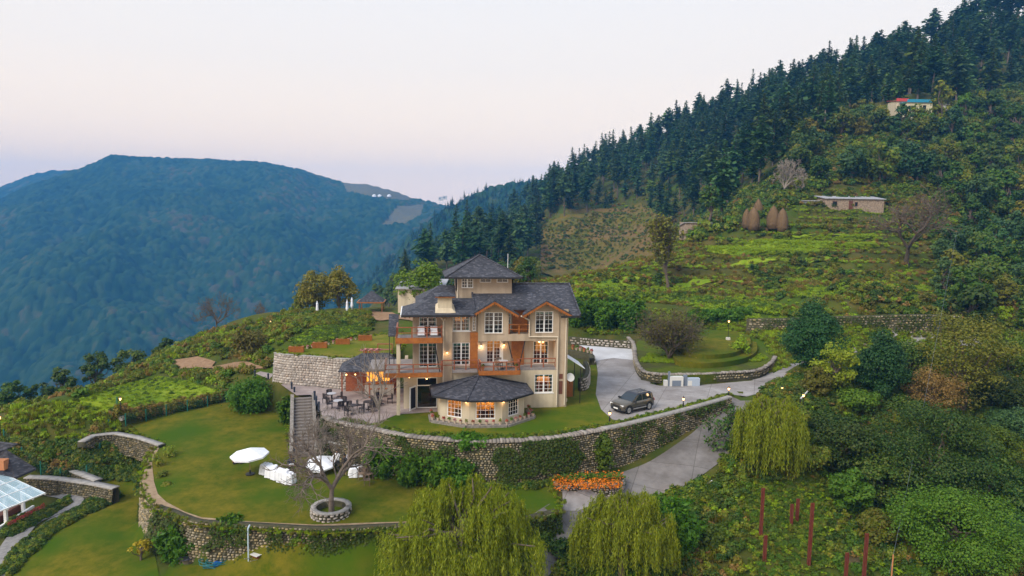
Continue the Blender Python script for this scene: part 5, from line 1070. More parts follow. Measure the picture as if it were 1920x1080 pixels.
# wood left of and behind the house
lp = zone([(735, 525), (800, 540), (960, 512), (1010, 505), (1000, 545), (900, 555), (820, 575), (740, 585), (690, 560)], (-60, 40, 115, 330), 3000, 34, mind=5)
for i, p in enumerate(lp[np.argsort(np.hypot(lp[:, 0], lp[:, 1]))][:70]):
    k = rng0.choice(['oak', 'mid', 'scrub', 'blue', 'olive'], p=[.25, .2, .2, .2, .15]); single('broadleaf_tree', {'oak': 'dark green', 'mid': 'fresh green', 'olive': 'olive', 'scrub': 'yellowish green', 'blue': 'blue green'}[k] + ' leafy tree in the wooded dip behind the house roofs', p - np.array([0, 0, .5]), BL[k] if rng0.random() < .6 else TALL.get(k, BL[k]), rng0.uniform(0, 6.28), rng0.uniform(.5, .9), group='trees in the dip behind the house')
# ------------------------------------------------------------------ single trees and shrubs
m_bark_t = mat('brown grey twigs', (0.13, 0.10, 0.08), (0.20, 0.16, 0.13), scale=6, rough=.95)
def dims(px, ytop, Y, wpx):
    b = atY(px, Y); return b, float(P(px, ytop, Y)[2] - b[2]), wpx * Y / FOC
def tree(kind, px, ytop, Y, wpx, lm, label, seed, name='broadleaf_tree', group=None, **k):
    b, h, w_ = dims(px, ytop, Y, wpx); h = max(h, 1.5)
    ms = {'b': broadleaf, 'w': willow, 'n': baretree}[kind](seed, h, w_, lm if kind == 'n' else LM[lm], **k)
    return plant(name, label, b - np.array([0, 0, .15]), ms, rz=seed * .7, group=group, names=('trunk', 'crown'))
def shrub(px, ytop, Y, wpx, lm, label, seed, kind='bush', group=None, z=None, name=None, **k):
    b, h, w_ = dims(px, ytop, Y, wpx)
    if z is not None: b = np.array([b[0], b[1], z]); h = float(P(px, ytop, Y)[2] - z)
    me = bush(seed, h, w_, LM[lm], **k) if kind == 'bush' else bamboo(seed, h, w_, LM[lm], **k)
    return single(name or ('leafy_shrub' if kind == 'bush' else 'bamboo_clump'), label, b - np.array([0, 0, .05]), me, seed * .9, 1, 'shrub' if kind == 'bush' else 'bamboo', group)
tree('b', 1518, 568, 72, 118, 'cypress', 'dense dark green egg shaped tree beside the upper road', 101, shape='egg', ncl=90, nl=240, ls=.14, trunk=.1, name='evergreen_tree')
tree('b', 1645, 618, 67, 112, 'cypress', 'dark green cone shaped tree right of the egg shaped one', 102, shape='cone', ncl=90, nl=220, ls=.14, trunk=.05, name='evergreen_tree')
tree('w', 1440, 738, 53, 140, 'willow', 'pale green weeping willow beside the lower road bend', 103, nst=1500, name='willow_tree', ls=.11, nl=30, slong=1.5)
tree('b', 1735, 765, 54, 245, 'oak', 'big spreading dark green tree on the slope at lower right', 104, ncl=120, nl=300, ls=.115, trunk=.1, cr=.13)
tree('b', 1800, 582, 68, 165, 'olive', 'olive brown leafy tree below the terrace wall at right', 105, ncl=75, nl=190, ls=.14, trunk=.1)
tree('b', 1748, 690, 66, 120, 'brown', 'brownish autumn tree in front of the olive leafy one', 106, ncl=45, nl=150, ls=.115, trunk=.1, spread=1)
tree('b', 1790, 930, 46, 260, 'mid', 'bright mid green tree filling the lower right corner', 107, ncl=110, nl=300, ls=.105, trunk=.08, cr=.13)
tree('w', 870, 903, 38.5, 330, 'willow', 'large yellow green weeping willow at the bottom centre', 108, nst=3400, ls=.095, nl=26, name='willow_tree')
tree('w', 1168, 922, 41, 215, 'willow', 'weeping willow in front of the lower road right of centre', 109, nst=2000, ls=.09, nl=26, name='willow_tree')
plant('bare_tree', 'leafless spreading tree growing in the round stone planter', PLC + np.array([0, 0, .1]), baretree(110, 7.6, 7.8, m_bark_t, levels=5, kids=3, trunk=.13, r0=.24, twig=.012), names=('trunk',))
tree('n', 708, 648, 54.5, 105, m_bark_p, 'leafless grey tree at the patio corner before the house', 111, levels=4, trunk=.14, name='bare_tree', r0=.13, twig=.014)
for i, (px, yt, Y, wp) in enumerate(((605, 752, 53.5, 105), (652, 758, 54, 115))): tree('n', px, yt, Y, wp, m_bark_p, ['leafless twiggy bush right of the stone steps', 'leafless twiggy bush below the patio edge'][i], 112 + i, levels=5, kids=3, trunk=.08, name='bare_bush', r0=.06, twig=.011)
tree('n', 1246, 570, 77, 140, m_bark, 'round twiggy brown tree on the grass mound by the drive', 114, levels=5, kids=4, trunk=.1, name='bare_tree', leaves=LM['olive'], nleaf=5200, ls=.14, r0=.2)
tree('n', 1700, 342, 122, 150, m_bark, 'big bare brown tree on the terraced hillside', 115, levels=5, trunk=.2, name='bare_tree', leaves=LM['brown'], nleaf=350, ls=.22, r0=.45, twig=.026)
tree('n', 1253, 398, 118, 82, m_bark, 'sparse olive leaved tree standing on the hillside field', 116, levels=5, trunk=.14, leaves=LM['olive'], nleaf=3000, ls=.3, name='sparse_tree', twig=.025)
tree('b', 590, 508, 112, 74, 'olive', 'yellowish tree left of its taller twin behind the upper garden', 117, ncl=65, nl=90, ls=.22, trunk=.08)
tree('b', 636, 503, 112, 66, 'olive', 'taller yellowish tree behind the upper garden', 118, ncl=65, nl=90, ls=.22, shape='egg', trunk=.08)
tree('b', 565, 545, 113, 45, 'scrub', 'small bushy tree left of the yellowish pair', 119, ncl=25, nl=70, ls=.25, trunk=.1)
tree('b', 788, 489, 94, 92, 'mid', 'leafy green tree beside the cream building behind the house', 120, ncl=55, nl=90, ls=.25, trunk=.15)
tree('n', 405, 543, 104, 88, m_bark, 'leafless tree on the grassy crest at left', 121, levels=5, kids=3, trunk=.15, name='bare_tree', twig=.016)
tree('n', 494, 562, 106, 42, m_bark, 'small leafless tree right of the crest tree', 122, levels=4, trunk=.12, name='bare_tree', twig=.02)
for i, (px, yt, wp, Y, lb) in enumerate(((5, 735, 45, 86, 'dark oak at the very left edge of the slope'), (31, 710, 52, 88, 'second dark oak from the left edge on the slope'), (78, 712, 46, 90, 'third dark oak from the left edge on the slope'), (122, 688, 44, 92, 'slim dark oak in the middle of the crest row'), (184, 655, 54, 96, 'tall dark oak left of the leaning one'), (240, 653, 62, 97, 'dark oak leaning right on the left crest'), (300, 640, 24, 104, 'tiny dark oak beside the pink grass'), (318, 630, 36, 105, 'small dark oak at the right end of the crest row'))):
    tree('b', px, yt, Y, wp, 'oak', lb, 130 + i, ncl=32, nl=75, ls=.24, trunk=.12, group='dark oaks along the left crest', lean=.12 if px == 240 else 0)
tree('b', 476, 620, 79, 84, 'olive', 'low drooping yellowish tree left of the curved wall', 140, ncl=34, nl=80, ls=.2, trunk=.18)
tree('b', 266, 1013, 43.5, 46, 'yellow', 'small yellow leaved sapling below the curved wall', 141, ncl=14, nl=26, ls=.13, trunk=.4)
tree('b', 1565, 648, 65, 84, 'willow', 'yellow green drooping tree between the two dark evergreens', 142, ncl=40, nl=80, ls=.18, trunk=.1)
tree('n', 1385, 765, 55, 110, m_bark_p, 'half bare grey tree beside the lower road', 143, levels=5, kids=3, trunk=.12, leaves=LM['oak'], nleaf=2200, ls=.16, name='bare_tree', r0=.14)
for i, (px, yt, wp, Y, lm, lb) in enumerate(((1480, 770, 70, 58, 'scrub', 'bushy tree right of the pale willow'), (1545, 775, 95, 60, 'oak', 'dark bushy tree between willow and big spreading tree'), (1600, 740, 90, 64, 'mid', 'green bushy tree below the cone shaped evergreen'), (1690, 750, 90, 66, 'oak', 'dark tree right below the cone shaped evergreen'), (1860, 700, 120, 70, 'oak', 'dark tree right of the brownish autumn tree'), (1905, 770, 110, 64, 'blue', 'blue green tree near the right edge mid height'), (1860, 800, 110, 58, 'mid', 'green tree on the slope right of the spreading one'), (1912, 880, 110, 54, 'oak', 'dark tree at the right edge above the corner'), (1895, 970, 130, 49, 'blue', 'blue green tree in the right bottom edge'), (1890, 620, 110, 80, 'mid', 'green tree at the right edge below the terrace'), (1640, 960, 80, 48, 'scrub', 'low leafy tree left of the corner tree'), (1530, 690, 60, 64, 'olive', 'olive bushy tree below the upper road lamp'), (1575, 790, 130, 56, 'oak', 'tall dark tree left of the big spreading tree'), (1510, 840, 90, 54, 'scrub', 'yellowish bushy tree just right of the pale willow foot'), (1650, 850, 130, 53, 'oak', 'dark tree in front of the big spreading tree'), (1830, 850, 150, 52, 'oak', 'dark tree above the bright corner tree'), (1700, 640, 110, 72, 'oak', 'dark tree right of the cone shaped evergreen'), (1590, 880, 80, 51, 'mid', 'green bushy tree above the bare earth'))):
    tree('b', px, yt, Y, wp, lm, lb, 150 + i, ncl=55, nl=150, ls=.145, trunk=.06)
# bamboo and shrubs
shrub(470, 706, 66, 104, 'bamboo', 'bright green bamboo clump at the lawn corner by the path', 201, 'bamboo', nst=60, ls=.13)
shrub(541, 733, 62, 40, 'bamboo', 'narrow bright bamboo left of the stone steps', 202, 'bamboo', nst=26, ls=.13)
for i, (px, yt, Y, wp) in enumerate(((722, 812, 51, 70), (778, 828, 50.2, 85), (835, 826, 49.6, 100), (882, 814, 50, 62), (858, 852, 48.8, 80))):
    shrub(px, yt, Y, wp, 'bamboo', ['leftmost bamboo clump at the foot of the terrace wall', 'second bamboo clump from the left at the terrace wall', 'widest bamboo clump in the middle of the terrace wall', 'tall slim bamboo clump at the right end of the row', 'bamboo clump in front of the row below the bay'][i], 203 + i, 'bamboo', 'bamboo clumps along the terrace wall', nst=50, ls=.13)
shrub(1262, 918, 44, 96, 'bamboo', 'bright bamboo clump between willow and lower road', 210, 'bamboo', nst=60, ls=.13)
shrub(332, 975, 43.2, 74, 'bamboo', 'drooping green shrub against the curved lawn wall', 211, 'bamboo', nst=34, ls=.13); shrub(432, 984, 43, 56, 'bamboo', 'second drooping green shrub along the curved lawn wall', 212, 'bamboo', nst=30, ls=.13)
for i, px in enumerate((1080, 1096, 1112, 1128, 1144, 1160, 1176, 1192)): shrub(px, 553 + (i % 2) * 3, 97 + (i % 3), 42, 'bamboo', 'bamboo clump of the hedge right of the house roof', 220 + i, 'bamboo', 'hedge right of the house', nst=44, ls=.2)
for i, px in enumerate((1305, 1326, 1347, 1368, 1388)): shrub(px, 577 + (i % 2) * 3, 95 + (i % 3), 38, 'bamboo', 'bamboo clump of the hedge behind the grass mound', 230 + i, 'bamboo', 'hedge behind the mound', nst=44, ls=.2)
b_ = atY(1131, 52.0); single('clipped_cypress', 'clipped green columnar shrub against the terrace wall', b_, broadleaf(240, 3.0, 2.1, LM['mid'], ncl=50, nl=70, ls=.12, trunk=.02, shape='column')[1], 0, 1, 'shrub')
shrub(92, 838, 57, 36, 'mid', 'round green bush on the ivy bank at left', 241, ncl=16, nl=60); shrub(273, 830, 52.5, 34, 'cypress', 'dark conical bush at the corner of the lawn wall', 242, ncl=16, nl=60, ls=.12)
shrub(571, 1045, 42.5, 56, 'mid', 'leafy green bush below the lawn wall', 243, ncl=20, nl=60, ls=.14); shrub(515, 1062, 42, 36, 'grass', 'small yellow green bush below the lawn wall', 244, ncl=14, nl=50, ls=.12)
shrub(1386, 628, 79, 36, 'grass', 'round yellow green bush on the grass mound', 245, ncl=16, nl=60, ls=.16, z=1.6); shrub(548, 607, 84, 40, 'grass', 'bright yellow green bush in the vegetable garden', 246, ncl=14, nl=50, ls=.2)
shrub(1330, 985, 44.5, 60, 'mid', 'leafy bush on the slope right of the bamboo', 247, ncl=18, nl=60); shrub(1050, 1005, 43.5, 70, 'oak', 'dark shrub beside the lower road bottom', 248, ncl=18, nl=60, ls=.14); shrub(1345, 930, 50, 60, 'brown', 'dry brown bush by the road edge', 249, ncl=16, nl=40)
shrub(1430, 1000, 47, 70, 'mid', 'spreading green bush among the red posts', 250, ncl=18, nl=60)
for i, (px, yt, Y, wp) in enumerate(((296, 845, 52, 26), (303, 880, 50, 24), (310, 905, 48.5, 26), (330, 925, 47.5, 28), (318, 830, 54, 30))): shrub(px, yt, Y, wp, 'scrub', 'low scrubby bush along the inner edge of the earth path', 252 + i, group='bushes along the earth path', ncl=9, nl=40, ls=.11)
# ground cover
SLOPE = [(1270, 925), (1340, 890), (1400, 770), (1440, 725), (1520, 690), (1620, 670), (1930, 640), (1930, 1085), (1200, 1085)]
POSTZ = [(1400, 900), (1545, 900), (1545, 1085), (1400, 1085)]
sp_ = zone(SLOPE, (5, 62, 36, 92), 26000, 41, exclude=[POSTZ]); g = NZ.fbm(sp_[:, 0] / 4, sp_[:, 1] / 4)
scatter('slope_herbs', sp_[g > 0][:3600], [BU[3], BU[0], BU[5], TU[3], BU[4]], [.3, .25, .1, .2, .15], .2, .5, 14, 'green herbs and ferns on the lower right slope')
scatter('slope_undergrowth', sp_[g <= 0][:3600], [BU[4], BU[0], BU[1], BU[2], TU[2]], [.35, .25, .15, .1, .15], .2, .6, 15, 'dark undergrowth on the lower right slope')
scatter('post_herbs', zone(POSTZ, (12, 30, 38, 58), 9000, 52)[:1500], [BU[3], BU[0], TU[3], BU[5]], [.4, .2, .25, .15], .1, .26, 32, 'low herbs round the red posts')
sheet('bare_earth', [at(*q, -4.5)[:2] for q in ((1552, 935), (1600, 925), (1632, 960), (1640, 1010), (1610, 1065), (1570, 1050), (1548, 990))], mat('dark bare earth', (.055, .042, .014), (.10, .072, .03), scale=2.5, rough=1, bump=.7, bscale=8), .06, .6)
ROUGH = [[(1090, 580), (1200, 575), (1300, 590), (1400, 600), (1480, 640), (1480, 690), (1440, 700), (1455, 660), (1420, 635), (1300, 612), (1200, 625), (1090, 632)], [(1400, 600), (1480, 602), (1760, 597), (1800, 600), (1800, 660), (1640, 655), (1500, 680), (1440, 690), (1440, 650)], [(0, 780), (110, 752), (230, 795), (225, 812), (160, 822), (0, 826)], [(1480, 385), (1680, 385), (1680, 412), (1500, 412)]]
rz_ = np.concatenate([zone(pl, bx, n, 60 + i) for i, (pl, bx, n) in enumerate(zip(ROUGH, ((6, 36, 64, 108), (24, 62, 66, 96), (-56, -28, 54, 84), (55, 90, 135, 165)), (14000, 16000, 12000, 5000)))])
scatter('rough_grass', rz_[np.random.default_rng(9).permutation(len(rz_))][:5200], [TU[0], TU[3], BU[5], TU[2], BU[0]], [.3, .25, .2, .15, .1], .22, .5, 33, 'rough grass between the drive and the hillside walls')
LEFTS = [(0, 775), (150, 735), (300, 660), (420, 615), (560, 585), (600, 584), (590, 602), (540, 640), (505, 660), (505, 690), (420, 720), (425, 735), (300, 700), (60, 780), (0, 800)]
lf = zone(LEFTS, (-75, -18, 62, 118), 16000, 42, exclude=[[(316, 676), (372, 668), (480, 680), (500, 696), (330, 697)]]); scatter('left_slope_scrub', lf[:2600], BU + TU, [.2, .15, .08, .12, .03, .14, .1, .06, .08, .04], .3, .8, 16, 'grass and scrub on the slope left of the house')
CROP = [(70, 777), (105, 757), (160, 742), (230, 722), (300, 708), (355, 716), (420, 735), (400, 748), (330, 762), (220, 784), (120, 792)]
scatter('crop_plants', zone(CROP, (-62, -25, 58, 90), 26000, 43)[:3200], [TU[0], BU[5], TU[3], BU[3]], [.4, .35, .15, .1], .15, .3, 17, 'bright green crop on the sloping field at left')
BANK = [(0, 828), (150, 832), (235, 835), (285, 850), (265, 880), (215, 868), (120, 872), (60, 862), (0, 840)]
scatter('bank_cover', zone(BANK, (-48, -22, 48, 64), 20000, 44)[:1300], [BU[4], BU[0], BU[2]], [.5, .35, .15], .25, .5, 18, 'dark creeping plants on the bank below the fence')
HEDGES = [[(150, 955), (180, 930), (215, 922), (225, 935), (190, 955), (160, 968), (100, 1000), (40, 1060), (15, 1085), (-10, 1085), (30, 1030), (90, 985)], [(150, 872), (262, 880), (262, 905), (200, 900), (150, 890)], [(25, 975), (80, 962), (128, 935), (132, 945), (95, 968), (30, 1005), (0, 1010)]]
for i, hp in enumerate(HEDGES): scatter('low_hedge', zone(hp, (-50, -18, 42, 62), 30000, 45 + i)[:900], [BU[4], BU[0]], [.7, .3], .2, .38, 19 + i, ['clipped hedge following the garden kerb', 'hedge bank between the zigzag walls and the lawn wall', 'clipped hedge along the pergola garden'][i])
VEG = [(545, 640), (600, 612), (650, 612), (700, 618), (660, 632), (610, 640), (570, 652)]
scatter('vegetable_rows', zone(VEG, (-36, -14, 72, 95), 30000, 48)[:1300], [BU[5], BU[3], TU[0]], [.5, .25, .25], .25, .42, 22, 'vegetable beds with bright leaves above the upper lawn')
HB = [(560, 600), (600, 592), (690, 588), (700, 605), (690, 618), (640, 612), (575, 615)]
scatter('garden_vines', zone(HB, (-36, -14, 78, 104), 20000, 49)[:500], [BU[1], BU[0], BU[4]], [.4, .4, .2], .4, .75, 23, 'vine covered trellises in the upper garden')
scatter('mound_grass', zone([(1200, 700), (1215, 680), (1300, 690), (1400, 685), (1440, 665), (1448, 678), (1420, 692), (1300, 703), (1230, 702)], (8, 30, 66, 86), 40000, 50)[:900] * np.array([1, 1, 0]) + np.array([0, 0, .9]), [TU[0], BU[5], TU[3]], [.4, .4, .2], .18, .35, 24, 'rough grass along the mound wall')
scatter('front_undergrowth', zone([(980, 1000), (1060, 985), (1140, 960), (1260, 925), (1330, 900), (1250, 1085), (950, 1085), (930, 1040)], (-2, 20, 34, 56), 14000, 51, exclude=[[(985, 1060), (1040, 990), (1110, 940), (1250, 890), (1330, 830), (1370, 850), (1300, 920), (1160, 960), (1080, 1010), (1040, 1085), (990, 1085)]])[:900], [BU[0], BU[4], BU[3]], None, .3, .7, 25, 'undergrowth round the willows by the lower road')

# ragged borders of the lawns and walls
def border(poly, n, seed, inner=.05, outer=.55, zf=None):
    rng = np.random.default_rng(seed); P_, s_ = resample(np.vstack([poly, poly[:1]]) if seed != 72 else poly, .4); k = rng.integers(len(P_) - 1, size=n); t = rng.random((n, 1)); q = P_[k] * (1 - t) + P_[k + 1] * t; d = P_[k + 1] - P_[k]; d /= np.linalg.norm(d, axis=1, keepdims=True) + 1e-9; nn = np.column_stack([-d[:, 1], d[:, 0]]) * rng.uniform(-outer, outer, (n, 1)); q = q + nn
    z = zf(q[:, 0], q[:, 1]) if zf else H(q[:, 0], q[:, 1]); return np.column_stack([q, z])
scatter('lawn_edge_grass', np.concatenate([border(L_POLY, 1000, 70, outer=.4, zf=lawn_z), border(U_POLY, 500, 71, zf=lambda x, y: 2.9 + 0 * x)]), [TU[0], TU[3], BU[0], TU[2]], [.35, .3, .2, .15], .1, .24, 35, 'ragged grass along the edges of the lawns')
_in = [G(a, b - 5, .02)[:2] for a, b in WALL_TOP[1:]]
scatter('parapet_plants', border(np.array(_in), 900, 72, outer=.3, zf=lambda x, y: 0 * x), [TU[0], TU[3], BU[0], BU[3]], [.3, .3, .2, .2], .15, .34, 36, 'grass and small plants behind the terrace parapet')
scatter('wall_foot_plants', np.concatenate([border(gp([(690, 876), (760, 898), (860, 912), (1000, 911), (1040, 905)], -2.9), 500, 73, outer=.5, zf=lawn_z)]), [BU[0], BU[4], BU[3], TU[0]], [.3, .25, .25, .2], .2, .45, 37, 'weeds along the foot of the terrace wall')

# the wood goes on beyond the right edge of the view
_e = zone([(1945, 190), (2300, 120), (2300, 1085), (2080, 1085), (2020, 640)], (30, 190, 62, 230), 5000, 81, mind=4.2)
scatter('flank_wood', _e[:420] - np.array([0, 0, .4]), list(BL.values()), None, .6, 1.1, 38, 'leafy wood going on along the right flank')
_e = zone([(1930, 190), (2300, 120), (2300, 1085), (1930, 1085)], (30, 190, 40, 230), 9000, 82)
scatter('flank_undergrowth', _e[:2200], BU, None, .4, 1.1, 39, 'undergrowth of the wood along the right flank')
# ------------------------------------------------------------------ car
m_paint = mat('olive grey metallic paint', (0.15, 0.135, 0.11), rough=0.28, metal=0.55, spec=0.5)
m_paint_d = mat('dark roof paint', (0.02, 0.022, 0.032), rough=0.2, spec=0.5)
m_carglass = mat('car glass', (0.012, 0.02, 0.026), rough=0.06, spec=0.8)
m_tyre = mat('tyre rubber', (0.012, 0.012, 0.012), rough=0.85); m_rim = mat('alloy rim', (0.5, 0.5, 0.5), rough=0.35, metal=0.9)
m_silver = mat('silver trim', (0.55, 0.55, 0.56), rough=0.35, metal=0.7); m_red = mat('red tail lamp', (0.35, 0.02, 0.02), rough=0.3); m_plastic = mat('black plastic cladding', (0.025, 0.025, 0.026), rough=0.7)
def loft(secs):
    """secs: list of rings (same count) of points"""
    b = MB(); n = len(secs[0]); vs = [p for s in secs for p in s]; fs = [(i * n + k, i * n + (k + 1) % n, (i + 1) * n + (k + 1) % n, (i + 1) * n + k) for i in range(len(secs) - 1) for k in range(n)]
    return b.add(vs, fs + [tuple(range(n - 1, -1, -1)), tuple((len(secs) - 1) * n + k for k in range(n))])
def build_car(loc, rz, label):
    c = empty('parked_car', loc, rz, label, 'car')
    def ring(x, w_, zb, zt, zs): return [(x, -w_ * .9, zb), (x, -w_, zb + .12), (x, -w_, zs), (x, -w_ * .95, zt - .04), (x, -w_ * .8, zt), (x, w_ * .8, zt), (x, w_ * .95, zt - .04), (x, w_, zs), (x, w_, zb + .12), (x, w_ * .9, zb)]
    loft([ring(-2.0, .74, .42, .95, .7), ring(-1.93, .83, .3, 1.02, .75), ring(-1.3, .88, .24, 1.04, .8), ring(-.3, .88, .22, 1.03, .8), ring(.75, .88, .22, 1.02, .8), ring(1.35, .87, .24, .98, .78), ring(1.8, .83, .28, .9, .7), ring(1.97, .7, .36, .78, .62)]).build('body', m_paint, c, True)
    def gr(x0, x1, z, w_): return [(x0, -w_, z), (x1, -w_ * .93, z), (x1, w_ * .93, z), (x0, w_, z)]
    loft([[(-1.9, -.8, 1.0), (.85, -.8, 1.0), (.85, .8, 1.0), (-1.9, .8, 1.0)], [(-1.75, -.68, 1.5), (.1, -.68, 1.52), (.1, .68, 1.52), (-1.75, .68, 1.5)]]).build('cabin_glass', m_carglass, c)
    rf_ = MB().add([(-1.78, -.69, 1.49), (.12, -.69, 1.515), (.12, .69, 1.515), (-1.78, .69, 1.49), (-1.6, -.58, 1.6), (-.1, -.58, 1.61), (-.1, .58, 1.61), (-1.6, .58, 1.6)], [(0, 1, 5, 4), (1, 2, 6, 5), (2, 3, 7, 6), (3, 0, 4, 7), (4, 5, 6, 7), (3, 2, 1, 0)]).build('roof', m_paint_d, c)
    for s in (-1, 1): MB().bar((-1.5, s * .56, 1.65), (-.15, s * .56, 1.66), .04, .04).build('roof_rail', m_silver, rf_); MB().tube((-1.5, 0, 1.6), (-1.65, 0, 1.75), .012, .008, 5).build('aerial', m_plastic, rf_) if s > 0 else None
    for s in (-1, 1):
        for (xa, xb, xc, xd) in ((-1.9, -1.76, -1.55, -1.62), (-.5, -.5, -.42, -.42), (.45, -.1, .12, .86)): MB().add([(xa, s * .805, 1.0), (xd, s * .805, 1.0), (xc, s * .695, 1.5), (xb, s * .695, 1.5)], [(0, 1, 2, 3)]).build('pillar', m_paint, c)
        MB().bar((-1.55, s * .885, .42), (1.0, s * .885, .42), .05, .2).build('sill_cladding', m_plastic, c); MB().bar((-.85, s * .915, .4), (.75, s * .915, .4), .02, .09).build('sill_trim', m_silver, c)
        MB().box(.55, .72, s * .97 - .1, s * .97 + .1, .98, 1.12).build('mirror', m_plastic, c)
        MB().box(1.72, 1.95, s * .62 - .16, s * .62 + .16, .72, .82).build('headlight', m_white, c); MB().box(-2.03, -1.94, s * .66 - .14, s * .66 + .14, .75, .98).build('tail_light', m_red, c)
        for x in (-.45, .45): MB().box(x - .1, x + .1, s * .885 - .015, s * .885 + .015, .84, .87).build('door_handle', m_plastic, c)
        for x in (-1.28, 1.25):
            w_ = MB(); w_.tube((x, s * .68, .34), (x, s * .9, .34), .34, .34, 20); t = w_.build('wheel', m_tyre, c); r = MB(); r.tube((x, s * .9, .34), (x, s * .915, .34), .23, .2, 16); 
            for k in range(5): a = k * 1.2566; r.bar((x, s * .925, .34), (x + .21 * math.cos(a), s * .925, .34 + .21 * math.sin(a)), .02, .07)
            r.build('rim', m_rim, t)
            ar = MB()
            for k in range(9): a0, a1 = math.pi * k / 9, math.pi * (k + 1) / 9; ar.bar((x + .41 * math.cos(a0), s * .88, .34 + .41 * math.sin(a0)), (x + .41 * math.cos(a1), s * .88, .34 + .41 * math.sin(a1)), .06, .09)
            ar.build('wheel_arch', m_plastic, c)
    MB().box(1.9, 2.02, -.6, .6, .3, .55).build('bumper', m_plastic, c); MB().box(1.93, 2.0, -.42, .42, .6, .74).build('grille', m_plastic, c); MB().box(2.02, 2.035, -.26, .26, .42, .53).build('number_plate', m_white, c); MB().box(-2.04, -1.98, -.6, .6, .35, .55).build('rear_bumper', m_plastic, c)
    return c
_f = G(1179, 777, .03); _r = G(1217, 768.5, .03); _h = (_f - _r); _ang = math.atan2(_h[1], _h[0]); _mid = (_f + _r) / 2; _nl = np.array([-math.sin(_ang), math.cos(_ang)])
build_car((_mid[0] - _nl[0] * .88, _mid[1] - _nl[1] * .88, .04), _ang, 'olive grey compact suv with dark roof parked on the drive')
# ------------------------------------------------------------------ lamps
def lamp_post(loc, h, label, base=True, e=18, group=None):
    o = empty('lamp_post', loc, 0, label, 'lamp', group)
    if base: MB().box(-.22, .22, -.22, .22, -.1, .3).build('base_block', mat('whitewashed block', (.6, .56, .5), rough=.9), o)
    MB().lathe([(.07, 0), (.06, .3), (.035, .4), (.03, h - .1), (.06, h - .05), (.06, h)], (0, 0, 0), 8).build('post', m_dark, o)
    g = MB().lathe([(.05, h), (.12, h + .22), (.02, h + .22)], (0, 0, 0), 6).build('lamp_glass', m_bulb2, o); MB().lathe([(.15, h + .22), (.03, h + .34), (.02, h + .42)], (0, 0, 0), 6).build('lamp_cap', m_dark, o)
    l = bpy.data.lights.new('lamp_light', 'POINT'); l.energy = e; l.color = (1, .6, .28); l.shadow_soft_size = .1; lo = bpy.data.objects.new('lamp_light', l); COL.objects.link(lo); lo.parent = o; lo.location = (0, 0, h + .55)
    return o
lamp_post(at(228, 803, -2.6), 1.75, 'black lamp post on a white block by the green fence', True)
lamp_post(at(2, 826, -2.9), 1.9, 'black lamp post at the left picture edge', True)
p = G(1365, 637, 2.0); lamp_post((p[0], p[1], 2.0), 2.2, 'tall lamp post on a white block on the grass mound', True)
for px, py, lb in ((1143, 790, 'short lantern post on the terrace wall beside the lawn'), (1281, 762, 'short lantern post on the concrete coping by the car'), (1366, 742, 'short lantern post where the coping wall ends')):
    p = G(px, py, .5); lamp_post((p[0], p[1], .5), .55, lb, False, 8, 'lantern posts on the terrace wall')
p = at(1505, 772, -1); lamp_post(p, 1.4, 'black lamp post on the slope below the upper road', False, 10); p = at(1466, 738, 0); lamp_post(p, .4, 'low lantern beside the road junction', False, 6); p = at(1519, 692, .4); lamp_post(p, .5, 'low lantern at the foot of the egg shaped tree', False, 6)
p = at(1258, 926, -3.2); lamp_post(p, .35, 'low lantern at the outer edge of the lower road', False, 6); p = at(508, 610, 3); lamp_post(p, .4, 'low lantern at the corner of the vegetable garden', False, 6)
# ------------------------------------------------------------------ boxes by the drive
m_bluegrey = mat('blue grey panel', (.16, .19, .24), rough=.6); m_pale = mat('pale grey cabinet', (.58, .57, .54), rough=.6)
def gbox(name, label, x0, x1, y0, y1, m, door=None, dep=.5):
    a = G(x0, y1 + 3, .03); b = G(x1, y1 + 3, .03); hh = (y1 - y0) * a[1] / FOC; o = empty(name, a, math.atan2(b[1] - a[1], b[0] - a[0]), label, 'cabinet'); w_ = np.linalg.norm(b - a)
    MB().box(0, w_, 0, dep, 0, hh).build('casing', m, o)
    if door: MB().box(w_ * door[0], w_ * door[1], -.03, -.003, .0 + .04, hh * door[2]).build('door', door[3], o)
    return o
gbox('utility_cabinet', 'pale cabinet with a grey door against the mound wall', 1256, 1281, 703, 721.5, m_pale, (.16, .82, .62, m_bluegrey)); gbox('utility_cabinet', 'blue grey cabinet with a cream door beside the pale one', 1289, 1312, 706, 721, mat('light blue grey casing', (.36, .42, .5), rough=.6), (.02, .36, .7, m_pale))
gbox('gate_pillar', 'slim blue grey post left of the pale cabinet', 1252.5, 1256, 693, 721, m_bluegrey, None, .2); gbox('gate_pillar', 'blue grey post between the two cabinets', 1281.5, 1288, 700, 720.5, m_bluegrey, None, .3); gbox('storage_box', 'small pale box at the left end of the cabinets', 1245, 1252, 710, 721, m_pale, None, .35)
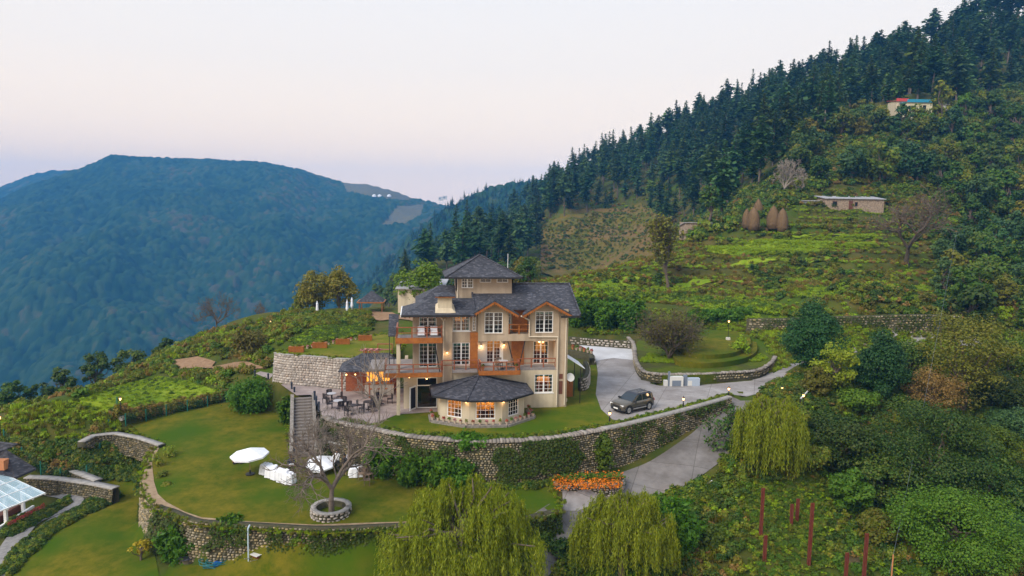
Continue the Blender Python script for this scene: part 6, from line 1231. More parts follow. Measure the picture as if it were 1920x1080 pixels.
# ------------------------------------------------------------------ lawn party: parasols, tables, people
m_cloth = mat('white cloth', (.78, .79, .82), (.70, .71, .76), scale=3, rough=.9); m_pole = mat('wooden pole', (.3, .2, .12), rough=.6)
def parasol(loc, label, r=1.35, h=2.3, tilt=(0, 0), closed=False, group=None, rz=0.0):
    o = empty('parasol', loc, rz, label, 'parasol', group)
    if closed:
        MB().lathe([(.03, 0), (.03, .6), (.14, .65), (.2, .9), (.13, 1.7), (.16, 1.75), (.02, 2.3)], (0, 0, 0), 10).build('folded_canopy', m_cloth, o); MB().lathe([(.3, 0), (.3, .06), (.05, .1)], (0, 0, 0), 10).build('base', m_dark, o); return o
    n = 8; b = MB(); vs = [(r * math.cos(2 * math.pi * k / n), r * math.sin(2 * math.pi * k / n), 0) for k in range(n)] + [(0, 0, .5)] + [(r * math.cos(2 * math.pi * k / n), r * math.sin(2 * math.pi * k / n), -.12) for k in range(n)]
    b.add(vs, [(k, (k + 1) % n, n) for k in range(n)] + [(k, n + 1 + k, n + 1 + (k + 1) % n, (k + 1) % n) for k in range(n)]); cn = b.build('canopy', m_cloth, o); cn.location = (0, 0, h - .35); cn.rotation_euler = (tilt[0], tilt[1], .3)
    for k in range(n): MB().bar((0, 0, .38), (r * .97 * math.cos(2 * math.pi * k / n), r * .97 * math.sin(2 * math.pi * k / n), -.04), .02, .02).build('rib', m_pole, cn)
    MB().tube((0, 0, 0), (0, 0, h), .028, .028, 8).build('pole', m_pole, o); MB().lathe([(.34, 0), (.34, .07), (.06, .1), (.05, .35)], (0, 0, 0), 12).build('base', m_dark, o); return o
lz = lambda p: (p[0], p[1], float(lawn_z(p[0], p[1])) + .03)
parasol(lz(G(469, 889, -2.9)), 'open white parasol standing on the lower lawn', 1.42, 1.95, (R_(2), R_(-3)))
p = lz(G(600, 884, -2.9)); parasol(p, 'white parasol tilted low beside the party tables', 1.25, 1.0, (R_(9), R_(-4)))
def draped(loc, rz, label, w_=.9, d=.8, h=.74, group='cloth draped tables on the lawn', seed=0):
    o = empty('draped_table', loc, rz, label, 'table', group); rg = random.Random(seed); n = 28; vs = []
    for ring_, (f, z) in enumerate(((.5, h), (.92, h), (1.0, h - .05), (1.08, h * .5), (1.16, .04))):
        for k in range(n):
            a = 2 * math.pi * k / n; sq = 1 / max(abs(math.cos(a)), abs(math.sin(a))) ** .7; wob = (1 + .09 * math.sin(a * 7 + rg.random()) * (ring_ > 2)) * f
            vs.append((math.cos(a) * sq * w_ / 2 * wob, math.sin(a) * sq * d / 2 * wob, z + (.03 * rg.uniform(-1, 1) if ring_ < 2 else 0)))
    b = MB().add(vs, [(i * n + k, i * n + (k + 1) % n, (i + 1) * n + (k + 1) % n, (i + 1) * n + k) for i in range(4) for k in range(n)] + [tuple(range(n))]); b.build('cloth', m_cloth, o)
    for sx in (-1, 1):
        for sy in (-1, 1): MB().box(sx * w_ * .35 - .03, sx * w_ * .35 + .03, sy * d * .35 - .03, sy * d * .35 + .03, 0, h - .02).build('leg', m_pole, o)
    return o
for i, (px, py) in enumerate(((500, 888), (510, 893), (521, 897), (532, 901), (543, 904))): draped(lz(G(px, py, -2.9)), .25 * (i % 2) - .3, ['leftmost white draped table in the party row', 'second white draped table from the left in the row', 'middle white draped table of the party row', 'fourth white draped table from the left in the row', 'rightmost white draped table in the party row'][i], .8, .75, .78 + .06 * (i % 2), seed=i)
draped(lz(G(668, 892, -2.9)), .3, 'white draped table right of the bare tree trunk', 1.0, .8, .74, seed=9)
m_rattan = mat('brown rattan', (.16, .11, .075), (.24, .17, .12), scale=14, rough=.8); m_iron = mat('black garden metal', (.03, .025, .028), rough=.6)
def chair(loc, rz, label, m, group, s=1.0):
    o = empty('garden_chair', loc, rz, label, 'chair', group); o.scale = (s, s, s)
    MB().box(-.24, .24, -.24, .24, .42, .46).build('seat', m, o); b = MB()
    for k in range(7): a = R_(-60 + 20 * k) + math.pi / 2; b.bar((.25 * math.cos(a), .25 * math.sin(a), .46), (.27 * math.cos(a), .27 * math.sin(a), .88), .07, .03)
    b.bar((-.2, .17, .88), (.2, .17, .88), .04, .04); b.build('backrest', m, o)
    for sx in (-1, 1):
        for sy in (-1, 1): MB().box(sx * .2 - .02, sx * .2 + .02, sy * .2 - .02, sy * .2 + .02, 0, .42).build('leg', m, o)
    return o
for i, (px, py, lb) in enumerate(((678, 897, 'left rattan chair at the table right of the bare tree'), (692, 898, 'right rattan chair at the table right of the bare tree'), (688, 908, 'rattan chair in front of the table right of the bare tree'))): chair(lz(G(px, py, -2.9)), i * .9, lb, m_rattan, 'rattan chairs on the lawn')
def table(loc, label, group='patio tables', r=.42, m=None, top=None):
    o = empty('patio_table', loc, 0, label, 'table', group); MB().lathe([(r, .7), (r, .74)], (0, 0, 0), 14).build('tabletop', top or m_iron, o); MB().lathe([(.22, 0), (.2, .03), (.03, .06), (.03, .7)], (0, 0, 0), 8).build('pedestal', m or m_iron, o); return o
m_toplt = mat('pale table top', (.4, .4, .43), rough=.5)
ptab = ((622, 752, 'patio table nearest the stone steps'), (634, 766, 'patio table with a pale top left of the bare tree'), (662, 775, 'patio table behind the leafless bushes'), (690, 768, 'patio table beside the bare patio tree'), (716, 757, 'patio table nearest the lit bar'))
for i, (px, py, lb) in enumerate(ptab):
    c0 = G(px, py, .05); table(c0, lb, top=m_toplt if i in (0, 1) else None)
    for k in range(3):
        a = i * 1.1 + k * 2.1; chair((c0[0] + .72 * math.cos(a), c0[1] + .72 * math.sin(a), .05), a - math.pi / 2, 'dark metal chair at the %s' % lb.replace('patio table', 'table'), m_iron, 'metal chairs on the patio')
def chest(px, py, z, label, w_=.8, h=.5, name='wooden_chest'):
    p = G(px, py, z); o = empty(name, p, .2, label, 'chest'); MB().box(-w_ / 2, w_ / 2, -.25, .25, .12, h).build('box', m_wood, o); MB().box(-w_ / 2 - .03, w_ / 2 + .03, -.28, .28, h, h + .05).build('lid', m_wood, o)
    for s in (-1, 1): MB().tube((s * w_ * .32, -.3, .12), (s * w_ * .32, .3, .12), .12, .12, 10).build('wheel', m_dark, o)
chest(447, 868, -2.85, 'orange wooden cart behind the open white parasol')
def bin_(p, label): 
    o = empty('litter_bin', p, 0, label, 'bin'); MB().lathe([(.2, 0), (.23, .05), (.25, .8), (.2, .84)], (0, 0, 0), 12).build('drum', mat('terracotta brown', (.25, .10, .05), rough=.7), o); MB().box(-.12, .12, -.262, -.2, .5, .66).build('slot', m_dark, o)
bin_(lz(G(711, 888, -2.9)), 'brown litter bin at the foot of the terrace wall'); bin_((*G(626, 722, .05)[:2], .05), 'terracotta bin against the pale curved wall')
o = empty('wall_cabinet', (*G(613, 724, .05)[:2], .05), -.1, 'white cooler unit standing against the pale curved wall', 'cooler'); MB().box(-.3, .3, -.2, .2, 0, 1.5).build('casing', m_pale, o); MB().box(-.22, .22, -.23, -.203, .1, .6).build('grille', m_bluegrey, o)
# people
def skinmesh(name, verts, edges, radii, m, parent, sub=1):
    me = bpy.data.meshes.new(name); me.from_pydata(verts, edges, []); o = link(me, name); md = o.modifiers.new('s', 'SKIN'); o.modifiers.new('d', 'SUBSURF').levels = sub
    for v, r in zip(me.skin_vertices[0].data, radii): v.radius = (r, r) if np.isscalar(r) else r
    me.skin_vertices[0].data[0].use_root = True
    dg = bpy.context.evaluated_depsgraph_get(); ev = o.evaluated_get(dg); nm = bpy.data.meshes.new_from_object(ev); bpy.data.objects.remove(o); nm.materials.clear(); nm.materials.append(m)
    nm.polygons.foreach_set('use_smooth', [True] * len(nm.polygons)); nm.name = name; return link(nm, name, parent)
m_skin = mat('skin', (.30, .16, .10), rough=.6); m_hair = mat('black hair', (.012, .01, .009), rough=.6)
def person(loc, rz, label, shirt, trousers, arms='down', s=1.0):
    o = empty('person', loc, rz, label, 'person'); o.scale = (s, s, s); am = {'down': ((.27, .02, 1.12), (.27, -.06, .86)), 'hold': ((.25, -.05, 1.14), (.14, -.34, 1.08)), 'reach': ((.27, -.2, 1.25), (.2, -.46, 1.02))}[arms]
    V = [(0, 0, .95), (0, 0, 1.12), (0, 0, 1.32), (0, -.01, 1.46), (0, -.02, 1.52), (0, -.03, 1.62), (0, -.03, 1.72)]; E = [(0, 1), (1, 2), (2, 3), (3, 4), (4, 5), (5, 6)]; Rr = [(.16, .12), (.15, .11), (.17, .12), (.08, .08), (.055, .055), (.085, .1), (.06, .08)]
    for sx in (-1, 1):
        b = len(V); V += [(sx * .19, 0, 1.4), (sx * am[0][0], am[0][1], am[0][2]), (sx * am[1][0], am[1][1], am[1][2]), (sx * (am[1][0]), am[1][1] - .05, am[1][2] - .09)]; E += [(2, b), (b, b + 1), (b + 1, b + 2), (b + 2, b + 3)]; Rr += [.062, .048, .036, .04]
        b = len(V); V += [(sx * .1, 0, .86), (sx * .11, -.02, .48), (sx * .11, .02, .1), (sx * .12, -.12, .05)]; E += [(0, b), (b, b + 1), (b + 1, b + 2), (b + 2, b + 3)]; Rr += [.095, .065, .045, .045]
    body = skinmesh('body', V, E, Rr, trousers, o); me = body.data; me.materials.append(shirt); me.materials.append(m_skin); me.materials.append(m_hair)
    for f in me.polygons:
        c = f.center; hand = abs(c.x) > .12 and c.z > .75 and (Vector((abs(c.x), c.y, c.z)) - Vector((am[1][0], am[1][1] - .03, am[1][2] - .05))).length < .11
        f.material_index = 2 if hand or (c.z > 1.5 and c.z < 1.66) else 3 if c.z >= 1.66 else 1 if c.z > .93 else 0
    MB().ball((0, -.0, 1.69), .105, 7, .95).build('hair', m_hair, o); MB().ball((0, -.135, 1.6), .022, 5).build('nose', m_skin, o)
    return o
mk = lambda n, c: mat(n, c, rough=.85)
person(lz(G(546, 893, -2.9)), R_(30), 'person in a dark shirt holding a folded white cloth', mk('dark blue shirt', (.03, .035, .06)), mk('dark trousers', (.02, .02, .025)), 'hold')
o = empty('folded_cloth', lz(G(546, 893, -2.9)), R_(30), 'folded white cloth in the arms of the dark shirted person', 'cloth'); MB().box(-.22, .22, -.46, -.3, .98, 1.14).build('cloth', m_cloth, o)
person(lz(G(633, 884, -2.9)), R_(-20), 'person in a white shirt behind the tilted parasol', mk('white shirt', (.65, .65, .66)), mk('dark trousers', (.02, .02, .025)), 'reach')
person(lz(G(646, 892, -2.9)), R_(160), 'person in a black top and khaki trousers by the bare tree', mk('black shirt', (.012, .012, .014)), mk('khaki trousers', (.33, .24, .13)), 'hold')
person(lz(G(655, 884, -2.9)), R_(60), 'person in a grey top beside the draped table', mk('pale grey top', (.45, .42, .48)), mk('dark trousers', (.02, .02, .025)), 'down')
# ------------------------------------------------------------------ pots and flowers
m_pot = mat('pale clay pot', (.45, .33, .25), (.55, .45, .36), scale=6, rough=.9); m_terra = mat('terracotta pot', (.42, .16, .07), (.5, .22, .1), scale=5, rough=.85)
m_flr = leafmat('red flowers', [(.5, .02, .03), (.6, .06, .08), (.05, .12, .02), (.55, .12, .05)], .05); m_flp = leafmat('pink flowers', [(.5, .12, .16), (.6, .25, .26), (.05, .12, .02)], .05); m_flo = leafmat('orange marigolds', [(.75, .20, .01), (.85, .28, .01), (.6, .14, .01), (.06, .12, .015)], .05)
def tuftmesh(seed, m, n, r, h, ls):
    rng = np.random.default_rng(seed); d = rnd_dirs(rng, n); d[:, 2] = np.abs(d[:, 2]); V, F = leaf_quads(rng, d * np.array([r, r, h]) * rng.uniform(.5, 1, (n, 1)), d, ls, 1.3, .6); return npmesh('plant', V, F, m)
potm = MB().lathe([(.1, 0), (.15, .26), (.17, .28), (.17, .32), (.13, .32)], (0, 0, 0), 10); _p0 = potm.build('pot', m_pot); POT = _p0.data; bpy.data.objects.remove(_p0); _p0 = potm.build('pot', m_terra); POT2 = _p0.data; bpy.data.objects.remove(_p0)
PLANTS = [tuftmesh(300, m_flr, 60, .2, .25, .09), tuftmesh(301, LM['mid'], 60, .2, .3, .1), tuftmesh(302, m_flp, 60, .2, .22, .09), tuftmesh(303, m_flr, 50, .18, .2, .09), tuftmesh(304, LM['scrub'], 50, .18, .35, .1)]
def pot(loc, label, group, k, terra=False, s=1.0):
    o = empty('flower_pot', loc, k * 1.7, label, 'flower pot', group); o.scale = (s, s, s); link(POT2 if terra else POT, 'pot', o); q = link(PLANTS[k % 5], 'plant', o); q.location = (0, 0, .32); return o
ringp = []
for i in range(5):
    a = np.array([cx_ + (pt[i][0] - cx_) * 1.0, cy_ + (pt[i][1] - cy_) * 1.0]); b = np.array([cx_ + (pt[i + 1][0] - cx_) * 1.0, cy_ + (pt[i + 1][1] - cy_) * 1.0]); ringp += [a + (b - a) * t / 6 for t in range(6)]
ringp = ringp[3:29]; e_ = empty('stone_edging', hw(ringp[0][0], ringp[0][1]), 0, 'low stone edging curving round the glazed bay', 'edging'); org = hw(ringp[0][0], ringp[0][1]); eb = MB()
for a, b in zip(ringp[:-1], ringp[1:]): A_, B_ = hw(*(a * 1.0)) - org, hw(*b) - org; eb.bar((A_[0], A_[1], .1), (B_[0], B_[1], .1), .5, .22)
eb.build('kerb', m_stone_d2, e_)
for i, q in enumerate(ringp): w_ = hw(q[0], q[1]); pot((w_[0], w_[1], .215), 'small clay flower pot on the edging round the glazed bay', 'flower pots round the bay', i, False, .8)
for i in range(8): q = G(1003 + i * 7, 752 - i * 1.2, .35); pot(q, 'potted plant on the low ledge right of the bay', 'pots on the ledge by the bay', i + 1, i > 5, .9)
lb_ = MB(); q0 = G(997, 756, .3) - H0; q1 = G(1060, 746, .3) - H0; lo_ = empty('planter_ledge', H0, 0, 'low cream ledge carrying pots right of the bay', 'ledge'); lb_.bar((q0[0], q0[1], .12), (q1[0], q1[1], .12), .6, .4); lb_.build('ledge', m_wall2, lo_)
# marigold bed
mbp = catmull([G(*q, -2.95) for q in ((1036, 908), (1050, 916), (1075, 917), (1100, 912), (1130, 917), (1160, 914), (1170, 904))], 4)
stone_wall('flower_bed_edge', 'low stone edge round the orange marigold bed', [p + np.array([0, 0, .35]) for p in mbp], 1, base=[-3.9, -3.9], batter=.03, thick=.25, sw=.3, shh=.16, stone=m_stone_g)
rng = np.random.default_rng(77); n = 1700; pp = []
while len(pp) < n:
    q = rng.uniform((1038, 886), (1166, 913)); pp.append(G(q[0], q[1] + 6, -2.75) + np.array([rng.normal() * .1, rng.normal() * .1, rng.uniform(0, .42)]))
pp = np.array(pp); V, F = leaf_quads(rng, pp, np.tile([0, -.3, 1.], (n, 1)), .11, 1.2, .7); tag(link(npmesh('marigold_bed', V, F, m_flo), 'marigold_bed'), 'bed of orange marigolds at the foot of the terrace wall', kind='stuff')
rng = np.random.default_rng(78); n = 2200; pp = G(1038, 900, -2.7) + (G(1166, 898, -2.7) - G(1038, 900, -2.7)) * rng.random((n, 1)) + np.column_stack([rng.normal(size=n) * .2, rng.uniform(-.5, .4, n), rng.uniform(-.5, .4, n)]); V, F = leaf_quads(rng, pp, np.tile([0, -.3, 1.], (n, 1)), .13, 1.6, .8); tag(link(npmesh('marigold_leaves', V, F, LM['mid']), 'marigold_leaves'), 'green leaves of the marigold bed', kind='stuff')
# upper lawn planters
def planter(px, py, label, w_=1.5, h=.62, z=2.92, grp='timber planters on the upper lawn', k=0):
    p = G(px, py, z); o = empty('timber_planter', p, .12, label, 'planter', grp); b = 5
    for j in range(b): MB().box(-w_ / 2, w_ / 2, -.28, -.24, h * j / b + .012, h * (j + 1) / b - .006).build('board', m_wood, o)
    MB().box(-w_ / 2 + .01, w_ / 2 - .01, -.239, .27, 0, h - .02).build('trough', m_wood, o); q = link(PLANTS[k], 'plant', o); q.location = (0, 0, h - .05); q.scale = (3, 1.2, 1)
for i, (px, py, lb) in enumerate(((556, 660, 'leftmost timber planter on the upper lawn edge'), (600, 652, 'second timber planter from the left on the upper lawn'), (643, 645, 'third timber planter from the left on the upper lawn'), (685, 638, 'rightmost timber planter on the upper lawn'))): planter(px, py, lb, k=4)
for i, px in enumerate((685, 696, 707)): planter(px, 664, ['left small flower planter above the bar roof', 'middle small flower planter above the bar roof', 'right small flower planter above the bar roof'][i], .42, .42, 2.95, 'small planters above the bar', 2)
for i in range(11): q = G(568 + i * 8.5 + (i > 2) * 6 + (i > 6) * 8, 656 - i * 1.9, 2.92); pot(q, 'small pale pot in the row between the timber planters', 'pots between the planters', i + 1, i % 4 == 3, .8)
o = empty('garden_swing', G(722, 663, 2.95), .1, 'brown wooden bench frame at the upper lawn corner', 'bench'); MB().bar((-.75, 0, 1.0), (.75, 0, 1.0), .1).build('top_beam', m_rail, o); [MB().bar((s * .72, 0, 0), (s * .72, 0, 1.0), .09).build('post', m_rail, o) for s in (-1, 1)]; MB().box(-.65, .65, -.2, .2, .4, .45).build('seat', m_rail, o)
# bollards along the path
for i, (px, py, hh) in enumerate(((478, 705, .6), (503, 711, .6), (527, 718, .6), (547, 729, .65), (552, 735, .5), (590, 750, .85), (593, 760, .85), (598, 772, .9))):
    p = G(px, py, .05); o = tag(MB().lathe([(.09, 0), (.1, hh * .8), (.12, hh * .85), (.1, hh)], (0, 0, 0), 8).build('path_bollard', mat('slate blue metal', (.025, .035, .055), rough=.6)), ['first dark bollard on the path by the bamboo', 'second dark bollard along the patio path', 'third dark bollard along the patio path', 'fourth dark bollard near the stone steps', 'fifth dark bollard at the top of the stone steps', 'upper dark panel post right of the steps', 'middle dark panel post right of the steps', 'lower dark panel post right of the steps'][i], 'bollard', 'dark bollards along the path'); o.location = p
# ------------------------------------------------------------------ bar at the patio
pb = G(690, 741, 0.05); bar = empty('patio_bar', pb, YAW, 'dark roofed patio bar with a warm lit opening left of the house', 'bar')
rz0, rz1 = 2.6, 3.9
B0 = [(-2.6, -1.1, rz0), (3.0, -1.1, rz0), (3.0, 2.4, rz0), (-2.6, 2.4, rz0)]; T0 = (-0.6, .7, rz1); T1 = (2.0, .7, rz1); b = MB()
for q in ([B0[0], B0[1], T1, T0], [B0[1], B0[2], T1], [B0[2], B0[3], T0, T1], [B0[3], B0[0], T0]): b.slab(q, .1)
b.build('roof', m_roof, bar)
for u, v in ((-2.3, -.8), (.2, -.9), (2.7, -.8)): MB().box(u - .06, u + .06, v - .06, v + .06, 0, rz0).build('post', m_rail, bar)
MB().box(-2.2, 2.8, 1.6, 1.9, 0, rz0 - .05).build('back_wall', m_rail, bar); MB().box(-.3, 2.4, .0, .4, 0, 1.05).build('counter', m_stone_g, bar); MB().box(-.4, 2.5, -.08, .41, 1.05, 1.12).build('countertop', m_wood, bar)
MB().box(-.2, 2.0, .5, .59, 1.2, 2.4).build('glow_shelf', mat('amber self glowing shelving', (.9, .4, .05), (.5, .16, .02), scale=4, rough=.6, emit=(1, .42, .05), est=1.3), bar)  # shelving glows by itself in place of light inside the bar
for k in range(5): MB().box(-.2 + k * .55, -.14 + k * .55, .42, .5, 1.18, 2.42).build('shelf_upright', m_furn, bar)
for u in (-1.9, -1.1, 2.3): lantern(bar, (u, -.75, 2.2), 18)
for i, (u, v) in enumerate(((.3, -.5), (1.0, -.5), (1.7, -.5))):
    o = empty('bar_stool', pb + HU * u + HV * v, 0, ['left bar stool before the lit counter', 'middle bar stool before the lit counter', 'right bar stool before the lit counter'][i], 'stool', 'bar stools'); MB().lathe([(.17, .7), (.17, .75)], (0, 0, 0), 10).build('seat', m_wood, o); MB().lathe([(.18, 0), (.18, .03), (.025, .05), (.025, .7)], (0, 0, 0), 8).build('stem', m_iron, o)
# balcony furniture
for i, (u, v, z, lb) in enumerate(((-7.9, -.2, 6.69, 'left cream armchair on the upper balcony'), (-6.8, -.2, 6.69, 'right cream armchair on the upper balcony'))):
    o = empty('armchair', hw(u, v, z), YAW, lb, 'chair', 'armchairs on the upper balcony'); MB().box(-.3, .3, -.3, .3, .1, .4).build('seat', m_cloth, o); MB().box(-.3, .3, .2, .32, .4, .8).build('backrest', m_cloth, o); MB().box(-.36, -.3, -.3, .3, .1, .55).build('arm', m_rail, o); MB().box(.3, .36, -.3, .3, .1, .55).build('arm', m_rail, o)
c0 = hw(-.8, -.4, 3.71); table(c0, 'round pale table on the middle balcony', 'balcony tables', .5, top=m_toplt)
for i, a in enumerate((0.3, 2.0, 4.1)): chair((c0[0] + .7 * math.cos(a), c0[1] + .5 * math.sin(a), 3.71), a - math.pi / 2, ['right brown chair on the middle balcony', 'rear brown chair on the middle balcony', 'front brown chair on the middle balcony'][i], m_rattan, 'chairs on the middle balcony')
for i, u in enumerate((-2.6, .35)): pot(hw(u, -1.0, 3.71), ['leafy pot at the left of the middle balcony', 'leafy pot at the right of the middle balcony'][i], None, 4, True, 1.0)
# right side yard
sy = empty('sail_awning', hw(5.3, 1.0), YAW, 'white slanting awning at the right side of the house', 'awning'); q0, q1 = hz(1066, 669, 1.2), hz(1096, 690, 1.2)
MB().slab([(0, 0, q0[1]), (q1[0] - 5.3, 0, q1[1]), (q1[0] - 5.3, 2.6, q1[1] + .1), (0, 2.6, q0[1] + .1)], .05).build('awning_sheet', m_cloth, sy); [MB().box(1.3, 1.36, v, v + .06, 0, q1[1]).build('awning_post', m_dark, sy) for v in (.05, 2.5)]; MB().box(.1, 1.2, 2.4, 2.5, 0, 2.0).build('timber_screen', m_wood, sy)
stone_wall('yard_wall', 'curved rubble wall of the side yard beside the house', catmull([G(*q, 1.3) for q in ((1100, 676), (1105, 688), (1105, 699), (1099, 708), (1088, 710))], 4), -1, base=[0, 0], batter=.05, thick=.4, stone=m_stone_g, sw=.4, shh=.25)
stone_wall('yard_wall', 'low planted rubble wall between yard and drive', catmull([G(*q, .8) for q in ((1070, 655), (1095, 660), (1112, 664), (1115, 672))], 4), -1, base=[0, 0], batter=.05, thick=.6, stone=m_stone_g, sw=.4, shh=.25)
for i in range(6): q = G(1074 + i * 7, 655 + i * 1.6, .9); pot(q, 'potted plant on the low wall between yard and drive', 'pots on the yard wall', i, i % 3 == 0, 1.1)
o = empty('satellite_dish', hw(5.5, .5, 2.6), 0, 'round satellite dish at the right corner of the house', 'dish'); d = MB().lathe([(.02, 0), (.25, .05), (.4, .14)], (0, 0, 0), 14).build('dish', m_pale, o); d.rotation_euler = (R_(65), 0, R_(20)); MB().tube((0, .15, -.6), (0, .1, 0), .025, .025, 6).build('mast', m_dark, o)
# ------------------------------------------------------------------ left garden: fence, pergola, pavilion
m_green = mat('green fence paint', (.012, .12, .085), rough=.6); m_wire = mat('green wire', (.02, .09, .06), rough=.7)
def fence(pts, label, gap=1.9, h=1.15):
    F_, s = resample(np.array(pts), gap); o = empty('wire_fence', F_[0], 0, label, 'fence')
    for i, p in enumerate(F_): q = p - F_[0]; MB().box(q[0] - .04, q[0] + .04, q[1] - .04, q[1] + .04, q[2] - .1, q[2] + h).build('post', m_green, o)
    for i in range(len(F_) - 1):
        a, b = F_[i] - F_[0], F_[i + 1] - F_[0]; w_ = MB()
        for k in range(7): z = h * (k + .5) / 7; w_.bar(a + (0, 0, z), b + (0, 0, z), .008)
        for k in range(1, 12): c = a + (b - a) * k / 12; w_.bar(c, c + np.array([0, 0, h]), .006)
        w_.build('wire_mesh', m_wire, o)
fence([at(*q, -2.7) for q in ((8, 826), (60, 824), (120, 822), (170, 818), (222, 806))], 'green wire fence along the hedge at far left')
fence([at(*q, -2.5) for q in ((236, 800), (300, 783), (360, 770), (425, 755))], 'green wire fence along the back of the lower lawn')
fh = []
for pa_, n in (([at(*q, -2.6) for q in ((0, 822), (60, 821), (120, 819), (170, 814), (225, 803))], 300), ([at(*q, -2.5) for q in ((235, 797), (300, 780), (360, 767), (425, 752))], 200)):
    for i in range(n): t = random.random() * (len(pa_) - 1); k = min(int(t), len(pa_) - 2); p = pa_[k] + (pa_[k + 1] - pa_[k]) * (t - k); fh.append(p + np.array([random.gauss(0, .2), .7 + random.gauss(0, .35), 0]))
FHB = [bush(310, 1.5, 1.2, LM['olive'], 8, 40, .12), bush(311, 1.5, 1.1, LM['brown'], 8, 34, .12), bush(312, 1.4, 1.2, LM['oak'], 8, 40, .12)]
scatter('fence_hedge', np.array(fh), FHB, [.35, .3, .35], .55, .95, 31, 'brown and green hedge behind the wire fence')
pg = [G(85, 924, -4.3), G(-10, 962, -4.3), G(-75, 912, -3.4), G(5, 887, -3.4)]; og = np.array([*G(44, 960, -6.5)[:2], -6.6]); pe = empty('glass_pergola', og, 0, 'white pergola with a clear glass roof at the left edge', 'pergola')
m_pglass = bpy.data.materials.new('roof glass'); m_pglass.use_nodes = True; _t = m_pglass.node_tree; _b = _t.nodes['Principled BSDF']; _b.inputs['Base Color'].default_value = (.55, .75, .85, 1); _b.inputs['Roughness'].default_value = .08; _b.inputs['Alpha'].default_value = .35
L_ = [p - og for p in pg]
for i in range(4):
    for j in range(3):
        f = lambda s, t: (L_[0] * (1 - s) + L_[1] * s) * (1 - t) + (L_[3] * (1 - s) + L_[2] * s) * t
        q = [f(i / 4 + .01, j / 3 + .01), f((i + 1) / 4 - .01, j / 3 + .01), f((i + 1) / 4 - .01, (j + 1) / 3 - .01), f(i / 4 + .01, (j + 1) / 3 - .01)]; MB().slab(q, .02).build('glass_pane', m_pglass, pe)
for i in range(5): MB().bar(f(i / 4, 0) - np.array([0, 0, .1]), f(i / 4, 1) - np.array([0, 0, .1]), .1, .14).build('rafter', m_white, pe)
for j in range(4): MB().bar(f(0, j / 3) - np.array([0, 0, .02]), f(1, j / 3) - np.array([0, 0, .02]), .08, .08).build('purlin', m_white, pe)
pp_ = [G(44, 960, -6.6) - og, G(12, 984, -6.6) - og, G(-12, 1000, -6.6) - og]
for q in pp_: MB().box(q[0] - .1, q[0] + .1, q[1] - .1, q[1] + .1, 0, 2.25).build('post', m_white, pe)
MB().bar((pp_[0][0] + .3, pp_[0][1] + .7, .15), (pp_[2][0], pp_[2][1], .15), .16, .2).build('bottom_rail', m_white, pe); MB().bar(pp_[0] + (0, 0, 2.25), pp_[2] + (0, 0, 2.25), .14, .16).build('head_beam', m_white, pe)
MB().box(pp_[0][0] - 2.6, pp_[0][0] - .4, pp_[0][1] - 2.5, pp_[0][1] + .3, 0, .5).build('low_table', m_furn, pe)
for i in range(9): t = i / 8; q = G(8 + 62 * t, 992 - 34 * t, -6.6); pot((q[0] + .45, q[1], q[2] + .1), 'terracotta pot of orange flowers along the pergola', 'pots along the pergola', 3 if i % 2 else 0, True, .95)
pv = empty('garden_pavilion', G(20, 900, -6), 0, 'slate roofed pavilion behind the glass pergola', 'pavilion'); og = np.array(pv.location); b = MB()
for pl in ([(12, 843, -1.6), (68, 878, -3.3), (30, 895, -3.6), (-60, 893, -3.6), (-60, 846, -1.6)],): b.slab([G(*q) - og for q in pl], .14)
b.build('roof', m_roof, pv); b = MB(); b.slab([G(*q) - og for q in ((-40, 824, -.8), (33, 831, -1.2), (0, 846, -1.7), (-40, 858, -2))], .12); b.build('upper_roof', m_roof, pv)
MB().prism([tuple((G(*q, -6) - og)[:2]) for q in ((45, 880), (25, 898), (-60, 900), (-60, 880))], -.6, 2.2).build('wall', m_wall2, pv); c_ = G(4, 870, -2.6) - og; MB().box(c_[0] - .35, c_[0] + .35, c_[1] - .3, c_[1] + .3, c_[2] - .4, c_[2] + .35).build('chimney', m_terra, pv)
# things at the foot of the lawn wall
hc = empty('garden_hose', at(402, 1062, -5.8), 0, 'coiled teal garden hose lying below the lawn wall', 'hose'); m_hose = mat('teal hose', (.01, .14, .16), rough=.5); rg = random.Random(4)
for k in range(9): r = rg.uniform(.35, .8); cx, cy = rg.uniform(-.3, .3), rg.uniform(-.2, .2); MB().pipe([(cx + r * math.cos(t), cy + r * .8 * math.sin(t), .05 + .05 * k + .05 * math.sin(3 * t + k)) for t in np.linspace(0, 6.28, 22)], .022, 5).build('coil', m_hose, hc)
MB().lathe([(.25, 0), (.3, .25), (.26, .25)], (.25, -.1, .05), 12).build('blue_basin', mat('blue plastic', (.01, .08, .35), rough=.4), hc)
wb = empty('wheelbarrow', at(487, 1058, -5.6), R_(60), 'wheelbarrow with a red tray leaning by the lawn wall', 'wheelbarrow'); MB().add([(-.45, -.3, .75), (.45, -.25, .75), (.45, .25, .75), (-.45, .3, .75), (-.25, -.18, .42), (.25, -.15, .42), (.25, .15, .42), (-.25, .18, .42)], [(0, 1, 5, 4), (1, 2, 6, 5), (2, 3, 7, 6), (3, 0, 4, 7), (4, 5, 6, 7)]).build('tray', mat('dull red steel', (.22, .03, .025), rough=.6), wb)
MB().tube((.65, -.04, .2), (.65, .04, .2), .2, .2, 14).build('wheel', m_tyre, wb); [MB().bar((.65, s * .08, .2), (-.95, s * .28, .72), .035).build('handle', m_silver, wb) for s in (-1, 1)]; [MB().bar((-.25, s * .22, .5), (-.3, s * .24, 0), .03).build('leg', m_silver, wb) for s in (-1, 1)]; MB().box(-.5, .5, -.33, .33, .78, .81).build('board', m_pale, wb)
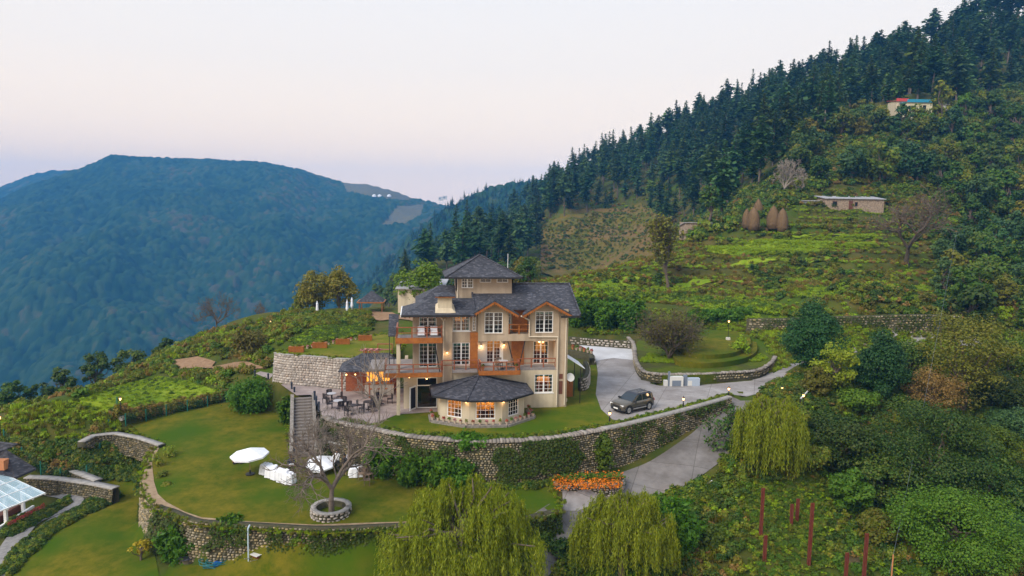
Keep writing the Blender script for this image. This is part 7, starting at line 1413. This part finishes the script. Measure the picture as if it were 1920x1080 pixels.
mh = empty('stone_well', at(351, 1052, -5.9), 0, 'low stone well capped with a dark slab', 'well'); MB().lathe([(.55, 0), (.5, .3), (.45, .32)], (0, 0, 0), 12).build('ring', m_stone_d, mh); MB().lathe([(.62, .32), (.3, .48), (.05, .5)], (0, 0, 0), 8).build('cap', m_roof, mh)
p = G(471, 984, -3.0); q = at(470, 1056, -5.6); dp = empty('drain_pipe', (p[0], p[1] - .55, q[2]), 0, 'pale blue drain pipe running down the lawn wall', 'pipe'); MB().pipe([(0, .3, p[2] - q[2] + .1), (0, 0, p[2] - q[2]), (0, -.05, 0)], .05, 8).build('pipe', mat('pale blue pipe', (.45, .55, .62), rough=.5), dp)
# lamps' conduit on the terrace wall
p = G(1047, 850, -1.5); o = empty('wall_post', (*atY(1047, 50.9)[:2], -3.4), 0, 'slim dark post against the terrace wall left of the marigolds', 'post'); MB().box(-.07, .07, -.07, .07, 0, 1.9).build('shaft', m_bluegrey, o)
# white awning rail by the bare tree
a = G(617, 828, -1.2); b_ = G(664, 838, -1.2); o = empty('awning_rail', a, 0, 'white rail spanning behind the bare planter tree', 'rail'); MB().bar((0, 0, 0), b_ - a, .16, .1).build('rail', m_white, o); [MB().bar(q, (q[0], q[1], -1.6), .05).build('post', m_dark, o) for q in (np.zeros(3), b_ - a)]
# ------------------------------------------------------------------ upper garden
gz = empty('garden_gazebo', at(697, 585, 3), .1, 'small slate roofed gazebo in the upper garden', 'gazebo'); s = np.linalg.norm(np.array(gz.location)[:2]) / FOC; r = 24 * s; hh = 1.6; b = MB(); ap_ = (0, 0, hh + 20 * s); co = [(-r, -r * .9, hh), (r, -r * .9, hh), (r, r * .9, hh), (-r, r * .9, hh)]
for i in range(4): b.slab([co[i], co[(i + 1) % 4], ap_], .1)
b.build('roof', m_roof, gz); [MB().box(x * r * .85 - .06, x * r * .85 + .06, y * r * .75 - .06, y * r * .75 + .06, -.3, hh).build('post', m_rail, gz) for x in (-1, 1) for y in (-1, 1)]; [MB().bar(co[i], co[(i + 1) % 4], .12, .16).build('eave_beam', m_wood, gz) for i in range(4)]
for i, (px, py) in enumerate(((595, 590), (651, 590), (660, 584))): parasol(at(px, py, 3), ['folded white parasol at the left of the upper garden', 'front folded white parasol near the gazebo', 'rear folded white parasol near the gazebo'][i], closed=True, group='folded parasols in the upper garden').scale = (1.1, 1.1, .95)
def cottage(name, label, x0, x1, ytop, ybase, Y, dep, m, roofm, windows=(), parts=0.35, rise=.5, door=None, over=.3, rz=0.0, fas=None):
    a = P(x0, ybase, Y); w_ = (x1 - x0) * Y / FOC; h = (ybase - ytop) * Y / FOC; o = empty(name, a, rz, label, 'building'); MB().box(0, w_, 0, dep, -1.5, h).build('wall', m, o)
    MB().slab([(-over, -over, h + .02), (w_ + over, -over, h + .02), (w_ + over, dep + over, h + rise), (-over, dep + over, h + rise)], .12).build('roof', roofm, o)
    if fas: MB().box(-over, w_ + over, -over - .06, -over - .004, h - .15, h + .75).build('roof_parapet', fas, o)
    for (u0, u1, v0, v1) in windows: w2 = MB().box(w_ * u0, w_ * u1, -.04, -.004, h * v0, h * v1).build('window', m_furn, o); MB().box(w_ * u0 + .08, w_ * u1 - .08, -.06, -.042, h * v0 + .08, h * v1 - .08).build('pane', m_carglass, w2)
    if door: MB().box(w_ * door[0], w_ * door[1], -.05, -.004, 0, h * .8).build('door', m_furn, o)
    return o
m_tin = mat('weathered tin roof', (.30, .29, .30), (.42, .42, .45), scale=2, rough=.6, metal=.2, bump=.3, bscale=5)
cottage('cream_building', 'cream building behind the left roofs of the house', 746, 800, 540, 566, 92, 5, m_wall2, m_tin, [], rise=.6); cottage('cream_annex', 'small cream annex with a window above the left roofs', 798, 832, 533, 548, 96, 4, mat('pale yellow plaster', (.66, .6, .42), rough=.9), m_tin, [(.1, .35, .3, .75), (.55, .8, .3, .8)], rise=.4)
# ------------------------------------------------------------------ hillside sheds, haystacks, hilltop house
m_rubble = mat('rubble masonry', (.26, .19, .13), (.42, .33, .25), scale=5, rough=1, bump=.8, bscale=9, col3=(.18, .13, .10), s3=3)
cottage('stone_shed', 'long low stone shed with a patched tin roof on the hill', 1547, 1656, 372, 392, 150, 5, m_rubble, m_tin, [(.12, .2, .35, .75), (.5, .55, .3, .7)], rise=.7, door=(.4, .47))
cottage('tin_shed', 'grey tin lean-to at the left end of the stone shed', 1497, 1546, 376, 388, 152, 4, m_tin, m_tin, [], rise=.3); cottage('brick_hut', 'small brick hut with a slanted tin roof left of the haystacks', 1284, 1332, 417, 437, 148, 5, m_rubble, m_tin, [(.45, .55, .4, .7)], rise=-.9, door=(.78, .93))
m_hay = mat('straw', (.14, .09, .045), (.23, .15, .08), scale=7, rough=1, bump=.8, bscale=20)
for i, (px, yb, yt, wp, Y, lb) in enumerate(((1399, 421, 390, 15, 142, 'leftmost small haystack partly hidden by the next'), (1412, 424, 386, 24, 140, 'tall second haystack from the left on the hillside'), (1449, 422, 384, 24, 140, 'tall third haystack from the left on the hillside'), (1466, 427, 388, 22, 139, 'rightmost haystack of the front row on the hillside'), (1421, 398, 372, 16, 150, 'small haystack behind the front row'))):
    p = P(px, yb, Y); h = (yb - yt) * Y / FOC * .92; r = wp / 2 * Y / FOC * .9; o = empty('haystack', p, i, lb, 'haystack', 'haystacks on the hillside')
    hm = MB().lathe([(r * .85, -.8), (r, h * .1), (r * 1.02, h * .35), (r * .85, h * .6), (r * .5, h * .85), (r * .15, h * .97)], (0, 0, 0), 14).build('stack', m_hay, o, True); MB().tube((0, 0, h * .9), (.05, 0, h * 1.06), .05, .03, 5).build('pole', m_bark, o)
    rng = np.random.default_rng(400 + i); n = 1100; t = rng.uniform(0, 1, n); a = rng.uniform(0, 6.28, n); rr = np.interp(t, [0, .35, .6, .85, 1], [r, r * 1.02, r * .87, r * .52, .1]); rr = rr + rng.uniform(0, .12, n); c = np.column_stack([np.cos(a) * rr, np.sin(a) * rr, t * h * .97]); T_ = np.column_stack([np.cos(a) * .4, np.sin(a) * .4, -np.ones(n)]); T_ /= np.linalg.norm(T_, axis=1, keepdims=True); S_ = np.column_stack([-np.sin(a), np.cos(a), np.zeros(n)]); V, F = rhombi(c, T_, S_, np.full(n, .32), np.full(n, .045)); q = link(npmesh('loose_straw', V, F, m_hay), 'loose_straw', o); tag(q, kind='stuff')
cottage('hilltop_house', 'pale yellow house with blue and red roof on the hilltop', 1700, 1746, 192, 214, 212, 8, mat('pale yellow wall', (.62, .56, .38), rough=.9), mat('bright blue roof sheet', (.03, .25, .4), rough=.5), [(.08, .35, .2, .7), (.62, .75, .4, .75)], rise=.5, fas=mat('bright blue roof sheet', (.03, .25, .4), rough=.5)); cottage('hilltop_annex', 'annex with a red roof beside the hilltop house', 1680, 1699, 190, 208, 216, 5, m_wall2, mat('red roof sheet', (.5, .06, .05), rough=.5), [], rise=.8, fas=mat('red roof sheet', (.5, .06, .05), rough=.5)); cottage('hilltop_shed', 'small pale shed left below the hilltop house', 1643, 1664, 209, 217, 208, 4, m_wall2, m_tin, [], rise=.2); cottage('hilltop_store', 'pale store at the right of the hilltop house', 1756, 1778, 196, 206, 214, 4, m_pale, m_tin, [], rise=.3)
p = P(1545, 248, 200); o = tag(mesh_o := link(npmesh('dead_tree', *mesh_trunk('t', [(np.array([0, 0, -2.]), np.array([0, 0, 6.3]), .28, .16)], None, 8), m_bark_p), 'dead_tree'), 'bare dead trunk standing at the edge of the wood', 'tree'); o.location = p
b, h, w_ = dims(1470, 292, 160, 95); plant('dead_tree', 'leafless pale dead tree leaning beside the tin shed', b, baretree(420, 9, 9, m_bark_p, levels=5, trunk=.15, twig=.035, r0=.3), names=('trunk',))
cn1 = CON[0]; q = atY(1352, 170); single('lone_conifer', 'tall lone conifer left of the dead tree on the hillside', q, CON[1], 1, (P(1352, 262, 170)[2] - q[2]) / 20); q = atY(1668, 190); b, h, w_ = dims(1668, 252, 188, 36); single('bright_conifer', 'bright green cone shaped tree on the slope below the hilltop house', b, joined(*broadleaf(421, h, w_ * 1.1, LM['mid'], ncl=40, nl=50, ls=.4, trunk=.08, shape='cone')), 0); b, h, w_ = dims(1762, 148, 205, 40); single('pale_tree', 'pale green tree in front of the hilltop house', b, joined(*broadleaf(422, h, w_, LM['scrub'], ncl=34, nl=40, ls=.5, trunk=.1)), 0)
b, h, w_ = dims(1330, 350, 152, 34); plant('hut_tree', 'dark slim trunked tree beside the brick hut', b, broadleaf(423, h, w_ * 1.2, LM['oak'], ncl=26, nl=60, ls=.35, trunk=.45), names=('trunk', 'crown'))
# red posts on the lower slope, cable
for i, (px, y0, y1, Y) in enumerate(((1426, 915, 1006, 49), (1483, 945, 985, 50), (1494, 935, 977, 50.5), (1516, 943, 1062, 46.5), (1433, 1004, 1052, 46), (1585, 1036, 1090, 45), (1619, 1000, 1090, 46))):
    b = at(px, y1, -4.); h = float(P(px, y0, b[1])[2] - b[2]); o = empty('steel_post', b, 0, ['leftmost tall red post on the slope', 'left of the close pair of short red posts', 'right of the close pair of short red posts', 'tallest red post in the middle of the slope', 'short red post low in the left of the slope', 'red post at the bottom edge left of its taller neighbour', 'rightmost red post near the corner tree'][i], 'post', 'red steel posts on the slope'); m_rust = mat('red oxide steel', (.12, .022, .014), (.17, .045, .025), scale=4, rough=.8)
    MB().box(-.09, .09, -.012, .012, -.3, h).build('web', m_rust, o); [MB().box(s * .09 - .012, s * .09 + .012, -.08, .08, -.3, h).build('flange', m_rust, o) for s in (-1, 1)]
a, b_ = P(1795, 430, 85), P(1668, 1075, 42); o = empty('overhead_cable', a, 0, 'thin grey cable running down over the right hand trees', 'cable'); n = 24; pts = [(b_ - a) * t - np.array([0, 0, .8 * math.sin(math.pi * t)]) for t in np.linspace(0, 1, n)]; MB().pipe(pts, .007, 4).build('wire', m_bluegrey, o)
o = empty('cable_pole', atY(1668, 42), 0, 'short rusty pole holding the thin cable at lower right', 'pole'); MB().tube((0, 0, -.3), (0, 0, float(P(1668, 1040, 42)[2] - o.location.z)), .05, .04, 8).build('shaft', m_terra, o)
p = at(1320, 918, -2.8); o = empty('white_pole', p, R_(30), 'white pole lying on the bank beside the lower road', 'pole'); MB().tube((-.8, 0, .1), (.9, .1, .5), .05, .05, 8).build('shaft', m_white, o)
rr_ = [at(*q, -.6) for q in ((1500, 760), (1530, 728), (1545, 715))]; o = empty('guard_rail', rr_[0], 0, 'white guard rail beside the bend below the upper road', 'rail'); [MB().bar(rr_[i] - rr_[0] + np.array([0, 0, .6]), rr_[i + 1] - rr_[0] + np.array([0, 0, .6]), .06, .14).build('rail', m_white, o) for i in (0, 1)]; [MB().bar(q - rr_[0], q - rr_[0] + np.array([0, 0, .65]), .06).build('post', m_dark, o) for q in rr_]
for i, (px, py) in enumerate(((1300, 1044), (1306, 1036), (1316, 1043), (1325, 1042))): pot(at(px, py, -4.5), ['left empty terracotta pot on the slope', 'rear empty terracotta pot on the slope', 'middle empty terracotta pot on the slope', 'right empty terracotta pot on the slope'][i], 'pots on the slope', 1, True, 1.2)
# white domes and houses on the far ridge
fv = np.empty(len(bpy.data.objects['far_hill'].data.vertices) * 3, np.float32); bpy.data.objects['far_hill'].data.vertices.foreach_get('co', fv); fv = fv.reshape(-1, 3); fq = proj(fv)
def on_far(px, py):
    d = (fq[:, 0] - px) ** 2 + (fq[:, 1] - py) ** 2 + np.where(np.hypot(fv[:, 0], fv[:, 1]) > 1800, 1e6, 0); return fv[np.argmin(d)]
for i, px in enumerate((702, 712, 721, 729)):
    o = empty('dome_tent', on_far(px, 369), 0, ['first white dome tent from the left on the far ridge', 'second white dome tent on the far ridge', 'third white dome tent on the far ridge', 'rightmost white dome tent on the far ridge'][i], 'tent', 'dome tents on the far ridge'); MB().lathe([(5, 0), (4.7, 2.5), (3.3, 4.6), (1.2, 5.6), (.1, 5.8)], (0, 0, 0), 12).build('dome', m_cloth, o)
for i, (px, py) in enumerate(((826, 374), (834, 372))): q = on_far(px, py); cottage('far_house', ['white far house left on the saddle', 'white far house right on the saddle'][i], px - 4, px + 4, py - 4, py + 1, float(q[1]), 8, m_pale, m_tin, [(.2, .5, .3, .7)], rise=1.5)
# ------------------------------------------------------------------ haze
hb = MB().box(-2500, 2500, -240, 3000, -340, 205); hz_ = hb.build('haze', bpy.data.materials.new('blue evening haze')); tag(hz_, kind='stuff')
_m = hz_.data.materials[0]; _m.use_nodes = True; _t = _m.node_tree; _t.nodes.clear(); _o = _t.nodes.new('ShaderNodeOutputMaterial'); _v = _t.nodes.new('ShaderNodeVolumePrincipled')
_v.inputs['Color'].default_value = (0.10, 0.40, 0.95, 1); _v.inputs['Density'].default_value = 0.00030; _v.inputs['Anisotropy'].default_value = 0.0
_t.links.new(_v.outputs[0], _o.inputs['Volume'])
